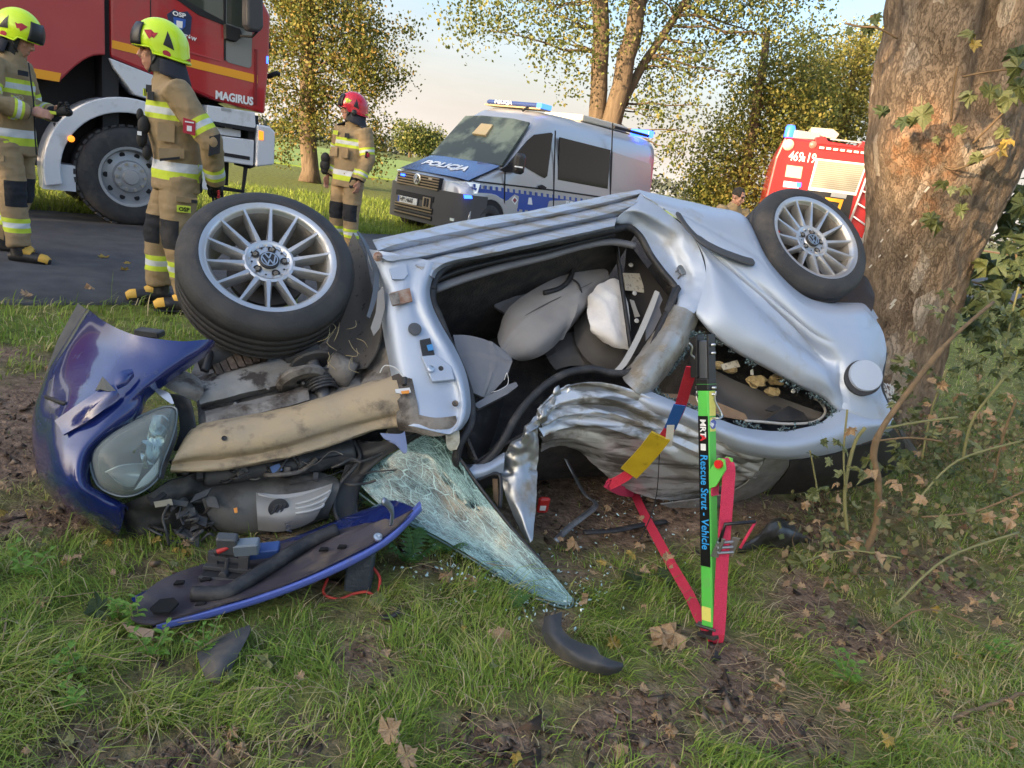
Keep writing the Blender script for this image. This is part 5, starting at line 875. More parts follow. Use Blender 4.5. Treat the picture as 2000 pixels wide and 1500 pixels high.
lab('yellow_label', fr_, S_R, S_L, 812, 764, HT*.75, lab_yel); lab('yellow_label', fl, S_L, S_R, 1210, 1182, HT*.8, lab_yel); lab('round_sticker_backing', fr_, S_R, S_L, 842, 814, HT*.7, lab_yel, .0008)
MB().lathe([(.016, 0), (.015, .002), (0, .002)], fr_(828, .001), S_R, 24).build('round_sticker', mat('blue_white_roundel', (.10, .13, .42), .5, col2=(.8, .8, .78), ns=90, lo=.48, hi=.5), strut)
A0 = SG+SD*sy(763); hw_ = .038
MB().tube(catmull([A0-S_R*.036, A0-S_R*.034-SD*.03, fr_(810, .012, -.03)-S_R*.03+S_L*.03, fr_(816, .02), fr_(810, .02, -.02), A0+S_R*.03-SD*.03, A0+S_R*.034], 5), .003, 6).build('wire_handle', steel, strut, smooth=True)
# ratchet bracket with red knobs
rb = MB(); c0 = fr_(905, .012, .01)
for s_ in (-1, 1):
    O_ = SG+SD*sy(945)+S_R*(HT+.002)+S_L*(s_*.020)
    rb.prism([(-.004, -.01), (.02, .0), (.056, .055), (.052, .085), (.03, .088), (-.004, .045)], O_, S_R, SD, S_L, -.003, .003)
rb.build('ratchet_bracket', mat('bright_green_bracket', (.14, .55, .09), .4), strut, bevel=.001)
kc = SG+SD*(sy(945)+.070)+S_R*(HT+.038)
MB().tube([kc-S_L*.03, kc+S_L*.034], .013, 16).build('red_knob', mat('red_plastic_knob', (.65, .02, .02), .4), strut, smooth=True, auto=40)
def ribbon(name, pts, wdir, w_, m, parent, th=.003, n_=6):
    P = catmull(pts, n_); R = []
    for k, p in enumerate(P):
        d_ = np.array(wdir if wdir is not None else (1, 0, 0), float); t_ = P[min(k+1, len(P)-1)]-P[max(k-1, 0)]; t_ /= np.linalg.norm(t_); d_ = np.cross(t_, p-np.array([.5, 0, 1.2])) if wdir is None else d_; d_ = d_-t_*(d_@t_); d_ /= np.linalg.norm(d_); R.append([p-d_*w_/2, p+d_*w_/2])
    V = [v for r_ in R for v in r_]; F = [(2*k, 2*k+1, 2*k+3, 2*k+2) for k in range(len(R)-1)]
    o = mesh(name, V, F, m, parent, True); md = o.modifiers.new('thick', 'SOLIDIFY'); md.thickness = th; md.offset = 0; o.modifiers.new('rim', 'EDGE_SPLIT').split_angle = math.radians(40); return o
VR = np.array([.96, .20, .12])
ribbon('webbing_strap', [kc+S_R*.012+SD*.002, kc+S_R*.016-SD*.03, SG+SD*sy(1000)+S_R*.062, SG+SD*sy(1100)+S_R*.045, SG+SD*sy(1200)+S_R*.034, SG+SD*sy(1243)+S_R*.026], VR, .040, web_pink, strut, .004)
ribbon('webbing_strap', [kc+S_R*.012, kc+S_R*.0+SD*.014, kc-S_R*.02-SD*.02, fr_(955, .004), fr_(966, .006)], S_L, .036, web_pink, strut, .004)
ribbon('webbing_strap', [SG+SD*sy(1235)+S_R*.03, SG+SD*sy(1250)+S_R*.022, SG-SD*.012+S_R*.0, SG+S_L*.0-S_R*.03+SD*.0], VR, .036, web_red, strut, .004)
rk = MB(); rc = SG+SD*sy(1062)+S_R*.058
for s_ in (-1, 1): rk.frame_box(rc+VR*s_*.024, SD*.9+S_R*.4, VR, S_R, .034, .002, .012)
for k in (-.016, 0, .016): rk.tube([rc-VR*.028+SD*k, rc+VR*.028+SD*k], .005, 8)
rk.build('ratchet_buckle', mat('zinc_steel', (.42, .42, .43), .35, .9), strut, bevel=.001)
hp_ = [rc-VR*.022+SD*.02+S_R*.005, rc-VR*.018+SD*.075+S_R*.02, rc+VR*.062+SD*.082+S_R*.04, rc+VR*.03+SD*.0+S_R*.02]
MB().tube(hp_[:3], .006, 8).build('ratchet_handle', blk_gloss, strut, smooth=True); MB().tube(hp_[2:], .0045, 8).build('ratchet_handle', web_pink, strut, smooth=True)
ft = MB(); ft.frame_box(SG-SD*.004, S_L, S_R, SD, .03, .03, .006); ft.tube([SG+SD*.02-S_R*.045, SG+SD*.02+S_R*.03], .006, 8); ft.tube([SG+SD*.02-S_R*.04+S_L*.02, SG+SD*.02+S_R*.03+S_L*.02], .005, 8); ft.build('foot_plate', mat('foot_steel', (.12, .12, .12), .4, .8), strut, bevel=.001)
# tension strap from the strut head round the roof and back along the ground
strap = empty('tension_strap', gp(1300, 1100), 'red tension strap with blue label and yellow sleeve running from strut to crumpled roof', 'strap')
e_ = CAR.at(1190, 945, -.26); de = e_[1]-.05
def sp_(x, y):
    k = (y-715)/(945-715); return dp(x, y, 2.16+(de-2.16)*max(0, min(1, k)))
SW_ = None
ribbon('red_webbing', [sp_(1352, 716), sp_(1340, 755), sp_(1326, 800), sp_(1300, 850), sp_(1270, 885), sp_(1225, 928), sp_(1188, 948)], SW_, .038, web_red, strap, .003)
ribbon('blue_label', [sp_(1327, 790)-np.array([0, .006, 0]), sp_(1308, 836)-np.array([0, .006, 0])], SW_, .040, web_blue, strap, .003)
ribbon('yellow_sleeve', [sp_(1290, 850)-np.array([0, .008, 0]), sp_(1262, 885)-np.array([0, .010, 0]), sp_(1228, 922)-np.array([0, .008, 0])], None, .072, web_yel, strap, .008)
ribbon('white_tag', [sp_(1309, 828)-np.array([0, .012, 0]), sp_(1306, 850)-np.array([0, .016, 0]), sp_(1303, 869)-np.array([0, .016, 0])], (1, 0, .1), .026, txt_white, strap, .001)
MB().tube(catmull([sp_(1352, 718), sp_(1357, 700), sp_(1350, 692), sp_(1352, 678), sp_(1346, 670)], 4), .003, 6).build('hook', steel, strap, smooth=True)
ribbon('red_webbing', [e_+np.array([.0, .0, .0]), gp(1188, 945, .20), gp(1212, 958, .12), gp(1238, 962, .04)], None, .04, web_pink, strap, .003)
ribbon('red_webbing', [gp(1240, 965, .03), gp(1256, 1000, .035), gp(1280, 1045, .04), gp(1310, 1100, .035), gp(1345, 1160, .03), gp(1366, 1205, .025), gp(1384, 1232, .02)], None, .036, web_red, strap, .003)
# ================================================================== DEBRIS
def debris_sheet(name, rows, m, label, cat, disp=None, thick=.004, nu=5, nv=5):
    o = surf(name, [[gp(x, y, z) for x, y, z in r_] for r_ in rows], m, None, nu, nv, thick, disp=disp); return tag(o, label, cat)
liner = mat('dusty_black_liner', (.045, .046, .05), .6, col2=(.075, .073, .072), ns=9, dirt=(.13, .11, .09), ds=9, dlo=.5, dhi=.68)
debris_sheet('wheel_arch_fragment', [[(1064, 1206, .07), (1062, 1240, .05), (1086, 1276, .04), (1130, 1304, .035), (1180, 1318, .03), (1214, 1310, .035)], [(1078, 1202, .09), (1078, 1235, .085), (1100, 1262, .08), (1140, 1285, .075), (1184, 1302, .07), (1216, 1302, .05)], [(1096, 1197, .075), (1098, 1228, .08), (1120, 1250, .075), (1158, 1262, .07), (1178, 1284, .075), (1216, 1296, .055)]], liner, 'curved black wheel arch fragment lying in front of the windscreen tip', 'debris', dent(.005, 14, 2, .003))
debris_sheet('plastic_shard', [[(384, 1276, .01), (440, 1240, .02), (488, 1222, .05)], [(390, 1296, .02), (440, 1268, .05), (487, 1238, .06)], [(398, 1318, .01), (422, 1310, .04), (462, 1284, .04)], [(404, 1328, .01), (428, 1334, .01), (442, 1322, .01)]], liner, 'grey triangular plastic shard lying below the open blue bonnet', 'debris', dent(.004, 16))
debris_sheet('crumpled_liner', [[(1440, 1080, .01), (1490, 1068, .02), (1540, 1070, .02), (1590, 1062, .01)], [(1445, 1068, .04), (1492, 1050, .08), (1535, 1042, .09), (1580, 1050, .05)], [(1470, 1060, .03), (1500, 1032, .11), (1525, 1018, .12), (1560, 1036, .05)], [(1490, 1050, .02), (1505, 1022, .05), (1522, 1012, .06), (1545, 1024, .02)]], mat('wet_black_plastic', (.02, .02, .022), .35, col2=(.06, .06, .06), ns=22), 'crumpled black plastic liner lying right of the rescue strut', 'debris', dent(.02, 14, 3, .008))
P = catmull([gp(1103, 892, .16), gp(1120, 925, .1), gp(1142, 965, .05), gp(1164, 985, .04), gp(1140, 1008, .03), gp(1112, 1030, .02), gp(1086, 1056, .02)], 5); tag(MB().tube(P, .014, 6, flat=.35).build('bent_trim_strip', mat('dull_bent_trim', (.28, .30, .33), .32, .8, dirt=(.12, .11, .1), ds=20), None, smooth=True), 'bent silver trim strip lying on soil under the roof', 'debris')
P = catmull([gp(1140, 1040, .02), gp(1200, 1036, .03), gp(1250, 1026, .03), gp(1300, 1018, .02)], 5); tag(MB().tube(P, .016, 6, flat=.4).build('rubber_strip', rubber, None, smooth=True), 'black rubber strip on the ground behind the ground strap', 'debris')
c = gp(1061, 986, .05); tl = empty('red_tail_lamp', c*np.array([1, 1, 0]), 'small red rounded plastic case on the soil beside the folded roof', 'debris')
MB().frame_box(c, (1, .1, .1), (0, 1, .3), (0, -.3, 1), .024, .012, .04, .008).build('case', mat('red_plastic_case', (.50, .03, .025), .35), tl, bevel=.003); MB().frame_box(c+np.array([0, -.014, -.008]), (1, .1, .1), (0, 1, .3), (0, -.3, 1), .012, .001, .012).build('silver_label', txt_white, tl)
P = catmull([gp(738, 1200, .01), gp(756, 1206, .025), (gp(772, 1200, .035)), gp(782, 1184, .03)], 5); tag(MB().tube(P, [.008]*4+[.014]*8+[.008]*4, 7, flat=.5).build('rubber_offcut', rubber, None, smooth=True), 'small black rubber offcut in the grass below the block', 'debris')
c = gp(1398, 1286, .012); cl = MB(); cl.frame_box(c, (1, .2, .2), (0, 1, 0), (0, 0, 1), .014, .006, .005); cl.frame_box(c+np.array([.002, .01, .006]), (.3, 1, .2), (1, 0, 0), (0, 0, 1), .012, .005, .004); tag(cl.build('plastic_clip', blackp), 'tiny black plastic clip on bare soil below the strut foot', 'debris')
# cribbing block under the bonnet with its red cord
bc = gp(692, 1165); bl = MB(); bh = .15; bl.frame_box(bc+np.array([.0, .05, bh/2]), (1, .12, 0), (-.12, 1, 0), (0, 0, 1), .040, .05, bh/2, .006)
tag(bl.build('cribbing_block', mat('blue_black_plastic_block', (.035, .045, .06), .5, col2=(.06, .075, .09), ns=14, bump=.3, bs=90), None, bevel=.002), 'dark blue black support block standing under the bonnet edge', 'block')
P = catmull([gp(640, 1130, .04), gp(632, 1158, .02), gp(660, 1170, .015), gp(690, 1160, .02), gp(715, 1156, .03), gp(735, 1162, .02), gp(742, 1130, .05), gp(728, 1108, .07)], 7); tag(MB().tube(P, .0045, 6).build('red_rope', mat('red_cord', (.48, .05, .035), .6), None, smooth=True), 'thin red cord looped round the foot of the support block', 'cord')
P = catmull([dp(1288, 845+40, 2.45), gp(1283, 960, .12), gp(1270, 1010, .05), gp(1246, 1062, .02)], 6); tag(MB().tube(P, .002, 5).build('thin_black_wire', blackp, None, smooth=True), 'thin black wire hanging from roof to grass left of strut', 'wire')
# ================================================================== THE BIG TREE
barkm = bpy.data.materials.new('maple_bark'); barkm.use_nodes = True; n = barkm.node_tree.nodes; l = barkm.node_tree.links; b = n['Principled BSDF']; b.inputs['Roughness'].default_value = .9; b.inputs['Specular IOR Level'].default_value = .2
t = n.new('ShaderNodeTexCoord'); mpn = n.new('ShaderNodeMapping'); mpn.inputs['Scale'].default_value = (1, 1, .42); l.new(t.outputs['Object'], mpn.inputs['Vector'])
n1 = n.new('ShaderNodeTexNoise'); n1.inputs['Scale'].default_value = 14; n1.inputs['Detail'].default_value = 10; n1.inputs['Roughness'].default_value = .7; l.new(mpn.outputs['Vector'], n1.inputs['Vector'])
r1 = n.new('ShaderNodeValToRGB'); e = r1.color_ramp.elements; e[0].position = .3; e[0].color = (.085, .058, .040, 1); e[1].position = .68; e[1].color = (.36, .27, .19, 1); l.new(n1.outputs['Fac'], r1.inputs['Fac'])
v1 = n.new('ShaderNodeTexVoronoi'); v1.inputs['Scale'].default_value = 12; l.new(mpn.outputs['Vector'], v1.inputs['Vector'])
fl_ = n.new('ShaderNodeMapRange'); fl_.inputs['From Min'].default_value = .90; fl_.inputs['From Max'].default_value = .93; sepc = n.new('ShaderNodeSeparateColor'); l.new(v1.outputs['Color'], sepc.inputs['Color']); l.new(sepc.outputs['Red'], fl_.inputs['Value'])
mx = n.new('ShaderNodeMixRGB'); l.new(fl_.outputs['Result'], mx.inputs['Fac']); l.new(r1.outputs['Color'], mx.inputs['Color1']); mx.inputs['Color2'].default_value = (.40, .33, .26, 1)
at = n.new('ShaderNodeAttribute'); at.attribute_name = 'gc'; n5 = n.new('ShaderNodeTexNoise'); n5.inputs['Scale'].default_value = 18; n5.inputs['Detail'].default_value = 6; l.new(t.outputs['Object'], n5.inputs['Vector'])
mm = n.new('ShaderNodeMath'); mm.operation = 'MULTIPLY'; l.new(at.outputs['Fac'], mm.inputs[0]); r5 = n.new('ShaderNodeMapRange'); r5.inputs['From Min'].default_value = .34; r5.inputs['From Max'].default_value = .78; l.new(n5.outputs['Fac'], r5.inputs['Value']); l.new(r5.outputs['Result'], mm.inputs[1])
mx2 = n.new('ShaderNodeMixRGB'); l.new(mm.outputs[0], mx2.inputs['Fac']); l.new(mx.outputs['Color'], mx2.inputs['Color1']); mx2.inputs['Color2'].default_value = (.40, .20, .10, 1); l.new(mx2.outputs['Color'], b.inputs['Base Color'])
v2 = n.new('ShaderNodeTexVoronoi'); v2.feature = 'DISTANCE_TO_EDGE'; v2.inputs['Scale'].default_value = 19; dmx = n.new('ShaderNodeMixRGB'); dmx.blend_type = 'ADD'; dmx.inputs['Fac'].default_value = .35; l.new(mpn.outputs['Vector'], dmx.inputs['Color1']); l.new(n1.outputs['Color'], dmx.inputs['Color2']); l.new(dmx.outputs['Color'], v2.inputs['Vector'])
mr = n.new('ShaderNodeMapRange'); mr.inputs['From Max'].default_value = .07; l.new(v2.outputs['Distance'], mr.inputs['Value'])
ad = n.new('ShaderNodeMath'); ad.operation = 'MULTIPLY_ADD'; l.new(n1.outputs['Fac'], ad.inputs[0]); ad.inputs[1].default_value = 1.6; l.new(mr.outputs['Result'], ad.inputs[2])
bu = n.new('ShaderNodeBump'); bu.inputs['Strength'].default_value = .8; bu.inputs['Distance'].default_value = .022; l.new(ad.outputs[0], bu.inputs['Height']); l.new(bu.outputs['Normal'], b.inputs['Normal'])
TD = 4.55
lev = [(-420, 1985, 120), (-300, 1958, 122), (-150, 1925, 125), (0, 1893, 128), (100, 1872, 126), (180, 1856, 128), (250, 1846, 126), (310, 1834, 122), (370, 1821, 112), (430, 1808, 101), (500, 1791, 92), (570, 1776, 88), (640, 1758, 87), (700, 1738, 92), (760, 1720, 98), (840, 1694, 112), (915, 1672, 140)]
lv = catmull(np.array([(dp(x, y, TD)[0], dp(x, y, TD)[1], dp(x, y, TD)[2], r_*TD/FOC*1.03) for y, x, r_ in lev]), 12); lv = lv[::-1]
def tree_bump(p, th):
    d_ = 0.
    for (x, y, s_, a) in BURL:
        c_ = dp(x, y, TD-.30); d_ += a*math.exp(-np.sum((p-c_)**2)/(s_*s_))
    return d_
BURL = [(1735, 300, .16, .07), (1890, 275, .10, .09), (1845, 260, .07, .06), (1905, 335, .06, -.06), (1860, 255, .05, -.05), (1780, 270, .07, .04), (1870, 320, .06, .05), (1930, 300, .08, .06)]
SCAR = [(1800, 240, .10), (1790, 300, .13), (1845, 270, .08), (1750, 330, .10), (1850, 340, .08), (1720, 540, .06), (1730, 560, .05), (1745, 230, .07), (1820, 400, .07), (1760, 620, .04), (1790, 510, .04)]
NA = 150; V = []; A = []
for k, (x, y, z, r_) in enumerate(lv):
    for j in range(NA):
        th = 2*math.pi*j/NA; dx, dy = math.cos(th), math.sin(th); dirv = np.array([dx, dy, 0])
        rr = r_*(1+.05*math.sin(3*th+z*1.1)+.03*math.sin(5*th-z*2))
        cf = math.acos(max(-1, min(1, dx*(-.12)+dy*(-.99)))); fork = max(0, min(1, (z-1.55)/.8)); rr *= 1-.42*fork*math.exp(-(cf/.17)**2)
        p = np.array([x, y, z])+dirv*rr; ridge = 1-abs(nz((p[0]*1, p[1]*1, p[2]*.4), 11, 3)); p = p+dirv*(tree_bump(p, th)+.016*nz(p, 6, 2)+.012*(ridge**3)-.006+.006*nz(p, 28, 5)); V.append(p)
        A.append(min(1, sum(math.exp(-np.sum((p-dp(sx, sy_, TD-.33))**2)/(s_*s_)) for sx, sy_, s_ in SCAR)*1.4))
F = [(k*NA+j, k*NA+(j+1) % NA, (k+1)*NA+(j+1) % NA, (k+1)*NA+j) for k in range(len(lv)-1) for j in range(NA)]
bigtree = empty('maple_tree', (lv[0][0], lv[0][1], 0), 'huge old maple trunk with torn orange bark that the wreck lies against', 'tree')
fast_mesh('trunk', V, F, barkm, bigtree, attr=A, smooth=True)
topc = np.array(lv[-1][:3])
cr_ = [(topc[0]+1.2, topc[1]+.5, topc[2]+4.4, 2.6, 2.6, 1.8), (topc[0]+2.5, topc[1]+.8, topc[2]+3.8, 1.6, 1.6, 1.0)]
leaf_cloud('crown', blob_centers(cr_, 120, 3), 40, .3, .18, leaf_dark, bigtree, 77)
mb = MB()
for k in range(10): branchy(mb, topc+np.array([.05*k-.2, 0, -.2]), blob_centers(cr_, 120, 3)[k*7], .09, .015, 400+k)
mb.build('limb', bark_plain, bigtree, smooth=True)
# chips and torn bits on the trunk
for x, y, s_ in ((1745, 590, .012), (1742, 598, .010), (1785, 435, .01), (1722, 470, .006), (1700, 520, .006), (1718, 500, .005), (1770, 500, .005), (1735, 450, .004), (1810, 370, .01)):
    c_ = dp(x, y, TD-.36); MB().frame_box(c_, (.3, -.4, 1), (1, 0, -.2), (0, -1, 0), s_*1.8, s_*.6, .002).build('bark_chip', mat('pale_wood_chip', (.62, .57, .5), .8) if 'pale_wood_chip' not in MATS else MATS['pale_wood_chip'], bigtree)
# ================================================================== FIREFIGHTERS
cloth = bpy.data.materials
def band_material(name, base, base2, bands):
    """bands: (attribute, lo, hi, colour, rough, mask_attribute or None, mask_sign)"""
    m = bpy.data.materials.new(name); m.use_nodes = True; n = m.node_tree.nodes; l = m.node_tree.links; b = n['Principled BSDF']; b.inputs['Roughness'].default_value = .85; b.inputs['Specular IOR Level'].default_value = .25
    t = n.new('ShaderNodeTexCoord'); no = n.new('ShaderNodeTexNoise'); no.inputs['Scale'].default_value = 7; no.inputs['Detail'].default_value = 8; l.new(t.outputs['Object'], no.inputs['Vector'])
    mx = n.new('ShaderNodeMixRGB'); mx.inputs['Color1'].default_value = (*base, 1); mx.inputs['Color2'].default_value = (*base2, 1); l.new(no.outputs['Fac'], mx.inputs['Fac']); cur = mx.outputs['Color']
    at = {}
    def A(k):
        if k not in at:
            a = n.new('ShaderNodeAttribute'); a.attribute_name = k; at[k] = a.outputs['Fac']
        return at[k]
    def M(op, a, c):
        x = n.new('ShaderNodeMath'); x.operation = op
        for i, v in enumerate((a, c)):
            if isinstance(v, (int, float)): x.inputs[i].default_value = v
            else: l.new(v, x.inputs[i])
        return x.outputs[0]
    for attr, lo, hi, col, msk, lo2, hi2 in bands:
        f_ = M('MULTIPLY', M('GREATER_THAN', A(attr), lo), M('LESS_THAN', A(attr), hi))
        if msk: f_ = M('MULTIPLY', f_, M('MULTIPLY', M('GREATER_THAN', A(msk), lo2), M('LESS_THAN', A(msk), hi2)))
        mx = n.new('ShaderNodeMixRGB'); l.new(f_, mx.inputs['Fac']); l.new(cur, mx.inputs['Color1']); mx.inputs['Color2'].default_value = (*col, 1); cur = mx.outputs['Color']
    l.new(cur, b.inputs['Base Color'])
    nb = n.new('ShaderNodeTexNoise'); nb.inputs['Scale'].default_value = 26; nb.inputs['Detail'].default_value = 5; l.new(t.outputs['Object'], nb.inputs['Vector']); bu = n.new('ShaderNodeBump'); bu.inputs['Strength'].default_value = .35; bu.inputs['Distance'].default_value = .02; l.new(nb.outputs['Fac'], bu.inputs['Height']); l.new(bu.outputs['Normal'], b.inputs['Normal'])
    return m
FY = (.52, .63, .06); SI = (.55, .58, .60); WH = (.62, .64, .68); DK = (.022, .024, .03); KH = (.33, .245, .145); KH2 = (.25, .18, .10)
jacket_m = band_material('khaki_fire_jacket', KH, KH2, [('tz', 1.235, 1.335, FY, 'am', -1, .5), ('tz', 1.265, 1.305, SI, 'am', -1, .5), ('tz', .872, .928, FY, 'am', -1, .5), ('tz', .928, .985, WH, 'am', -1, .5), ('ta', .30, .44, FY, 'am', .5, 9), ('ta', .345, .395, SI, 'am', .5, 9), ('ta', .80, .92, FY, 'am', .5, 9), ('ta', .835, .885, SI, 'am', .5, 9), ('ta', .985, 9, DK, 'am', .5, 9)])
trouser_m = band_material('khaki_fire_trousers', KH, KH2, [('tz', .24, .345, FY, None, 0, 0), ('tz', .275, .312, SI, None, 0, 0), ('tz', .43, .62, DK, 'tf', .02, 9)])
skin = mat('skin', (.50, .27, .19), .5, col2=(.42, .21, .15), ns=20); skin.node_tree.nodes['Principled BSDF'].inputs['Subsurface Weight'].default_value = .1; skin.node_tree.nodes['Principled BSDF'].inputs['Subsurface Radius'].default_value = (.01, .004, .002)
helm_y = mat('fluorescent_yellow_shell', (.62, .85, .02), .3, coat=.4, emit=(.5, .75, 0), es=0.0); helm_r = mat('red_helmet_shell', (.52, .015, .035), .25, coat=.6); helm_b = mat('helmet_black', (.018, .019, .022), .4); flap_m = mat('dark_neck_flap', (.028, .030, .042), .85)
boot_b = mat('black_boot_rubber', (.016, .016, .018), .45, dirt=(.07, .06, .05), ds=20); boot_y = mat('yellow_boot_panel', (.60, .36, .06), .6); patch_r = mat('red_patch', (.42, .03, .05), .7); glove_m = mat('black_glove', (.02, .02, .022), .7); glove_r = mat('red_glove_panel', (.35, .02, .025), .7); hair_m = mat('dark_hair', (.03, .024, .02), .8); eye_m = mat('eye', (.03, .02, .018), .2)
fy_m = mat('fluorescent_patch', FY, .6); dk_m = mat('dark_velcro', DK, .9)
def remesh(mb, voxel, smooth_it=4):
    me = bpy.data.meshes.new('tmp'); me.from_pydata(mb.v, [], mb.f); bm = bmesh.new(); bm.from_mesh(me); bmesh.ops.recalc_face_normals(bm, faces=bm.faces); bm.to_mesh(me); bm.free()
    o = bpy.data.objects.new('tmp', me); COL.objects.link(o); md = o.modifiers.new('r', 'REMESH'); md.mode = 'VOXEL'; md.voxel_size = voxel; md.use_smooth_shade = True
    if smooth_it: s_ = o.modifiers.new('s', 'SMOOTH'); s_.iterations = smooth_it; s_.factor = .5
    dg = bpy.context.evaluated_depsgraph_get(); out = bpy.data.meshes.new_from_object(o.evaluated_get(dg)); bpy.data.objects.remove(o); bpy.data.meshes.remove(me); return out
def verts(me):
    a = np.zeros(len(me.vertices)*3, np.float32); me.vertices.foreach_get('co', a); return a.reshape(-1, 3).astype(float)
def norms(me):
    a = np.zeros(len(me.vertices)*3, np.float32); me.vertices.foreach_get('normal', a); return a.reshape(-1, 3).astype(float)
def setattr_(me, k, v): a = me.attributes.new(k, 'FLOAT', 'POINT'); a.data.foreach_set('value', np.asarray(v, np.float32))
def seg_t(P, pts):
    """arc parameter 0..1 along a polyline and distance"""
    best = np.full(len(P), 1e9); T = np.zeros(len(P)); L = [np.linalg.norm(pts[k+1]-pts[k]) for k in range(len(pts)-1)]; tot = sum(L); acc = 0
    for k in range(len(pts)-1):
        d = pts[k+1]-pts[k]; s_ = np.clip(((P-pts[k])@d)/(d@d), 0 if k else -.2, 1 if k < len(pts)-2 else 1.2); q_ = pts[k]+s_[:, None]*d; dd = np.linalg.norm(P-q_, axis=1); m_ = dd < best; best[m_] = dd[m_]; T[m_] = (acc+s_[m_]*L[k])/tot; acc += L[k]
    return T, best
def hand_into(mb, wrist, d, palm, lat, s=1.0, curl=.5):
    """d: towards the fingers, palm: palm normal, lat: thumb side"""
    d, palm = (np.array(a, float)/np.linalg.norm(a) for a in (d, palm)); lat = np.array(lat, float); lat -= d*(lat@d); lat /= np.linalg.norm(lat); palm = np.cross(d, lat)*np.sign(np.cross(d, lat)@palm)
    mb.tube([wrist-d*.03, wrist+d*.01, wrist+d*.05*s, wrist+d*.09*s], [.024*s, .024*s, .032*s, .030*s], 10, flat=.5, up=palm)
    for k, L in enumerate((.072, .080, .074, .058)):
        b0 = wrist+d*.085*s+lat*(.027-.018*k)*s; p = [b0-d*.02]; a = .15; cur = b0
        for j, f in enumerate((.42, .33, .25)):
            p.append(cur); a2 = curl*(j+.4); dd = d*math.cos(a2)+palm*math.sin(a2); cur = cur+dd*L*f*s
        p.append(cur); mb.tube(p, [.0095*s, .0092*s, .0085*s, .008*s, .006*s], 7)
    b0 = wrist+d*.025*s+lat*.024*s; mb.tube([b0-lat*.01, b0+lat*.018*s+d*.02*s, b0+lat*.024*s+d*.042*s+palm*.012*s, b0+lat*.018*s+d*.062*s+palm*.02*s], [.012*s, .0115*s, .010*s, .007*s], 7)
def firefighter(name, label, base, yaw, J, helmet=None, scale=1.0, gloves=False, head_yaw=0., head_pitch=0., boots=True, face=True, group='firefighters', patch=None, hands='skin'):
    base = np.array(base, float); fw = np.array([math.cos(yaw), math.sin(yaw), 0]); rt = np.array([math.sin(yaw), -math.cos(yaw), 0]); up = np.array([0, 0, 1.])
    W = lambda p: base+scale*(rt*p[0]+fw*p[1]+up*p[2])
    root = empty(name, base, label, 'person', group)
    j = {k: W(v) for k, v in J.items() if k != 'curl'}; s = scale
    def inv(P): q_ = (P-base)/s; return np.stack([q_@rt, q_@fw, q_@up], 1)
    # --- head frame
    hy = yaw+head_yaw; hf = np.array([math.cos(hy), math.sin(hy), 0])*math.cos(head_pitch)+up*math.sin(head_pitch); hr = np.array([math.sin(hy), -math.cos(hy), 0]); hu = np.cross(hr, hf); H = j['head']
    h = lambda r_, f_, z_: H+s*(hr*r_+hf*f_+hu*z_)
    # --- one continuous body (mostly under the clothes)
    mb = MB()
    def ell(c, a, b_, d_): 
        o = len(mb.v); mb.sphere((0, 0, 0), (1, 1, 1), 16, 12)
        for k in range(o, len(mb.v)): v = mb.v[k]; mb.v[k] = tuple(h(c[0]+v[0]*a, c[1]+v[1]*b_, c[2]+v[2]*d_))
    ell((0, -.01, .03), .077, .098, .105); ell((0, .028, -.045), .058, .066, .075); ell((0, .05, -.095), .034, .036, .030)
    mb.tube([h(0, .085, .02), h(0, .105, -.012), h(0, .114, -.032), h(0, .095, -.045)], [.008*s, .011*s, .0145*s, .011*s], 8); ell((0, .083, .035), .05, .016, .012); ell((0, .088, -.070), .024, .012, .007); ell((0, .086, -.082), .022, .012, .007)
    for sx in (-1, 1): ell((.078*sx, -.01, -.01), .010, .02, .032); ell((.040*sx, .068, -.02), .018, .02, .022)
    mb.tube([h(0, -.015, -.04), j['neck'], W(np.array(J['neck'])+[0, 0, -.10])], [.058*s, .060*s, .075*s], 12)
    ch, pe = j['chest'], j['pelvis']
    mb.tube([j['neck'], ch, pe], [.07*s, .10*s, .10*s], 12)
    for sd in 'LR':
        mb.tube([ch, j['sh'+sd], j['el'+sd], j['ha'+sd]], [.06*s, .045*s, .036*s, .026*s], 9); mb.tube([pe, j['hip'+sd], j['kn'+sd], j['an'+sd]], [.08*s, .07*s, .05*s, .036*s], 9)
        if hands == 'skin':
            w_ = j['ha'+sd]; d_ = np.array(J.get('hd'+sd, (0, .1, -1))); d_ = rt*d_[0]+fw*d_[1]+up*d_[2]; pl = np.array(J.get('hp'+sd, (1 if sd == 'L' else -1, 0, 0))); pl = rt*pl[0]+fw*pl[1]+up*pl[2]; la = np.array(J.get('hl'+sd, (0, 1, 0))); la = rt*la[0]+fw*la[1]+up*la[2]
            hand_into(mb, w_, d_, pl, la, 1.05*s, J.get('curl', .45))
    me = remesh(mb, .0085*s, 2); me.materials.append(skin); body = link(bpy.data.objects.new('body', me), root)
    for sx in (-1, 1): MB().sphere(h(.032*sx, .083, .012), .0105*s, 8, 6).build('eye', eye_m, root, smooth=True)
    bw = MB()
    for sx in (-1, 1): bw.tube([h(.014*sx, .098, .033), h(.034*sx, .092, .038), h(.052*sx, .078, .032)], .005*s, 6)
    bw.build('eyebrow', hair_m, root, smooth=True)
    # --- jacket
    mb = MB(); ax_ = [np.array(J['pelvis'])+[0, 0, -.155], np.array(J['pelvis'])+[0, 0, -.06], np.array(J['pelvis'])+[0, .0, .07], (np.array(J['pelvis'])+np.array(J['chest']))/2+[0, 0, .02], J['chest'], (np.array(J['chest'])*.45+np.array(J['neck'])*.55), np.array(J['neck'])+[0, 0, -.03], np.array(J['neck'])+[0, .0, .035]]
    tor = [W(p) for p in ax_]; trd = np.array([.158, .155, .148, .150, .152, .135, .092, .078])*s
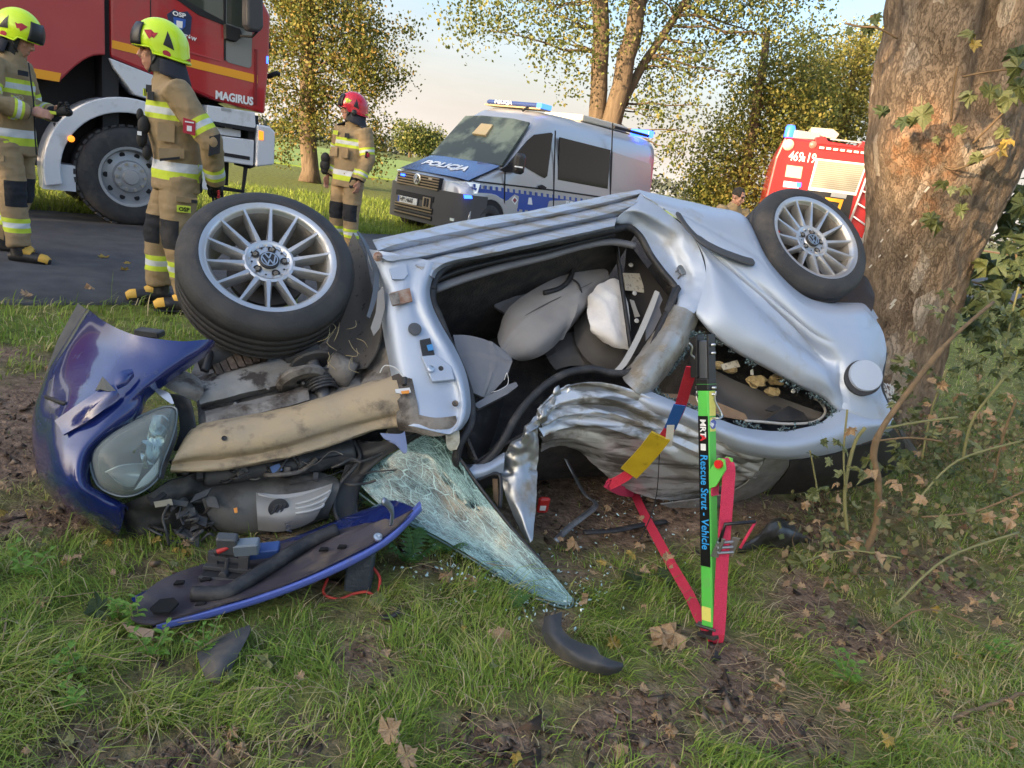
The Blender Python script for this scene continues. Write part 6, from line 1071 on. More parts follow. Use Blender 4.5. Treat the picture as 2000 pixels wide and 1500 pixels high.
    mb.tube(tor, list(trd), 24, flat=1.34, up=rt); 
    rA = {}
    for sd in 'LR':
        pts = [j['sh'+sd]+(ch-j['sh'+sd])*.35, j['sh'+sd], (j['sh'+sd]+j['el'+sd])/2, j['el'+sd], (j['el'+sd]+j['ha'+sd])/2, j['ha'+sd]]
        mb.tube(pts, [.095*s, .092*s, .082*s, .076*s, .070*s, .062*s], 14); rA[sd] = [j['sh'+sd], j['el'+sd], j['ha'+sd]]
    mb.tube([j['neck']-up*.02*s, j['neck']+up*.03*s+fw*.005, j['neck']+up*.075*s+fw*.012], [.10*s, .088*s, .084*s], 16)
    me = remesh(mb, .013*s, 5); P = verts(me); N_ = norms(me); Q = inv(P)
    D = np.array([.010*nz(p*[1, 1, .55], 8, 2)+.006*nz(p*[1, 1, 1.6], 15, 5)+.004*nz(p, 30, 1) for p in P])*s
    me.vertices.foreach_set('co', (P+N_*D[:, None]).astype(np.float32).ravel())
    tL, dL = seg_t(P, rA['L']); tR, dR = seg_t(P, rA['R']); ta = np.where(dL < dR, tL, tR); da = np.minimum(dL, dR)/(.09*s)
    cx = np.interp(Q[:, 2], [a[2] for a in ax_], [a[0] for a in ax_]); cyy = np.interp(Q[:, 2], [a[2] for a in ax_], [a[1] for a in ax_]); dt = np.sqrt(((Q[:, 0]-cx)/(.152*1.34))**2+((Q[:, 1]-cyy)/.152)**2)
    setattr_(me, 'tz', Q[:, 2]-(np.array(J['pelvis'])[2]-.95)); setattr_(me, 'ta', ta); setattr_(me, 'am', np.clip((dt-da)*4+.5+(ta > .5)*.8, 0, 1))
    me.materials.clear(); me.materials.append(jacket_m); me.update(); link(bpy.data.objects.new('jacket', me), root)
    # --- trousers
    mb = MB(); mb.tube([W(np.array(J['pelvis'])+[0, 0, .04]), j['pelvis'], W(np.array(J['pelvis'])+[0, 0, -.09])], [.13*s, .14*s, .13*s], 20, flat=1.32, up=rt)
    for sd in 'LR':
        mb.tube([j['hip'+sd], j['hip'+sd]*.5+j['kn'+sd]*.5, j['kn'+sd], j['kn'+sd]*.5+j['an'+sd]*.5, j['an'+sd]+up*.03*s], [.118*s, .108*s, .095*s, .088*s, .086*s], 16)
    me = remesh(mb, .013*s, 5); P = verts(me); N_ = norms(me); Q = inv(P)
    D = np.array([.012*nz(p*[1, 1, .7], 8, 7)+.008*nz(p*[1, 1, 2.2], 13, 5) for p in P])*s; me.vertices.foreach_set('co', (P+N_*D[:, None]).astype(np.float32).ravel())
    lf = np.where(np.linalg.norm(P-j['knL'], axis=1) < np.linalg.norm(P-j['knR'], axis=1), J['knL'][1], J['knR'][1])
    setattr_(me, 'tz', Q[:, 2]); setattr_(me, 'tf', Q[:, 1]-lf+.03); me.materials.clear(); me.materials.append(trouser_m); me.update(); link(bpy.data.objects.new('trousers', me), root)
    # --- boots
    for sd in 'LR':
        a = j['an'+sd]; td = J.get('toe'+sd, (0, 1, 0)); td = rt*td[0]+fw*td[1]; td /= np.linalg.norm(td); g0 = np.array([a[0], a[1], base[2]]); sdv = np.cross(td, up)
        bt = MB(); bt.mi = 0
        bt.tube([a+up*.12*s, a+up*.02*s, g0+up*.07*s], [.062*s, .060*s, .062*s], 14)
        bt.tube([g0-td*.07*s+up*.045*s, g0-td*.03*s+up*.052*s, g0+td*.05*s+up*.058*s, g0+td*.12*s+up*.05*s, g0+td*.18*s+up*.042*s, g0+td*.212*s+up*.034*s], [.036*s, .046*s, .048*s, .046*s, .042*s, .022*s], 14, flat=.98, up=up)
        bt.mi = 1; bt.tube([g0+td*.145*s+up*.051*s, g0+td*.18*s+up*.046*s, g0+td*.208*s+up*.038*s], [.0445*s, .043*s, .028*s], 14, flat=.98, up=up); bt.tube([g0+td*.005*s+up*.13*s, g0+td*.04*s+up*.095*s, g0+td*.085*s+up*.075*s], [.05*s, .045*s, .038*s], 10)
        bt.mi = 0; bt.frame_box(g0+td*.068*s+up*.009*s, td, sdv, up, .142*s, .048*s, .009*s, .008*s)
        bt.build('boot', [boot_b, boot_y], root, smooth=True, auto=40)
    # --- helmet
    if helmet:
        hm = helm_y if helmet == 'yellow' else helm_r
        def shell(ph, t_, k=1.0):
            c_ = math.cos(ph)                                        # ph = 0 is forward
            tm = 1.62+.10*max(0, c_)**2-.0*c_+.58*max(0, -c_)**1.5+.42*math.sin(ph)**2*(1 if c_ < .35 else .45)
            a = t_*tm; rr = .128+.006*math.cos(2*ph); ez = .150
            R_ = math.sin(min(a, 1.72))*rr*(1+.10*max(0, -c_)*t_)
            zz = math.cos(a)*ez if a < 1.57 else -(a-1.57)*.15
            return h(math.sin(ph)*R_*k*.96, (c_*R_*1.16-.012)*k, (zz+.045)*k)
        nP, nT = 56, 18
        V = [shell(2*math.pi*i/nP, .02+.98*tt/nT) for tt in range(nT+1) for i in range(nP)]; F = [(a*nP+i, a*nP+(i+1) % nP, (a+1)*nP+(i+1) % nP, (a+1)*nP+i) for a in range(nT) for i in range(nP)]
        o = mesh('helmet_shell', V, F+[tuple(range(nP-1, -1, -1))], hm, root, True); md = o.modifiers.new('t', 'SOLIDIFY'); md.thickness = .008*s; md.offset = -1
        hl_ = MB(); R_ = [shell(2*math.pi*i/nP, 1.0, 1.012) for i in range(nP+1)]; hl_.tube(R_, .006*s, 6, cap=False); hl_.build('helmet_rim', hm, root, smooth=True)
        def patchs(nm, poly, m, k=1.018):
            c_ = (sum(p[0] for p in poly)/len(poly), sum(p[1] for p in poly)/len(poly)); B_ = []
            for i, p in enumerate(poly):
                p2 = poly[(i+1) % len(poly)]; B_ += [(p[0]+(p2[0]-p[0])*f/4, p[1]+(p2[1]-p[1])*f/4) for f in range(4)]
            nb = len(B_); V = [shell(*c_, k)]+[shell(c_[0]+(p[0]-c_[0])*r_/5, c_[1]+(p[1]-c_[1])*r_/5, k) for r_ in range(1, 6) for p in B_]
            F = [(0, 1+i, 1+(i+1) % nb) for i in range(nb)]+[(1+r_*nb+i, 1+(r_+1)*nb+i, 1+(r_+1)*nb+(i+1) % nb, 1+r_*nb+(i+1) % nb) for r_ in range(4) for i in range(nb)]
            return mesh(nm, V, F, m, root, True)
        vis = MB(); V = [shell(a, t_, 1.035) for t_ in np.linspace(.50, .99, 8) for a in np.linspace(-.75, .75, 17)]; vis.add(V, [(i*17+k, i*17+k+1, (i+1)*17+k+1, (i+1)*17+k) for i in range(7) for k in range(16)]); vo = vis.build('visor_shield', helm_b, root, smooth=True); md = vo.modifiers.new('t', 'SOLIDIFY'); md.thickness = .008; md.offset = 1
        for sg in (-1, 1):
            patchs('vent_decal', [(sg*1.85, .52), (sg*1.62, .80), (sg*2.05, .84)], helm_b); patchs('red_decal', [(sg*.85, .66), (sg*1.45, .60), (sg*1.1, .84)], patch_r if helmet == 'yellow' else fy_m)
            patchs('round_badge', [(sg*(1.75+.16*math.cos(a)), .94+.055*math.sin(a)) for a in np.linspace(0, 6.28, 12)], patch_r if helmet == 'yellow' else helm_b); patchs('rear_decal', [(sg*2.5, .95), (sg*3.0, .88), (sg*3.0, .96)], patch_r if helmet == 'yellow' else fy_m)
        if helmet == 'red':
            for sg in (-1, 1): MB().lathe([(.03, 0), (.03, .02), (.02, .026), (0, .026)], h(.112*sg, -.03, -.03), hr*sg, 20).build('ear_dial', helm_b, root, smooth=True)
        V = []
        for t_ in np.linspace(0, 1, 6):
            for a in np.linspace(-1.75, 1.75, 15): V.append(h(math.sin(a)*(.108+.02*t_), -.02-math.cos(a)*(.125+.035*t_), -.045-.135*t_*(.55+.45*math.cos(a*.8))))
        o = mesh('neck_flap', V, [(i*15+k, i*15+k+1, (i+1)*15+k+1, (i+1)*15+k) for i in range(5) for k in range(14)], flap_m, root, True); md = o.modifiers.new('t', 'SOLIDIFY'); md.thickness = .006
        st = MB()
        for sg in (-1, 1): st.tube([h(.095*sg, .015, -.015), h(.08*sg, .04, -.07), h(.03*sg, .055, -.118), h(0, .058, -.122)], .009*s, 6)
        st.build('chin_strap', helm_b, root, smooth=True)
        V = [h(math.sin(a)*(.086+.006*t_), math.cos(a)*.095-.005, .02-.14*t_) for t_ in np.linspace(0, 1, 4) for a in np.r_[np.linspace(.95, 5.33, 20)]]; o = mesh('balaclava', V, [(i*20+k, i*20+k+1, (i+1)*20+k+1, (i+1)*20+k) for i in range(3) for k in range(19)], helm_b, root, True)
    else:
        hb_ = MB(); V = [h(math.sin(a)*math.sin(t_)*.082, math.cos(a)*math.sin(t_)*.105-.018, .032+math.cos(t_)*.112) for t_ in np.linspace(.02, 1.75, 10) for a in np.linspace(0, 2*math.pi, 25)[:-1]]; F = [(i*24+k, i*24+(k+1) % 24, (i+1)*24+(k+1) % 24, (i+1)*24+k) for i in range(9) for k in range(24)]
        F = [f for f in F if not (np.mean([np.array(V[k])-H for k in f], 0)@hf > .045*s and np.mean([np.array(V[k])-H for k in f], 0)@hu < .095*s)]
        o = mesh('hair', V, F, hair_m, root, True)
    return root, j, W, fw, rt, h
def std(**k):
    J = dict(pelvis=(0, 0, .95), chest=(0, .0, 1.30), neck=(0, -.01, 1.47), head=(0, .035, 1.64), shL=(-.205, -.01, 1.42), shR=(.205, -.01, 1.42), elL=(-.26, -.04, 1.13), elR=(.26, -.04, 1.13), haL=(-.25, .06, .88), haR=(.25, .06, .88), hipL=(-.10, 0, .90), hipR=(.10, 0, .90), knL=(-.12, .03, .50), knR=(.12, .03, .50), anL=(-.13, -.02, .10), anR=(.13, -.02, .10))
    J.update(k); return J
def plate3(name, c, X, Y, hx, hy, m, root, th=.003):
    X, Y = np.array(X, float), np.array(Y, float); return MB().frame_box(c, X, Y, np.cross(X, Y), hx, hy, th).build(name, m, root)
# --- the man by the front wheel, hands clasped behind his back
g2 = gp(322, 600)
r2, j2, W2, f2, t2, h2 = firefighter('person', 'firefighter in khaki suit and yellow helmet facing left with hands behind his back', g2+np.array([.09, .06, 0]), math.radians(211), std(elL=(-.27, -.13, 1.14), haL=(-.12, -.19, .88), elR=(.27, -.13, 1.14), haR=(.10, -.21, .90), knL=(-.11, .05, .50), anL=(-.12, -.03, .10), anR=(.12, .13, .10), knR=(.11, .15, .50), pelvis=(0, .04, .95), chest=(0, .08, 1.30), neck=(0, .10, 1.47), head=(0, .155, 1.63), shL=(-.20, .07, 1.42), shR=(.20, .07, 1.42), hipL=(-.1, .03, .9), hipR=(.1, .04, .9)), 'yellow', 1.03, hands='gloves', head_pitch=-.05)
hb = MB(); hand_into(hb, j2['haL'], t2*.5-np.array([0, 0, .5])-f2*.1, -f2, -t2*.2+f2, 1.15, .9); hb_o = hb.build('glove', [glove_m], r2, smooth=True); hb = MB(); hand_into(hb, j2['haR'], -t2*.6-np.array([0, 0, .4]), -f2, f2, 1.15, .9); hb.build('glove', glove_m, r2, smooth=True)
kn = MB()
for k in range(4): kn.sphere(j2['haL']+t2*(.035+.0*k)-np.array([0, 0, .045+.014*k])-f2*.012-t2*.06, (.011, .011, .008), 8, 6)
kn.build('glove_knuckle_pad', glove_r, r2, smooth=True)
lt = -t2
plate3('thigh_patch', W2((-.226, .015, .705)), f2, (0, 0, 1), .042, .022, fy_m, r2); text('thigh_lettering', 'OSP', W2((-.232, .045, .692)), -f2, (0, 0, 1), .036, sticker, r2, .001, bold=.001)
sp2 = W2((-.318, .0, 1.215)); plate3('sleeve_badge', sp2, f2+np.array([0, 0, .15]), np.array([0, 0, 1.]), .036, .045, patch_r, r2); plate3('sleeve_badge_emblem', sp2+lt*.005-np.array([0, 0, .01]), f2, (0, 0, 1), .014, .016, txt_white, r2); plate3('sleeve_badge_emblem', sp2+lt*.005+np.array([0, 0, .028]), f2, (0, 0, 1), .026, .004, txt_white, r2)
plate3('name_patch', W2((-.12, .235, 1.375)), f2*-.3+t2, (0, 0, 1), .035, .022, fy_m, r2); plate3('velcro', W2((-.165, .205, 1.36)), f2+t2*.8, (0, 0, 1), .022, .026, dk_m, r2); plate3('velcro', W2((-.145, .215, 1.40)), f2+t2*.8, (0, 0, 1), .018, .022, dk_m, r2); plate3('chest_pocket', W2((-.200, .12, 1.16)), f2+t2*.2, (0, 0, 1), .05, .055, MATS.get('khaki_flap') or mat('khaki_flap', KH, .85, col2=KH2, ns=9), r2, .008)
plate3('hip_pocket', W2((-.215, .09, 1.04)), f2+np.array([0, 0, -.1]), (0, 0, 1), .075, .03, MATS['khaki_flap'], r2, .01); plate3('pocket_slot', W2((-.218, .10, 1.005)), f2+np.array([0, 0, -.25]), (0, 0, 1), .06, .008, dk_m, r2, .008); plate3('thigh_pocket', W2((-.222, .0, .765)), f2, (0, 0, 1), .065, .018, MATS['khaki_flap'], r2, .008); plate3('velcro', W2((-.232, -.045, .76)), f2, (0, 0, 1), .018, .010, dk_m, r2); plate3('elbow_patch', W2((-.32, -.145, 1.13)), f2*.5+np.array([0, 0, -.2]), (0, .0, 1), .035, .06, dk_m, r2, .02)
pk = MB()      # gloves and torch clipped at his front
for dx, dz, r_ in ((.24, 1.18, .05), (.25, 1.10, .045), (.22, 1.02, .04), (.26, 1.24, .03)): pk.sphere(W2((-.08, dx, dz)), (r_*.7, r_*.8, r_*1.3), 10, 8)
pk.build('clipped_gloves', glove_m, r2, smooth=True)
plate3('torch_band', W2((-.12, .265, 1.13)), f2, (0, 0, 1), .012, .012, txt_white, r2, .012)
# --- the man at the left edge, fitting a glove
g1 = gp(70, 512)
r1_, j1, W1, f1, t1, h1 = firefighter('person', 'firefighter in khaki suit and yellow helmet at left frame edge adjusting his gloves', g1+np.array([-.17, .02, 0]), math.radians(10), std(elR=(.30, .02, 1.16), haR=(.15, .20, 1.12), elL=(-.28, .03, 1.15), haL=(-.06, .28, 1.13), knR=(.14, .06, .50), anR=(.16, .10, .10), knL=(-.13, -.02, .5), anL=(-.15, -.16, .10), head=(0, .085, 1.625), neck=(0, .03, 1.47), hdR=(-.25, 1, .05), hpR=(-.6, 0, -.6), hlR=(-.4, 0, .8), hdL=(.3, .8, .3), hpL=(.6, 0, -.5), hlL=(.4, 0, .8), curl=.5), 'yellow', 1.04, head_yaw=-.05, head_pitch=-.35)
mb = MB(); hand_into(mb, W1((.06, .35, 1.14)), f1*.6+np.array([0, 0, .3])+t1*.2, t1, (0, 0, 1), 1.1, .6); mb.sphere(W1((.02, .40, 1.16)), (.05, .03, .035), 10, 8); mb.build('black_glove', glove_m, r1_, smooth=True); MB().frame_box(W1((.10, .33, 1.14)), f1, t1, (0, 0, 1), .035, .006, .012, .003).build('glove_cuff', fy_m, r1_)
plate3('velcro', W1((.14, .17, 1.38)), f1*.5-t1, (0, 0, 1), .04, .018, dk_m, r1_); plate3('thigh_pocket', W1((.222, .0, .77)), f1, (0, 0, 1), .06, .02, MATS['khaki_flap'], r1_, .008); plate3('elbow_patch', W1((.37, .0, 1.15)), f1, (0, 0, 1), .05, .035, dk_m, r1_, .012); plate3('shin_patch', W1((.205, .06, .21)), f1, (0, 0, 1), .04, .05, dk_m, r1_, .01)
for a_ in (.02, .10): MB().lathe([(.018, 0), (.018, .004), (.013, .004), (.013, 0)], W1((.19, .14+a_*.3, 1.20+a_*.1)), t1+f1, 14).build('metal_ring', steel, r1_)
MB().tube([W1((.06, .17, 1.46)), W1((.05, .19, 1.2)), W1((.05, .19, .95)), W1((.06, .2, .82))], .006, 6).build('zip_cord', dk_m, r1_, smooth=True)
# --- the man with the red helmet by the van
g3 = dp(668, 505, 8.6); g3[2] = 0
r3, j3, W3, f3, t3, h3 = firefighter('person', 'firefighter in khaki suit wearing red helmet looking left near the van', g3, math.radians(236), std(elL=(-.27, -.03, 1.14), haL=(-.25, .06, .90), elR=(.27, -.02, 1.14), haR=(.27, .08, .90), hdL=(.05, .15, -1), hdR=(0, .15, -1)), 'red', 1.02, head_yaw=-.75)
plate3('name_patch', W3((.10, .155, 1.375)), t3, (0, .0, 1), .04, .022, fy_m, r3); plate3('velcro', W3((-.10, .160, 1.36)), t3, (0, 0, 1), .035, .025, dk_m, r3); plate3('sleeve_badge', W3((-.31, .03, 1.19)), f3, (0, 0, 1), .03, .038, dk_m, r3); plate3('sleeve_badge_emblem', W3((-.325, .03, 1.19)), f3, (0, 0, 1), .018, .022, patch_r, r3)
for x, z in ((-.09, 1.17), (.09, 1.17)): plate3('chest_pocket', W3((x, .158, z)), t3, (0, 0, 1), .055, .05, MATS['khaki_flap'], r3, .008)
pk = MB()
for dz, r_ in ((1.08, .055), (1.0, .06), (.95, .045)): pk.sphere(W3((.26, .14, dz)), (r_, r_*.8, r_*1.2), 10, 8)
pk.build('clipped_gloves', glove_m, r3, smooth=True)
for sx in (-1, 1): plate3('shoulder_pad', W3((.15*sx, -.01, 1.485)), t3+np.array([0, 0, -.35*sx]), f3, .07, .06, dk_m, r3, .006)
# --- the bareheaded man crouching beyond the wreck
g4 = dp(1408, 500, 12.0); g4[2] = 0
r4, j4, W4, f4, t4, h4 = firefighter('person', 'bareheaded firefighter with dark hair crouching beyond the wrecked car', g4, math.radians(-70), std(pelvis=(0, -.10, .66), chest=(0, .0, 1.02), neck=(0, .04, 1.19), head=(0, .09, 1.35), shL=(-.205, .03, 1.14), shR=(.205, .03, 1.14), elL=(-.30, .12, .88), elR=(.30, .12, .88), haL=(-.20, .40, .74), haR=(.20, .40, .74), hipL=(-.1, -.1, .56), hipR=(.1, -.1, .56), knL=(-.15, .30, .52), knR=(.15, .30, .52), anL=(-.15, .02, .1), anR=(.15, .02, .1)), None, 1.06, head_yaw=.5, head_pitch=-.25)
# ================================================================== VEHICLES
UP = np.array([0, 0, 1.])
def side_plane(P0, yaw): return Plane(P0, (math.cos(yaw), math.sin(yaw), 0), UP, (math.sin(yaw), -math.cos(yaw), 0))
def pxprism(pl, poly, w0, w1, m, name, root, bevel=0., auto=None):
    pts = [pl.uv(x, y, w0) for x, y in poly]; return MB().prism(pts, pl.O, pl.U, pl.V, pl.N, w1, w0).build(name, m, root, bevel=bevel, auto=auto)
red_p = mat('fire_engine_red', (.40, .012, .018), .28, coat=.7, dirt=(.30, .06, .055), ds=2.5, dlo=.5, dhi=.85); white_p = mat('white_truck_paint', (.62, .64, .68), .35, coat=.3, dirt=(.36, .35, .33), ds=5, dlo=.55, dhi=.8); red_b = mat('dusty_red_panel', (.44, .055, .055), .45, coat=.3, col2=(.40, .04, .045), ns=2)
orange_s = mat('orange_reflective', (.85, .36, .02), .45); chassis = mat('chassis_black', (.014, .014, .016), .7); lamp_or = mat('orange_side_lamp', (.85, .22, .01), .3, emit=(1, .25, .02), es=.35); blue_on = mat('blue_beacon_lit', (.02, .06, .9), .3, emit=(.02, .08, 1.), es=1.6); blue_off = mat('blue_beacon_lens', (.03, .08, .45), .2, trans=.2); glass_v = mat('tinted_window_glass', (.012, .014, .016), .06, spec=.35); glass_cab = mat('cab_window_glass', (.05, .06, .05), .03, spec=1.); mirror_m = mat('grey_mirror_housing', (.05, .05, .055), .5)
def truck_wheel(root, c, ax, R, wd, rim_m, dish=.08, n_=10):
    w = empty('wheel', (0, 0, 0)); w.parent = root; w.location = -wloc(root)
    t_ = MB(); t_.lathe([(R*.56, -.02), (R*.60, .012), (R*.78, .02), (R*.92, .005), (R*.97, -.02), (R, -.05), (R, -wd+.03), (R*.95, -wd), (R*.56, -wd)], c, ax, 56)
    a0 = np.cross(ax, UP); a0 /= np.linalg.norm(a0); a1 = np.cross(ax, a0)
    for k in range(40):
        an = 2*math.pi*k/40; d = a0*math.cos(an)+a1*math.sin(an); t_.frame_box(np.array(c)+d*(R*1.0)-ax*.06, d, np.cross(ax, d), ax, .012, R*.05, .05)
    t_.build('tyre', tyre_m, w, smooth=True, auto=35)
    r_ = MB(); r_.lathe([(R*.60, -.01), (R*.60, .015), (R*.55, .012), (R*.53, -.03), (R*.50, -dish), (R*.33, -dish*.7), (R*.30, -.01), (R*.16, .0), (R*.14, .03), (0, .035)], c, ax, 40); r_.build('rim', rim_m, w, smooth=True, auto=35)
    nb_ = MB()
    for k in range(n_):
        an = 2*math.pi*k/n_; d = a0*math.cos(an)+a1*math.sin(an); nb_.mi = 0; nb_.tube([np.array(c)+d*R*.26-ax*.02, np.array(c)+d*R*.26+ax*.02], .018, 6); nb_.mi = 1; nb_.lathe([(R*.055, 0), (0, .002)], np.array(c)+d*R*.44-ax*(dish-.012), ax, 10)
    nb_.build('wheel_nut', [steel, chassis], w)['kind'] = 'stuff'; return w
# ---------------------------------------------------------------- fire engine on the left
TG = gp(225, 440); TP = side_plane(TG*np.array([1, 1, 0]), math.radians(42)); tu = lambda x, y, w=0.: TP.uv(x, y, w)
eng = empty('fire_engine', TG, 'red fire engine with white wheel arches and orange stripe parked at the left', 'fire engine')
wc = tu(256, 335); R_ = .56; WC = TP.P(wc[0], R_+.0, 0); alloy_t = mat('truck_rim_grey', (.36, .37, .39), .4, .4)
truck_wheel(eng, WC, TP.N, R_, .36, alloy_t); truck_wheel(eng, TP.P(wc[0], R_, -2.1), -TP.N, R_, .36, alloy_t); truck_wheel(eng, TP.P(wc[0]-3.9, R_, 0), TP.N, R_, .36, alloy_t)
def arc(cx, cy, r_, a0, a1, n_=14): return [(cx+r_*math.cos(math.radians(a0+(a1-a0)*k/n_)), cy+r_*math.sin(math.radians(a0+(a1-a0)*k/n_))) for k in range(n_+1)]
a_b, h_b = tu(205, 108); ab2, hb2 = tu(115, 160); top = 3.2
body_poly = [(-5.6, top), (-5.6, hb2), (ab2, hb2)]+[(ab2+(a_b-ab2)*k/8, hb2+(h_b-hb2)*math.sin(math.pi/2*k/8)) for k in range(1, 9)]+[(a_b, top)]
MB().prism(body_poly, TP.O, TP.U, TP.V, TP.N, -2.4, .02).build('equipment_body', red_b, eng, bevel=.015)
MB().prism([(-5.6, hb2), (-5.6, hb2+.09), (ab2+.02, hb2+.09), (ab2, hb2)], TP.O, TP.U, TP.V, TP.N, .018, .024).build('orange_stripe', orange_s, eng)
MB().prism([(-5.6, .55), (1.4, .55), (1.4, 1.15), (-5.6, 1.15)], TP.O, TP.U, TP.V, TP.N, -1.9, -.40).build('chassis', chassis, eng); MB().prism([(-1.3, 1.1), (1.35, 1.1), (1.35, 1.5), (.3, 1.9), (-1.3, 1.55)], TP.O, TP.U, TP.V, TP.N, -1.9, -.45).build('engine_housing', chassis, eng); MB().prism([(a_b-.02, 1.0), (a_b+.14, 1.0), (a_b+.14, top), (a_b-.02, top)], TP.O, TP.U, TP.V, TP.N, -2.2, -.05).build('cab_gap', chassis, eng)
c0 = tu(216, 112); fr = tu(524, 100); cb = tu(420, 196); cb2 = tu(518, 223); wl = (wc[0], R_)
arch = arc(wl[0], wl[1], .98, 118, 18, 12)
cab_poly = [(c0[0], top), (c0[0], c0[1])]+[p for p in arch if p[0] > c0[0]+.03 and p[1] > cb[1]]+[(cb[0], cb[1]), (cb2[0], cb2[1]), (fr[0]+.02, fr[1]-.1), (fr[0]+.01, fr[1]+.4), (fr[0]-.08, 2.75), (fr[0]-.16, top)]
cabo = MB().prism(cab_poly, TP.O, TP.U, TP.V, TP.N, -2.35, .0).build('cab', red_p, eng, bevel=.03)
pxprism(TP, [(219, 78), (503, 147), (503, 163), (219, 94)], .006, -.002, orange_s, 'orange_stripe', eng)
pxprism(TP, [(342, -2), (438, -40), (438, 44), (425, 40), (385, 22)], .006, -.01, glass_cab, 'side_window', eng); pxprism(TP, [(336, -8), (342, -12), (390, 16), (440, 42), (440, 50), (386, 28)], .012, 0, chassis, 'window_seal', eng)
pxprism(TP, [(441, -40), (495, -40), (491, 128), (487, 133), (446, 122), (440, 116)], .010, -.01, mat('grey_door_window', (.16, .175, .175), .08, spec=.8), 'lower_door_window', eng)
pxprism(TP, [(444, -40), (490, -40), (489, 60), (443, 45)], .013, .008, glass_cab, 'door_window_glass', eng); pxprism(TP, [(436, -40), (442, -40), (441, 118), (438, 118)], .014, 0, chassis, 'window_post', eng)
pxprism(TP, [(440, 46), (470, 56), (474, 70), (462, 82), (441, 76)], .08, .0, chassis, 'mirror_foot', eng, .01)
mp0 = TP.at(470, 70, .08); mp1 = TP.at(502, 62, .28); MB().tube([mp0, TP.at(492, 72, .2), mp1, TP.at(506, 40, .28)], .014, 8).build('mirror_arm', chassis, eng, smooth=True)
pxprism(TP, [(482, -60), (514, -60), (516, 55), (508, 63), (488, 60), (482, 48)], .36, .18, mirror_m, 'mirror', eng, .03)
pxprism(TP, [(497, 95), (503, 97), (502, 205), (496, 203)], .012, 0, mat('dark_red_handle_recess', (.22, .008, .012), .4), 'grab_recess', eng, .004)
pxprism(TP, [(340, 91), (432, 118), (432, 121), (340, 95)], .008, 0, red_b, 'door_crease', eng, .002); pxprism(TP, [(293, -40), (295, -40), (295, 70), (293, 70)], .003, 0, chassis, 'door_gap', eng)
ws_ = TP.at(420, 192, .004); X_ = TP.U; text('engine_lettering', 'MAGIRUS', ws_+TP.N*.006, X_, UP, .125, txt_white, eng, .003, bold=.005, xs=.86)
crest = [(326, 28), (340, 18), (352, 24), (366, 22), (375, 34), (372, 66), (352, 78), (336, 68)]
pxprism(TP, crest, .006, 0, mat('navy_crest', (.02, .03, .08), .5), 'crest', eng); pxprism(TP, [(339, 33), (363, 38), (362, 52), (350, 63), (340, 52)], .010, .004, mat('blue_shield', (.03, .10, .42), .5), 'crest_shield', eng); pxprism(TP, [(345, 40), (357, 42), (356, 55), (345, 53)], .013, .008, txt_white, 'crest_tower', eng)
text('crest_lettering', 'OSP', TP.at(337, 29, .012), X_, UP, .062, txt_white, eng, .002, bold=.002, xs=1.25); text('crest_lettering', 'RFANTÓW', TP.at(336, 66, .012), X_-UP*.08, UP, .052, txt_white, eng, .002, bold=.002)
fen = MB(); ri, ro = .70, .86
po = arc(wl[0], wl[1], ro, 192, 60, 20)+arc(wl[0], wl[1], ri, 60, 192, 20); fen.prism(po, TP.O, TP.U, TP.V, TP.N, -.42, .05); fen.build('wheel_arch', white_p, eng, bevel=.012)
fen = MB(); po = arc(wl[0], wl[1], ro+.03, 60, -4, 14)+arc(wl[0], wl[1], ri, -4, 60, 14); fen.prism(po, TP.O, TP.U, TP.V, TP.N, -.42, .035); fen.build('wheel_arch', white_p, eng, bevel=.012)
q0 = tu(212, 113); MB().prism([(q0[0], q0[1]), (q0[0]+.05, q0[1]-.10), (q0[0]+.25, q0[1]-.33), (wl[0]+.62, q0[1]-.42), (wl[0]+.66, q0[1]-.18)], TP.O, TP.U, TP.V, TP.N, -.3, .03).build('wheel_arch_top', white_p, eng, bevel=.01)
MB().lathe([(.035, 0), (.03, .015), (0, .018)], TP.at(139, 271, .052), TP.N, 16).build('side_marker', lamp_or, eng, smooth=True); MB().prism([(wl[0]-.86, .34), (wl[0]-.55, .34), (wl[0]-.55, .62), (wl[0]-.86, .62)], TP.O, TP.U, TP.V, TP.N, -.3, -.02).build('mudguard_stay', white_p, eng); pl_ = TP.at(112, 322, -.01)
wd_in = MB(); wd_in.prism(arc(wl[0], wl[1], .70, 200, -10, 20), TP.O, TP.U, TP.V, TP.N, -.5, -.42); wd_in.build('wheel_housing', chassis, eng)
pxprism(TP, [(404, 205), (498, 219), (500, 248), (497, 252), (405, 236)], .03, -.5, white_p, 'cab_step', eng, .01); pxprism(TP, [(418, 237), (499, 250), (499, 258), (418, 244)], .035, -.2, chassis, 'step_tread', eng); pxprism(TP, [(408, 246), (470, 255), (470, 268), (408, 260)], -.05, -.5, white_p, 'step_riser', eng)
pxprism(TP, [(404, 262), (497, 274), (495, 324), (408, 312), (402, 300)], .03, -.5, white_p, 'cab_step', eng, .012); pxprism(TP, [(421, 295), (488, 306), (488, 313), (421, 302)], .036, -.1, chassis, 'step_tread', eng); pxprism(TP, [(432, 210), (452, 213), (452, 219), (432, 216)], .034, .0, alloy_t, 'step_handle', eng); pxprism(TP, [(484, 225), (505, 226), (500, 325), (488, 330)], -.02, -.6, chassis, 'step_side', eng)
pxprism(TP, [(503, 243), (527, 247), (538, 258), (536, 322), (500, 326)], .05, -2.4, white_p, 'front_bumper', eng, .02); pxprism(TP, [(506, 255), (515, 257), (515, 274), (506, 273)], .06, .03, lamp_or, 'side_lamp', eng, .004)
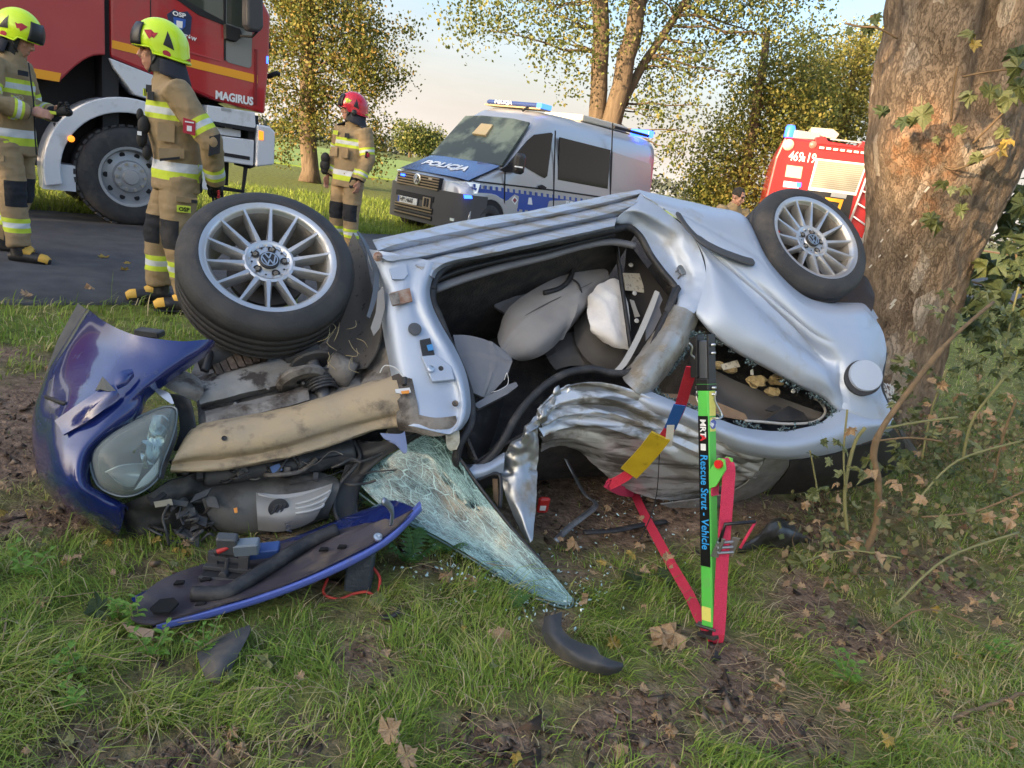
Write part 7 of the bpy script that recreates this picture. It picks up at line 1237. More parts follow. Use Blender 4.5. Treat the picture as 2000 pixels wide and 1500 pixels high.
fs = [TP.at(412, 318, -.05), TP.at(418, 352, -.05), TP.at(424, 366, -.05), TP.at(474, 374, -.05), TP.at(480, 326, -.05)]; MB().tube(fs, .028, 6).build('boarding_frame', chassis, eng)
pxprism(TP, [(523, 86), (529, 84), (529, 95), (524, 96)], -.05, -.3, chassis, 'front_camera', eng); pxprism(TP, [(521, 110), (524, 110), (524, 124), (521, 124)], .01, -.05, blue_on, 'front_blue_light', eng); MB().tube([TP.at(522, 150, -.3), TP.at(540, 143, -.3), TP.at(546, 146, -.3)], .03, 8).build('front_mirror', chassis, eng, smooth=True)
MB().tube(catmull([TP.at(106, 240, -.05), TP.at(112, 258, .0), TP.at(120, 250, .0), TP.at(110, 225, -.05)], 5), .012, 6).build('air_hose', chassis, eng, smooth=True)
# ---------------------------------------------------------------- police van
VG = gp(905, 452, .2)*np.array([1, 1, 0]); VP = side_plane(VG, math.radians(50)); VPt = lambda a, c, z: VP.P(a, z, -c)
silver_v = mat('silver_van_paint', (.42, .43, .46), .35, .4, coat=.5); blue_v = mat('police_blue', (.018, .07, .36), .35, coat=.4); grey_pl = mat('grey_bumper_plastic_van', (.075, .072, .072), .55); blue_h = mat('police_bonnet_blue', (.035, .085, .25), .25, .2, coat=.8)
van = empty('police_van', VG, 'silver police van with blue stripe and roof light bar parked behind the wreck', 'van')
ST_ = [(-.10, .75, .22, .45, .55), (-.08, .85, .22, .8, .95), (.0, .95, .22, .86, .985), (.12, 1.0, .22, .98, 1.02), (.45, 1.0, .25, 1.1, 1.17), (.74, 1.0, .25, 1.22, 1.30), (.80, 1.0, .25, 1.24, 1.31), (1.0, 1.0, .25, 1.42, 1.52), (1.25, 1.0, .25, 1.68, 1.83), (1.48, .99, .25, 1.92, 2.13), (1.75, .99, .25, 2.05, 2.32), (2.1, 1.0, .25, 2.1, 2.38), (3.5, 1.0, .25, 2.1, 2.40), (5.3, 1.0, .25, 2.1, 2.38), (5.55, .98, .25, 2.08, 2.34), (5.62, .93, .28, 2.0, 2.25)]
rows = []
for a, hw, zb, zs, zt in ST_:
    tum = .10 if zt > 1.4 else .03; prof = [(hw-.04, zb), (hw, zb+.1), (hw, max(zb+.12, min(1.12, zs*.72))), (hw-.02, zs*.5+.5*min(1.12, zs*.72)), (hw-.03-tum*.6, zs), (hw-.10-tum, zs*.35+zt*.65), (hw-.26-tum, zt-.015), (hw*.35, zt+.012)]
    full = prof+[(0, zt+.018)]+[(-x, z) for x, z in prof[::-1]]; rows.append([VPt(a, 1-x, z) for x, z in full])
surf('van_body', rows, silver_v, van, 3, 2, 0)
fz = lambda x, y, w=.004: VP.at(x, y, w)
def vside(name, poly, m, w=.006, w1=-.004, bevel=0): return pxprism(VP, poly, w, w1, m, name, van, bevel)
def van_quad(name, pts, m, off=.006):
    P = np.array(pts); n_ = np.cross(P[1]-P[0], P[-1]-P[0]); n_ /= np.linalg.norm(n_); n_ *= np.sign(n_@(CO-P[0])); k = len(P); return mesh(name, list(P+n_*off)+list(P-n_*.004), [tuple(range(k)), tuple(range(2*k-1, k-1, -1))]+[(i, (i+1) % k, k+(i+1) % k, k+i) for i in range(k)], m, van)
van_quad('windscreen', [VPt(.80, .08, 1.33), VPt(.80, 1.92, 1.33), VPt(1.46, 1.82, 2.12), VPt(1.49, 1.4, 2.16), VPt(1.49, .6, 2.16), VPt(1.46, .18, 2.12)], mat('van_windscreen', (.05, .06, .055), .10, spec=.3, col2=(.16, .19, .15), ns=2.2, lo=.45, hi=.6), .03)
van_quad('windscreen_visor', [VPt(1.15, .9, 1.80), VPt(1.15, 1.25, 1.80), VPt(1.32, 1.22, 2.0), VPt(1.32, .92, 2.0)], mat('sun_visor', (.45, .35, .2), .7), .04)
bonnet_rows = [[VPt(a, c, z) for c in (.10, .4, 1.0, 1.6, 1.90)] for a, z in ((.06, 1.01), (.25, 1.095), (.5, 1.20), (.76, 1.315))]; bonnet_rows = [[p+UP*(.012+(.018 if 0 < k < 4 else 0)) for k, p in enumerate(r_)] for r_ in bonnet_rows]; surf('bonnet', bonnet_rows, blue_h, van, 4, 4, .008)
bd = VPt(.5, 1, 1.21)-VPt(.2, 1, 1.075); bd /= np.linalg.norm(bd); text('bonnet_lettering', 'POLICJA', VPt(.30, 1.62, 1.150)+UP*.012, VP.N, bd, .27, txt_white, van, .004, bold=.008, xs=1.15)
vside('side_window', [(1013, 345-27), (985, 338-9), (1000, 312), (1030, 276), (1045, 263), (1077, 259), (1080, 262), (1069, 344), (1064, 348)], glass_v, .004, -.02); vside('side_window', [(1094, 268), (1193, 293), (1192, 300), (1187, 369), (1090, 351)], glass_v, .004, -.02)
vside('side_panel', [(1197, 296), (1272, 320), (1270, 385), (1194, 370)], silver_v, .006, -.01, .004)
vside('stripe', [(920, 366), (985, 374), (1085, 387), (1160, 397), (1300, 420), (1300, 440), (1160, 425), (1085, 415), (1003, 408), (985, 390), (960, 378), (935, 376)], blue_v, .003, -.004)
for k in range(24):
    x = 925+11*k; y = 365+(x-925)*.135; vside('stripe_tick', [(x, y-6), (x+4, y-5.4), (x+4, y+2), (x, y+1)], blue_v, .004, -.003)
for k in range(16):
    x = 1010+11*k; y = 409+(x-1010)*.115; vside('stripe_tick', [(x, y-2), (x+4, y-2), (x+4, y+4), (x, y+4)], blue_v, .004, -.003)
for nm, c in (('door_line', [(986, 330), (988, 330), (986, 410), (984, 410)]), ('door_line', [(1084, 255), (1086, 255), (1082, 410), (1080, 410)]), ('door_line', [(1196, 240), (1198, 240), (1192, 420), (1190, 420)]), ('belt_moulding', [(925, 352), (1080, 370), (1260, 396), (1260, 399), (1080, 373), (925, 355)])): vside(nm, c, chassis, .0075, -.002)
vside('door_handle', [(1053, 364), (1060, 361), (1068, 366), (1066, 370), (1054, 368)], chassis, .03, 0, .004); vside('emblem_plate', [(1005, 383), (1012, 391), (1006, 400), (999, 391)], txt_white, .008, 0); vside('emblem_plate', [(1005.4, 386), (1009.5, 391), (1005.5, 396.5), (1001.5, 391)], mat('maroon_emblem', (.25, .05, .07), .5), .010, 0); vside('emblem_plate', [(1033, 386), (1038, 386), (1040, 400), (1031, 399)], txt_white, .008, 0)
text('side_lettering', 'POLICJA', VP.at(1103, 407, .010), VP.U, UP, .20, txt_white, van, .003, bold=.006)
ac = VP.uv(948, 448); acp = (.55, .36)
fa = MB(); fa.prism(arc(acp[0], acp[1], .50, 0, 180, 22)+arc(acp[0], acp[1], .40, 180, 0, 22), VP.O, VP.U, VP.V, VP.N, -.1, .02); fa.build('wheel_arch', silver_v, van, bevel=.01); MB().prism(arc(acp[0], acp[1], .40, -10, 190, 22), VP.O, VP.U, VP.V, VP.N, -.3, .006).build('wheel_housing', chassis, van)
dark_rim = mat('dark_steel_wheel', (.05, .045, .045), .5, .3)
for a in (.55, 4.2): truck_wheel(van, VPt(a, -.012, .345), VP.N, .345, .22, dark_rim, .03, 6); truck_wheel(van, VPt(a, 2.0, .345), -VP.N, .345, .22, dark_rim, .03, 6)
# front end
fb = MB(); fb_rows = [[VPt(a0+.0, c, z) for a0, c in ((.45, .0-.015), (.12, -.015), (-.06, .10), (-.13, .5), (-.15, 1.0), (-.13, 1.5), (-.06, 1.9), (.12, 2.015), (.45, 2.015))] for z in (.20, .34, .5, .66, .80)]; surf('front_bumper', fb_rows, grey_pl, van, 4, 3, .02)
sx = VP.at(905, 380); 
def front_box(name, c, z, hc, hz_, m, a=-.16, d=.02, bevel=.0): return MB().frame_box(VPt(a, c, z), VP.N, UP, VP.U, hc, hz_, d).build(name, m, van, bevel=bevel)
front_box('grille', 1.12, .88, .56, .11, chassis, -.11, .04)
for k in range(5): front_box('grille_slat', 1.12, .79+.045*k, .55, .011, mat('bronze_chrome', (.30, .24, .19), .3, .8) if 'bronze_chrome' not in MATS else MATS['bronze_chrome'], -.16, .012)
for k, (z, h_) in enumerate(((.62, .045), (.42, .05), (.30, .04))): front_box('bumper_intake', 1.15, z, .50, h_, chassis, -.15, .02)
for z in (.40, .45, .30): front_box('intake_slat', 1.15, z, .50, .010, MATS['bronze_chrome'], -.178, .006)
front_box('number_plate', 1.30, .52, .26, .055, mat('number_plate_white', (.70, .70, .68), .5), -.185, .006); front_box('plate_band', 1.54, .52, .022, .052, blue_v, -.187, .006); text('plate_lettering', 'HPI H660', VPt(-.196, 1.50, .485), VP.N, UP, .115, sticker, van, .001, bold=.001, xs=.78)
front_box('towing_hook_recess', .80, .55, .10, .085, mat('hook_frame', (.32, .26, .2), .4, .6), -.175, .01); 
for dc in (-.035, .035): front_box('towing_hook_recess', .80+dc, .55, .022, .07, chassis, -.188, .006)
MB().lathe([(.095, 0), (.095, .012), (.08, .016), (.078, .008), (0, .006)], VPt(-.165, 1.12, .90), -VP.U, 28).build('round_emblem', steel, van, smooth=True, auto=40)
eb = MB()
for p0, p1 in (((-.4, .85), (0, .1)), ((0, .1), (.4, .85)), ((-.8, .5), (-.36, -.8)), ((-.36, -.8), (0, 0)), ((0, 0), (.36, -.8)), ((.36, -.8), (.8, .5))):
    A_, B_ = (VPt(-.178, 1.12, .90)+VP.N*p[0]*.075+UP*p[1]*.075 for p in (p0, p1)); eb.tube([A_, B_], .008, 5)
eb.build('emblem_bar', steel, van)
lampg = mat('headlamp_clear', (.55, .60, .62), .08, .5, col2=(.9, .92, .92), ns=9, spec=1., emit=(.8, .9, 1), es=.04)
for c_ in (.22, 1.80):
    sg = 1 if c_ < 1 else -1; cc = 1-c_
    lp = [VPt(-.085, 1-cc*.70, .96), VPt(-.085, 1-cc*.70, .80), VPt(.02, 1-cc*1.2, .80), VPt(.20, 1-sg*1.012, .84), VPt(.24, 1-sg*1.012, 1.0), VPt(.02, 1-cc*1.15, 1.0)]; van_quad('headlight', lp, lampg, .012)
front_box('grille_blue_light', 1.50, .93, .05, .018, blue_on, -.18, .008); vside('side_blue_light', [(908, 381), (921, 382), (923, 388), (909, 388)], blue_on, .03, 0); front_box('grille_blue_light', .78, .95, .04, .014, mat('pale_lamp', (.6, .5, .4), .4), -.17, .008); front_box('fog_lamp', .28, .36, .12, .022, lampg, -.09, .02); front_box('corner_intake', .36, .52, .14, .05, chassis, -.085, .02)
van_quad('mirror_base', [VP.at(975, 332, .02), VP.at(1000, 318, .02), VP.at(1006, 338, .02), VP.at(985, 336, .02)], chassis, .01); mm_ = MB(); mm_.frame_box(VP.at(1014, 320, .22), VP.U+VP.N*.5, UP, VP.N-VP.U*.5, .09, .17, .10, .04); mm_.build('mirror', mat('black_mirror_shell', (.03, .028, .028), .35), van, bevel=.02); MB().frame_box(VP.at(1013, 326, .33), VP.U+VP.N*.5, UP, VP.N-VP.U*.5, .07, .012, .012).build('mirror_indicator', txt_white, van)
lb = MB(); lb.frame_box(VPt(1.95, 1.0, 2.47), VP.N, VP.U, UP, .70, .14, .045, .03); lb.build('light_bar', mat('light_bar_blue', (.03, .05, .16), .15, coat=.6), van, bevel=.01); lb = MB(); lb.frame_box(VPt(1.95, 1.0, 2.415), VP.N, VP.U, UP, .71, .15, .012); lb.build('light_bar_base', mat('light_bar_base', (.35, .26, .14), .4), van)
MB().frame_box(VPt(1.93, .32, 2.47), VP.N, VP.U, UP, .06, .143, .04).build('light_bar_lamp', mat('blue_lamp_glow', (.05, .15, .6), .2, emit=(.05, .2, 1), es=.5), van); text('light_bar_lettering', 'POLICJA', VPt(1.80, 1.45, 2.452), VP.N, UP, .075, txt_white, van, .001, bold=.003, xs=1.6)
MB().tube([VPt(1.7, .62, 2.34), VPt(1.78, .58, 2.43)], .02, 6).build('aerial', chassis, van); rb_ = MB(); rb_.frame_box(VPt(4.0, .9, 2.47), VP.N, VP.U, UP, .5, .8, .06, .02); rb_.build('roof_box', mat('cream_roof_unit', (.55, .50, .40), .5), van, bevel=.01); MB().tube([VPt(3.9, .12, 2.42), VPt(5.2, .12, 2.42)], .03, 6).build('roof_rail', chassis, van); MB().frame_box(VPt(5.3, .35, 2.47), VP.N, VP.U, UP, .25, .1, .07, .02).build('rear_beacon', blue_on, van, bevel=.01)
# ---------------------------------------------------------------- second fire engine, seen from behind
RP = side_plane((7.6, 17.5, 0), math.radians(-15)); eng2 = empty('fire_engine', (6.6, 19, 0), 'red fire engine seen from behind with roller shutter and ladder beside the tree', 'fire engine')
red2 = mat('signal_red', (.36, .010, .012), .35, coat=.5); a0 = -2.30; a1 = .24; tp = 3.02
MB().prism([(a0, .55), (a1, .55), (a1, tp), (a0+.10, tp), (a0, tp-.5)], RP.O, RP.U, RP.V, RP.N, -6.5, 0).build('equipment_body', red2, eng2, bevel=.05)
rp = lambda name, poly, m, w=.01, w1=-.005, bv=0: pxprism(RP, poly, w, w1, m, name, eng2, bv)
cream = mat('aluminium_shutter', (.27, .25, .20), .45, .2); rp('shutter_frame', [(1594, 309), (1694, 320), (1672, 382), (1578, 371)], mat('shutter_frame_white', (.72, .70, .66), .5), .02, -.01)
for k in range(14):
    t0, t1 = k/14, (k+.9)/14; L = lambda t_: (1598-15*t_, 313+52*t_); Rr = lambda t_: (1690-20*t_, 323+53*t_); rp('shutter_slat', [L(t0), Rr(t0), Rr(t1), L(t1)], cream, .032, .01)
rp('equipment_bay', [(1578, 368), (1668, 379), (1655, 440), (1560, 430)], chassis, .015, -.01); rp('reflector_panel', [(1537, 322), (1568, 326), (1564, 349), (1533, 345)], mat('cream_reflective', (.45, .41, .30), .5), .012); rp('reflector_panel', [(1531, 353), (1562, 357), (1560, 368), (1529, 365)], mat('white_blue_panel', (.5, .55, .7), .5), .012); rp('blue_lamp', [(1556, 356), (1565, 357), (1564, 366), (1555, 365)], blue_on, .02)
rp('yellow_frame', [(1612, 385), (1648, 390), (1640, 412), (1634, 411), (1640, 396), (1612, 391)], orange_s, .03); rp('equipment', [(1625, 375), (1655, 379), (1652, 388), (1622, 384)], alloy_t, .03)
text('number_lettering', '469', RP.at(1539, 312, .012), RP.U, UP, .30, txt_white, eng2, .003, bold=.004, xs=.72); rp('number_separator', [(1568, 305), (1573, 306), (1571, 316), (1566, 315)], txt_white, .012); text('number_lettering', '19', RP.at(1573, 316, .012), RP.U, UP, .30, txt_white, eng2, .003, bold=.004, xs=.72)
rp('light_strip', [(1598, 284), (1697, 296), (1696, 303), (1597, 291)], mat('dark_red_strip', (.2, .01, .01), .4), .03); 
for k in range(7): x = 1601+13.5*k; y = 286+(x-1600)*.12; rp('strip_lamp', [(x, y), (x+9, y+1), (x+8, y+5), (x-1, y+4)], mat('strip_lamp_white', (.8, .78, .72), .3) if k == 0 else MATS['strip_lamp_white'], .045)
MB().lathe([(.13, 0), (.12, .04), (0, .05)], RP.at(1540, 283, .0), RP.N, 20).build('rear_lamp', mat('warm_round_lamp', (.85, .55, .40), .3), eng2, smooth=True); MB().lathe([(.09, 0), (.08, .03), (0, .035)], RP.at(1588, 283, .0), RP.N, 18).build('rear_lamp', mat('dark_round_lamp', (.4, .15, .12), .3), eng2, smooth=True)
rp('roof_ridge', [(1592, 268), (1612, 266), (1618, 276), (1676, 285), (1684, 276), (1706, 278), (1704, 294), (1592, 282)], red2, .01, -.6, .02)
rp('roof_gear', [(1545, 252), (1600, 260), (1606, 274), (1548, 270)], mat('grey_roof_gear', (.28, .27, .27), .6), -.2, -2.0, .02); rp('roof_box', [(1585, 248), (1628, 252), (1640, 262), (1632, 272), (1583, 264)], mat('cream_box', (.45, .40, .30), .6), -.4, -2.5, .02); rp('roof_rail', [(1622, 270), (1690, 278), (1690, 281), (1622, 273)], alloy_t, -.05, -.15)
MB().lathe([(.11, 0), (.11, .22), (.08, .27), (0, .28)], RP.at(1540, 268, -.25), UP, 18).build('blue_beacon', blue_on, eng2, smooth=True)
ld = MB(); 
for x0, y0, x1, y1 in ((1712, 295, 1652, 455), (1738, 300, 1682, 480)): ld.tube([RP.at(x0, y0, .10), RP.at(x1, y1, .14)], .030, 8)
for k in range(7):
    t_ = k/6.5+.02; ld.tube([RP.at(1712-60*t_, 295+160*t_, .10+.04*t_), RP.at(1738-56*t_, 300+180*t_, .10+.04*t_)], .022, 6)
ld.build('rear_ladder', mat('ladder_aluminium', (.62, .62, .62), .4, .5), eng2, smooth=True)
for a in (a0+.35, a1-.35): truck_wheel(eng2, RP.P(a, .5, -1.0), RP.U*(-1 if a < -1 else 1), .5, .3, alloy_t)
MB().prism([(a0+.2, .35), (a1-.2, .35), (a1-.2, .7), (a0+.2, .7)], RP.O, RP.U, RP.V, RP.N, -6, .15).build('rear_bumper', chassis, eng2)
# ================================================================== GRASS, LEAVES, UNDERGROWTH
grass_m = ramp_mat('grass_blades', [(0, (.11, .16, .028)), (.35, (.19, .29, .040)), (.6, (.28, .36, .055)), (.8, (.40, .37, .13)), (1, (.52, .42, .26))], .55, 'attr', transl=.25)
def blades(name, P, H, Wd, lean, ldir, tone, m=grass_m):
    n_ = len(P); up = np.array([0, 0, 1.]); d = np.stack([np.cos(ldir), np.sin(ldir), np.zeros(n_)], 1); sd = np.stack([-np.sin(ldir), np.cos(ldir), np.zeros(n_)], 1)
    tw = rng.normal(0, .7, n_); sd = sd*np.cos(tw)[:, None]+d*np.sin(tw)[:, None]
    c1 = P+d*(H*lean*.28)[:, None]+up*(H*.50*(1-.25*lean))[:, None]; c2 = P+d*(H*lean*.80)[:, None]+up*(H*.80*(1-.55*lean))[:, None]; tip = P+d*(H*lean*1.25)[:, None]+up*(H*(1-.72*lean))[:, None]
    w = Wd[:, None]*.5; V = np.stack([P-sd*w, P+sd*w, c1-sd*w*.9, c1+sd*w*.9, c2-sd*w*.6, c2+sd*w*.6, tip], 1).reshape(-1, 3); o = np.arange(n_)[:, None]*7
    F = np.concatenate([o+np.array([[0, 1, 3]]), o+np.array([[0, 3, 2]]), o+np.array([[2, 3, 5]]), o+np.array([[2, 5, 4]]), o+np.array([[4, 5, 6]])]); return fast_mesh(name, V, F, m, None, np.repeat(tone, 7))
def in_poly(x, y, poly):
    r_ = np.zeros(len(x), bool); j = len(poly)-1
    for i in range(len(poly)):
        xi, yi, xj, yj = *poly[i][:2], *poly[j][:2]; r_ ^= ((yi > y) != (yj > y)) & (x < (xj-xi)*(y-yi)/(yj-yi+1e-12)+xi); j = i
    return r_
NO = [[gp(x, y, z)[:2] for x, y, z in HD[0]+HD[4][::-1]], [gp(x, y)[:2] for x, y in ((1062, 1205), (1062, 1240), (1086, 1276), (1130, 1304), (1180, 1318), (1214, 1310), (1216, 1296), (1178, 1284), (1158, 1262), (1098, 1228), (1096, 1197))], [gp(x, y)[:2] for x, y in ((384, 1280), (488, 1222), (440, 1325), (400, 1325))], [gp(x, y)[:2] for x, y in ((1440, 1080), (1525, 1010), (1590, 1060))], [gp(x, y)[:2] for x, y in ((1378, 1215), (1420, 1215), (1425, 1255), (1372, 1250))], [gp(x, y)[:2] for x, y in ((940, 1050), (1090, 1120), (1122, 1185), (1090, 1190), (900, 1110))], [gp(x, y)[:2] for x, y in ((655, 1090), (725, 1090), (725, 1168), (655, 1168))]]
def field_blades(name, n_, yr, label, hs, wds, lean_mu, seed, soil_k=1.5, xr=(-120, 2120)):
    r_ = np.random.default_rng(seed); px = r_.uniform(*xr, n_); py = r_.uniform(*yr, n_); P = np.array([gp(x, y) for x, y in zip(px, py)])
    tuft = np.array([nz((p[0], p[1], 0), 9, 21) for p in P]); soil = np.array([soil_amount(p[0], p[1]) for p in P]); rd = road_dist(P[:, 0], P[:, 1])
    keep = (r_.uniform(0, 1, n_) < np.clip(.78+1.2*tuft-soil_k*np.maximum(soil+.05, 0)*1.4, .05, 1)) & (rd < -.04+.12*tuft) & (P[:, 2] < 1)
    for p in NO: keep &= ~in_poly(P[:, 0], P[:, 1], p)
    P = P[keep]; tuft = tuft[keep]; soil = soil[keep]; k = len(P); P[:, 2] = [ground_z(p[0], p[1])-.004 for p in P]
    big = np.array([nz((p[0], p[1], 3), 2.3, 8) for p in P]); H = hs*r_.gamma(5, .2, k)*(1+.7*tuft)*np.clip(1-soil*.7, .4, 1.2); Wd = wds*r_.uniform(.6, 1.4, k)
    comb = np.array([nz((p[0], p[1], 5), 1.6, 4) for p in P])*5+.6; ld = comb+r_.normal(0, .9, k); lean = np.clip(r_.normal(lean_mu, .25, k), .05, 1.2)
    tone = np.clip(.40+.34*big+.15*tuft+r_.normal(0, .15, k)+.25*np.clip(soil, -.2, .6), 0, .78); rgt = np.clip((P[:, 0]-.9)*.35, 0, .3); dry = r_.uniform(0, 1, k) < .18+.3*np.clip(soil, 0, 1)+rgt+.15*np.clip(big, 0, 1); tone[dry] = r_.uniform(.78, 1, dry.sum()); H[dry] *= .9
    return tag(blades(name, P, H, Wd, lean, ld, tone), label, 'grass', kind='stuff')
field_blades('grass', 120000, (620, 1580), 'trampled green and straw coloured grass around the wreck', .040, .0030, .74, 5, 2.1); field_blades('grass', 22000, (640, 1700), 'grass at the right beyond the undergrowth', .05, .004, .7, 15, 1.6, (2100, 2900)); field_blades('grass', 16000, (640, 1700), 'grass at the far left of the wreck', .05, .004, .7, 16, 1.6, (-700, -100))
field_blades('grass', 16000, (575, 760), 'short grass along the near edge of the road', .06, .006, .5, 6, 1.0)
field_blades('grass', 6000, (900, 1560), 'long thin lying grass blades in the foreground', .085, .0026, 1.0, 9, 1.3)
# sunlit verge beyond the road
r_ = np.random.default_rng(12); n_ = 60000; s_ = r_.uniform(-9, 22, n_); dd = ROAD_W+.05+7*r_.uniform(0, 1, n_)**1.4; P = ROAD_P+np.outer(s_, ROAD_D)+np.outer(dd, ROAD_N); pj = P-CO; zc = pj@_f; X = 1000+FOC*(pj@_r)/zc; Y = 750-FOC*(pj@_u)/zc; P = P[(zc > 1) & (X > -50) & (X < 2050) & (Y > 200)]; k = len(P); P[:, 2] = [ground_z(p[0], p[1]) for p in P]
tag(blades('grass', P, r_.gamma(5, .026, k), r_.uniform(.008, .016, k), np.clip(r_.normal(.5, .25, k), 0, 1), r_.uniform(0, 6.28, k), np.clip(r_.normal(.5, .2, k), 0, 1), ramp_mat('sunlit_grass_blades', [(0, (.13, .19, .025)), (.5, (.23, .30, .04)), (1, (.36, .37, .09))], .6, 'attr', transl=.35)), 'sunlit green grass on the far verge of the road', 'grass', kind='stuff')
# ------------------------------------------------------------------ leaves
LOBE = [(0, 0), (.10, .04), (.30, -.02), (.42, .10), (.36, .16), (.52, .30), (.62, .46), (.46, .44), (.34, .42), (.40, .58), (.34, .72), (.20, .68), (.12, .80), (0, 1.0)]
def leaf_mesh(name, m, curl, seed):
    pts = LOBE+[(-x, y) for x, y in LOBE[-2:0:-1]]; r_ = np.random.default_rng(seed); V = [(0, .38, .02)]
    for x, y in pts: x2, y2 = x*r_.uniform(.6, 1.15), y*r_.uniform(.82, 1.1); V.append((x2, y2, -curl*(x2*x2*.9+(y2-.4)**2*.7)+.09*r_.normal()*curl))
    k = len(pts); F = [(0, 1+i, 1+(i+1) % k) for i in range(k)]; V += [(.012, .0, 0), (-.012, 0, 0), (.01, -.35, -.08), (-.01, -.35, -.08)]; F += [(k+1, k+2, k+4, k+3)]
    me = bpy.data.meshes.new(name); me.from_pydata(V, [], F); me.materials.append(m); me.update(); return me
lm_green = mat('maple_leaf_green', (.075, .105, .032), .5, col2=(.16, .165, .06), ns=18, transl=.3); lm_pale = mat('maple_leaf_pale', (.27, .27, .13), .5, col2=(.17, .20, .075), ns=14, transl=.35); lm_yel = mat('maple_leaf_yellow', (.46, .34, .07), .55, col2=(.38, .26, .08), ns=14, transl=.3); lm_brown = mat('maple_leaf_brown', (.30, .19, .10), .7, col2=(.42, .29, .17), ns=14, transl=.15); lm_dark = mat('maple_leaf_dark', (.045, .068, .028), .65, col2=(.085, .11, .04), ns=16, transl=.25)
LM = {k: [leaf_mesh('leaf', m, c, s0+i) for i, c in enumerate((.6, 1.4, -.7, 2.2, 1.8))] for s0, (k, m) in enumerate((('g', lm_green), ('p', lm_pale), ('y', lm_yel), ('b', lm_brown), ('d', lm_dark)))}
def leaf_at(root, p, nrm, tip, size, kind, name='leaf'):
    nrm = Vector(nrm).normalized(); tip = Vector(tip); tip = (tip-nrm*tip.dot(nrm)).normalized(); x = tip.cross(nrm); o = bpy.data.objects.new(name, random.choice(LM[kind])); COL.objects.link(o); Mx = Matrix.Identity(4)
    for i in range(3): Mx[i][0] = x[i]*size; Mx[i][1] = tip[i]*size; Mx[i][2] = nrm[i]*size; Mx[i][3] = p[i]
    if root is not None:
        o.parent = root; L = wloc(root)
        for i in range(3): Mx[i][3] -= L[i]
    o.matrix_basis = Mx; return o
def rv(s=1.0): return np.array([random.gauss(0, s) for _ in range(3)])
# vine leaves on and beside the trunk
vine = empty('trunk_shoots', (3.3, 4.0, 0), 'leafy maple shoots sprouting from the big trunk', 'shoots')
def shoot(root, pts, r_, m): return MB().tube(catmull(pts, 6), r_, 6).build('twig', m, root, smooth=True)
twig_m = mat('twig_bark', (.20, .13, .07), .8, col2=(.13, .09, .05), ns=30); twig_g = mat('green_twig', (.20, .19, .08), .7)
for pts in ([(1860, 330, 4.15), (1900, 320, 4.0), (1960, 290, 3.9)], [(1845, 325, 4.15), (1870, 330, 4.05), (1935, 300, 3.95), (1975, 268, 3.9)], [(1858, 235, 4.1), (1862, 180, 4.05), (1870, 130, 4.0)], [(1900, 280, 4.05), (1930, 250, 3.95), (1968, 212, 3.9)], [(1880, 150, 4.05), (1930, 140, 3.95), (2010, 130, 3.85)], [(1752, 75, 4.25), (1715, 55, 4.2), (1680, 52, 4.2), (1650, 45, 4.2)], [(1715, 55, 4.2), (1700, 35, 4.2), (1712, 28, 4.2)]): shoot(vine, [dp(*p) for p in pts], .0055, twig_m)
for x, y, d, s, k in ((1800, 205, 4.0, .165, 'p'), (1768, 226, 4.02, .12, 'd'), (1785, 228, 3.98, .08, 'g'), (1728, 208, 4.1, .10, 'd'), (1848, 352, 4.02, .09, 'g'), (1860, 362, 4.0, .075, 'p'), (1890, 360, 4.02, .09, 'p'), (1815, 412, 4.05, .14, 'g'), (1830, 425, 4.03, .12, 'g'), (1876, 398, 4.0, .11, 'g'), (1828, 265, 4.05, .06, 'p'), (1895, 175, 3.95, .12, 'p'), (1905, 78, 3.95, .08, 'y'), (1900, 55, 3.97, .09, 'p'), (1935, 165, 3.9, .15, 'g'), (1955, 175, 3.85, .16, 'p'), (1985, 150, 3.85, .17, 'g'), (1975, 180, 3.8, .14, 'p'), (1960, 280, 3.85, .12, 'y'), (1920, 300, 3.95, .10, 'p'), (1950, 250, 3.9, .10, 'p'), (1975, 268, 3.85, .08, 'y'), (1985, 90, 3.8, .14, 'd'), (1995, 110, 3.75, .15, 'g'), (1880, 245, 3.98, .10, 'g'), (1700, 50, 4.2, .07, 'd'), (1708, 28, 4.2, .09, 'd'), (1685, 50, 4.2, .08, 'd'), (1652, 58, 4.2, .07, 'd')):
    leaf_at(vine, dp(x, y, d), np.array([-.25, -1, .35])+rv(.35), np.array([.1, -.3, -1])+rv(.5), s*.8, k)
# dark maple foliage right of the trunk
dk = empty('maple_sapling', (3.9, 4.9, 0), 'dark green maple foliage hanging right of the big trunk', 'sapling')
for k in range(90):
    x, y = random.uniform(1890, 2040), random.uniform(330, 640); d = random.uniform(4.3, 5.2)
    if x < 1985-(y-330)*.42+20: continue
    leaf_at(dk, dp(x, y, d), np.array([-.2, -1, .6])+rv(.5), np.array([0, -.2, -1])+rv(.5), random.uniform(.10, .19), random.choice('dddg'))
for pts in ([(2010, 640, 4.6), (1985, 500, 4.6), (1970, 360, 4.6)], [(1990, 600, 4.7), (1930, 560, 4.6), (1850, 540, 4.5)], [(2000, 480, 4.8), (1940, 470, 4.7), (1900, 450, 4.7)]): shoot(dk, [dp(*p) for p in pts], .007, twig_m)
for x, y in ((1860, 545), (1880, 535), (1905, 545), (1925, 560), (1945, 570), (1835, 548)): leaf_at(dk, dp(x, y, 4.4), np.array([0, -.8, .7])+rv(.4), np.array([-.6, 0, -.5])+rv(.4), .14, random.choice('dg'))
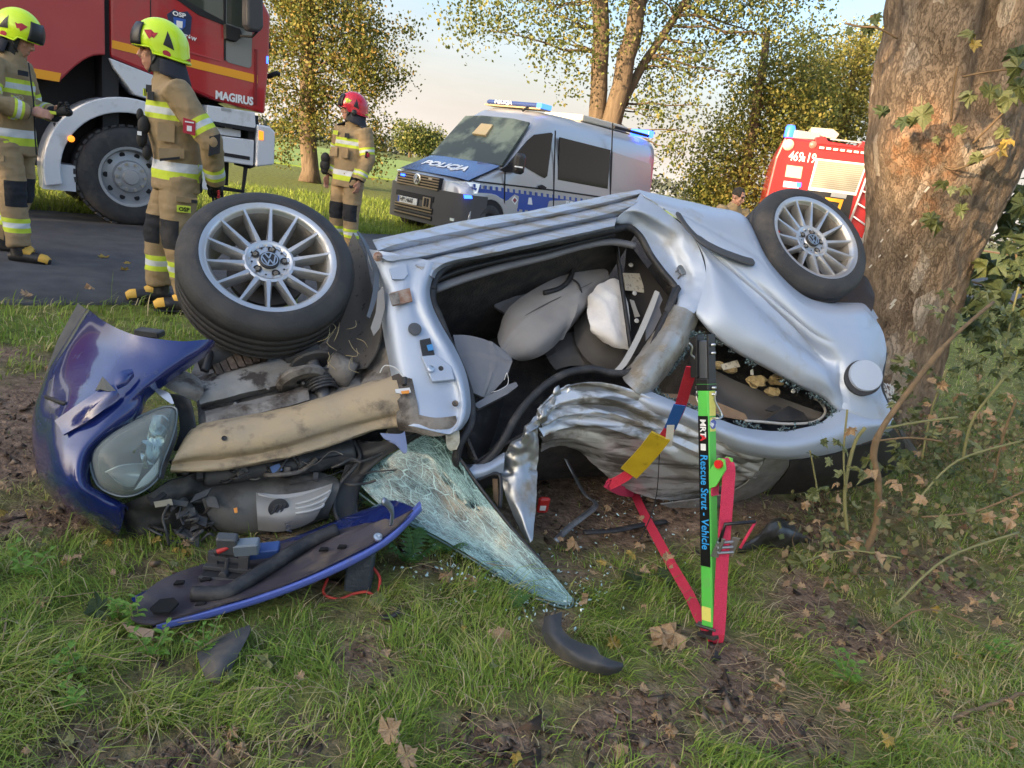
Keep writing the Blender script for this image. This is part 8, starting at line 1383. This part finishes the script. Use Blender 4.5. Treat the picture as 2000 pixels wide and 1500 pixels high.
# undergrowth at the right: bent saplings with big leaves
def sapling(label, stems, n_leaf, box, kinds, size, dpt):
    root = empty('maple_sapling', dp(*stems[0][0][0])*np.array([1, 1, 0]), label, 'sapling', 'saplings beside the wreck')
    for pts, r_ in stems: shoot(root, [dp(*p) for p in pts], r_, random.choice((twig_m, twig_g)))
    for k in range(n_leaf):
        x, y = random.uniform(box[0], box[2]), random.uniform(box[1], box[3]); d = random.uniform(*dpt); p = dp(x, y, d)
        if p[2] < .03: p = gp(x, y, .04+random.uniform(0, .05))
        leaf_at(root, p, np.array([0, -.6, 1])+rv(.5), np.array([0, -.3, -.6])+rv(.7), random.uniform(*size), random.choice(kinds))
    return root
sapling('bent maple sapling with thick forked stem rising in front of the rear bumper', [([(1690, 1080, 2.42), (1712, 1020, 2.44), (1715, 940, 2.46), (1706, 890, 2.48), (1720, 842, 2.5), (1770, 770, 2.55), (1850, 670, 2.65), (1940, 590, 2.8)], [.014]*24+[.011]*12+[.007]*7), ([(1722, 838, 2.5), (1790, 825, 2.55), (1870, 815, 2.6)], .005), ([(1708, 862, 2.48), (1775, 855, 2.5), (1840, 862, 2.5)], .004)], 34, (1760, 560, 1990, 800), 'gpgpg', (.03, .06), (2.6, 3.4))
sapling('thin leafy sapling with curled leaves before the tailgate', [([(1655, 1040, 2.4), (1650, 960, 2.42), (1668, 870, 2.45), (1690, 835, 2.45)], .007), ([(1650, 950, 2.4), (1648, 880, 2.42), (1655, 800, 2.45)], .004), ([(1600, 980, 2.4), (1590, 920, 2.4), (1582, 880, 2.4)], .003)], 16, (1565, 830, 1720, 1000), 'gpbg', (.035, .065), (2.25, 2.5))
sapling('leafy undergrowth of maple seedlings below the big trunk', [([(1800, 900, 3.0), (1820, 800, 3.0), (1850, 720, 3.0)], .005), ([(1880, 900, 2.8), (1900, 820, 2.8), (1960, 740, 2.8)], .006), ([(1940, 940, 2.7), (1960, 850, 2.7), (1985, 780, 2.7)], .005), ([(1790, 980, 2.4), (1870, 900, 2.5), (2000, 860, 2.6)], .004)], 150, (1735, 690, 2010, 970), 'ggdgdpb', (.03, .06), (2.5, 3.6))
sapling('trampled pale maple shoots along the right picture edge', [([(1750, 1180, 1.9), (1850, 1090, 2.0), (1990, 1040, 2.1)], .004), ([(1800, 1010, 2.3), (1900, 1000, 2.3), (2000, 960, 2.3)], .004), ([(1560, 1100, 2.1), (1650, 1075, 2.15), (1760, 1090, 2.1)], .003), ([(1720, 1240, 1.9), (1800, 1190, 1.9), (1900, 1215, 1.9)], .003)], 80, (1560, 930, 2000, 1230), 'pbgdgb', (.025, .05), (1.7, 2.5))
sapling('young maple plant standing in the verge near the far road', [([(1960, 700, 4.2), (1975, 620, 4.2), (1990, 560, 4.2)], .006)], 40, (1880, 600, 2010, 720), 'ggd', (.05, .09), (3.6, 4.8))
brush_m = ramp_mat('brush_leaves', [(0, (.07, .095, .035)), (.35, (.14, .165, .06)), (.65, (.25, .235, .11)), (.85, (.33, .25, .14)), (1, (.24, .13, .08))], .65, transl=.25)
r_ = np.random.default_rng(31); cs = []; tw = MB()
for k in range(420):
    x, y = r_.uniform(1560, 2030), 700+430*r_.uniform()**1.5
    if x < 1745 and y < 930: continue
    b0 = gp(x, y+25) if y > 790 else dp(x, y, r_.uniform(3.6, 4.6)); b0 = np.array([b0[0], b0[1], 0.]); h_ = r_.uniform(.08, .36)*(1 if y < 900 else .45); d_ = np.array([r_.normal(0, .5), r_.normal(0, .4), 1.]); m_ = b0+d_*h_*.5+r_.normal(0, .02, 3); t_ = b0+d_*h_+np.array([r_.normal(0, .06), r_.normal(0, .06), -.02])
    tw.tube([b0, m_, t_], [.0022, .0018, .001], 4); cs += [m_, t_, t_]
tw.build('brushwood_tmp', twig_m); bo = bpy.data.objects['brushwood_tmp']; bo.name = 'dry_brush_stems'; tag(bo, 'tangle of thin dry weed stems around the foot of the big trunk', 'weeds', kind='stuff')
tag(leaf_cloud('brush_foliage', np.array(cs), 3, .05, .036, brush_m, None, 33), 'small faded leaves tangled among the weed stems at the right', 'weeds', kind='stuff')
P = catmull([gp(1820, 1418, .02), gp(1880, 1395, .03), gp(1930, 1378, .03), gp(2010, 1352, .04)], 6); tag(MB().tube([p+rv(.002) for p in P], .006, 6).build('fallen_branch', twig_m, None, smooth=True), 'thin fallen branch lying at the lower right edge', 'branch')
# dry stalks lying about
mb = MB(); r_ = np.random.default_rng(4)
for k in range(1300):
    x, y = (r_.uniform(1450, 2000), r_.uniform(900, 1450)) if k % 3 else (r_.uniform(0, 2000), r_.uniform(1050, 1500)); p = gp(x, y, .008+r_.uniform(0, .035)); a = r_.uniform(0, 6.28); d = np.array([math.cos(a), math.sin(a), r_.normal(0, .12)]); L = r_.uniform(.015, .07) if k % 9 else r_.uniform(.08, .2); mb.tube([p-d*L/2, p+rv(.07*L), p+d*L/2], r_.uniform(.0005, .0013), 4)
tag(mb.build('dry_stalks', mat('straw', (.36, .26, .15), .8, col2=(.22, .15, .09), ns=20), None), 'scattered dry stalks and twigs in the grass', 'stalks', kind='stuff')
r_ = np.random.default_rng(14); V = []; F = []
while len(V) < 4*4200:
    x, y = r_.uniform(-50, 2050), r_.uniform(780, 1550); g = gp(x, y)
    if soil_amount(g[0], g[1]) < r_.uniform(.05, .5): continue
    c_ = np.array([g[0], g[1], ground_z(g[0], g[1])+.003]); s_ = r_.gamma(2, .0028); o_ = len(V); V += [c_+r_.normal(0, 1, 3)*s_*np.array([1, 1, .6]) for _ in range(4)]; F += [(o_, o_+1, o_+2), (o_, o_+2, o_+3), (o_, o_+3, o_+1), (o_+1, o_+3, o_+2)]
tag(fast_mesh('soil_crumbs', np.array(V), np.array(F), ramp_mat('soil_crumbs', [(0, (.05, .032, .022)), (.6, (.15, .10, .07)), (1, (.30, .22, .15))], .95)), 'loose crumbs of torn brown soil and litter', 'soil', kind='stuff')
# ------------------------------------------------------------------ fallen leaves
def fallen(x, y, s, k, lab=None, z=.03, up=None):
    o = leaf_at(None, gp(x, y, z), np.array([0, -.35, 1])+rv(.3) if up is None else up, rv(1)*np.array([1, 1, .2]), s, k, 'fallen_leaf'); return tag(o, lab or 'small dry leaf lying among the grass blades', 'leaf', 'fallen leaves on the grass')
for x, y, s, k, lab in ((780, 1490, .055, 'b', 'pale brown leaf at the bottom edge below the windscreen'), (1340, 1245, .10, 'b', 'large brown leaf lying left of the strut foot'), (1310, 1255, .085, 'b', 'dry folded leaf beside the large brown leaf at the strut foot'), (1300, 1120, .13, 'd', 'large dark green leaf left of the strut beside the ground strap'), (1262, 1125, .12, 'd', 'dark leaf half buried left of the large green leaf'), (985, 1225, .07, 'b', 'tan leaf left of the curved wheel arch fragment'), (860, 1118, .06, 'b', 'brown leaf on soil below the windscreen edge'), (935, 1130, .06, 'b', 'upright tan leaf under the windscreen edge'), (1125, 1065, .06, 'b', 'orange brown leaf near the bent trim strip'), (1230, 1085, .05, 'y', 'yellow curled leaf near the ground strap'), (535, 1300, .055, 'p', 'pale grey leaf right of the triangular shard'), (505, 1065+44, .05, 'y', 'yellow leaf left of the bonnet underside'), (735, 1180, .06, 'p', 'pale leaf right of the support block'), (210, 1185, .075, 'd', 'round green leaf left of the bonnet tip'), (1540, 1100, .08, 'p', 'pale green leaf below the crumpled liner'), (1150, 1178, .045, 'b', 'small brown leaf right of the windscreen tip'), (745, 1440, .06, 'b', 'crumpled leaf on bare soil at the bottom centre'), (1190, 1250, .05, 'y', 'yellow strip of leaf right of the wheel arch fragment')): fallen(x, y, s, k, lab)
pos = [(random.uniform(10, 160), random.uniform(860, 1060)) for _ in range(26)]+[(random.uniform(60, 420), random.uniform(985, 1120)) for _ in range(16)]+[(random.uniform(1420, 2000), random.uniform(1080, 1480)) for _ in range(30)]+[(random.uniform(0, 1400), random.uniform(1150, 1495)) for _ in range(26)]+[(random.uniform(0, 320), random.uniform(600, 720)) for _ in range(10)]+[(random.uniform(1050, 1320), random.uniform(930, 1120)) for _ in range(14)]
for x, y in pos: fallen(x, y, random.uniform(.018, .045), random.choice('bbbbyp'))
for x, y in ((205, 500), (240, 512), (60, 575), (300, 545), (330, 520), (180, 560), (620, 445), (235, 525)): tag(leaf_at(None, gp(x, y, .03), np.array([0, 0, 1])+rv(.2), rv(1)*np.array([1, 1, 0]), random.uniform(.06, .10), random.choice('by'), 'fallen_leaf'), 'dry leaf lying on the dark asphalt', 'leaf', 'fallen leaves on the road')
# ------------------------------------------------------------------ small green weeds
weed_m = mat('bright_weed_leaf', (.13, .27, .035), .5, col2=(.20, .34, .06), ns=20, transl=.35); fern_m = mat('fern_leaf', (.05, .13, .03), .55, col2=(.09, .19, .04), ns=20, transl=.3)
def weed(x, y, h_, nl, s_, lab):
    b0 = gp(x, y); root = empty('weed', b0, lab, 'weed', 'young weeds in the grass'); mb = MB(); lf = MB(); 
    for q_ in range(3):
        d = np.array([random.gauss(0, .35), random.gauss(0, .35), 1]); top = b0+d*h_; mb.tube([b0, b0+d*h_*.5+rv(.004), top], [.002, .0016, .001], 5)
        for k in range(nl):
            t_ = .25+.75*k/(nl-1); p = b0+d*h_*t_
            for sg in (-1, 1):
                a = k*1.57; e1 = np.array([math.cos(a)*sg, math.sin(a)*sg, .35]); e2 = np.cross(e1, [0, 0, 1.]); e2 /= np.linalg.norm(e2); L = s_*(1.1-.5*t_)*random.uniform(.8, 1.2); lf.add([p, p+e1*L*.35+e2*L*.24, p+e1*L*.7+e2*L*.18, p+e1*L-np.array([0, 0, L*.25]), p+e1*L*.7-e2*L*.18, p+e1*L*.35-e2*L*.24, p+e1*L*.5-np.array([0, 0, L*.06])], [(0, 1, 6), (1, 2, 6), (2, 3, 6), (3, 4, 6), (4, 5, 6), (5, 0, 6)])
    mb.build('stem', twig_g, root, smooth=True); lf.build('foliage', weed_m, root)
for a in ((270, 1235, .10, 5, .04, 'bright weed at the torn bonnet tip'), (235, 1215, .09, 5, .035, 'bright weed left of the bonnet tip'), (300, 1290, .08, 4, .035, 'small weed below the bonnet tip'), (405, 1275, .07, 4, .03, 'weed beside the triangular plastic shard'), (150, 1320, .08, 4, .035, 'weed in grass at lower left'), (60, 1130, .10, 4, .045, 'weed at left frame edge near the bumper'), (1650, 1340, .10, 5, .045, 'weed in torn grass at lower right'), (1920, 1290, .09, 5, .04, 'weed by the right frame edge'), (130, 1390, .07, 4, .03, 'weed near the lower left corner')): weed(*a)
def fern(x, y, L, n_f, lab):
    b0 = gp(x, y); root = empty('fern_weed', b0, lab, 'weed', 'feathery weeds by the windscreen'); mb = MB(); mb.mi = 0
    for q_ in range(n_f):
        a = random.uniform(0, 6.28); e = np.array([math.cos(a), math.sin(a), 0]); prev = b0
        for k in range(1, 12):
            t_ = k/11; p = b0+e*L*t_*.8+np.array([0, 0, L*.55*math.sin(t_*2.0)]); sd = np.cross(e, [0, 0, 1.]); w = L*.22*math.sin(math.pi*min(1, t_+.08)); 
            for sg in (-1, 1): mb.add([prev, p+sd*sg*w+e*L*.05, p], [(0, 1, 2)])
            prev = p
    mb.build('frond', fern_m, root)
for a in ((760, 1030, .16, 7, 'feathery green weed behind the windscreen edge'), (800, 1105, .16, 8, 'feathery weed between block and windscreen'), (860, 1085, .14, 7, 'feathery weed under the windscreen edge'), (740, 980, .14, 7, 'feathery weed beside the scuttle seal'), (1000, 1190, .08, 6, 'small feathery weed left of the windscreen tip')): fern(*a)

# crumbs of tempered glass in the grass
r_ = np.random.default_rng(51); mb = MB()
for k in range(520):
    cx_, cy_, sx_, sy_ = ((1090, 1165, 60, 28), (1260, 1010, 90, 45), (960, 1110, 90, 30), (860, 1060, 70, 40))[k % 4]; x, y = r_.normal(cx_, sx_), r_.normal(cy_, sy_)
    g = gp(x, y)
    if g[1] > 4: continue
    c_ = np.array([g[0], g[1], ground_z(g[0], g[1])+r_.uniform(.003, .03)]); mb.frame_box(c_, r_.normal(0, 1, 3), r_.normal(0, 1, 3), r_.normal(0, 1, 3), *r_.uniform(.0012, .0036, 3))
tag(mb.build('glass_crumbs', mat('glass_crumb', (.45, .60, .60), .1, spec=.9), None), 'small crumbs of broken glass scattered in the grass below the wreck', 'glass', kind='stuff')
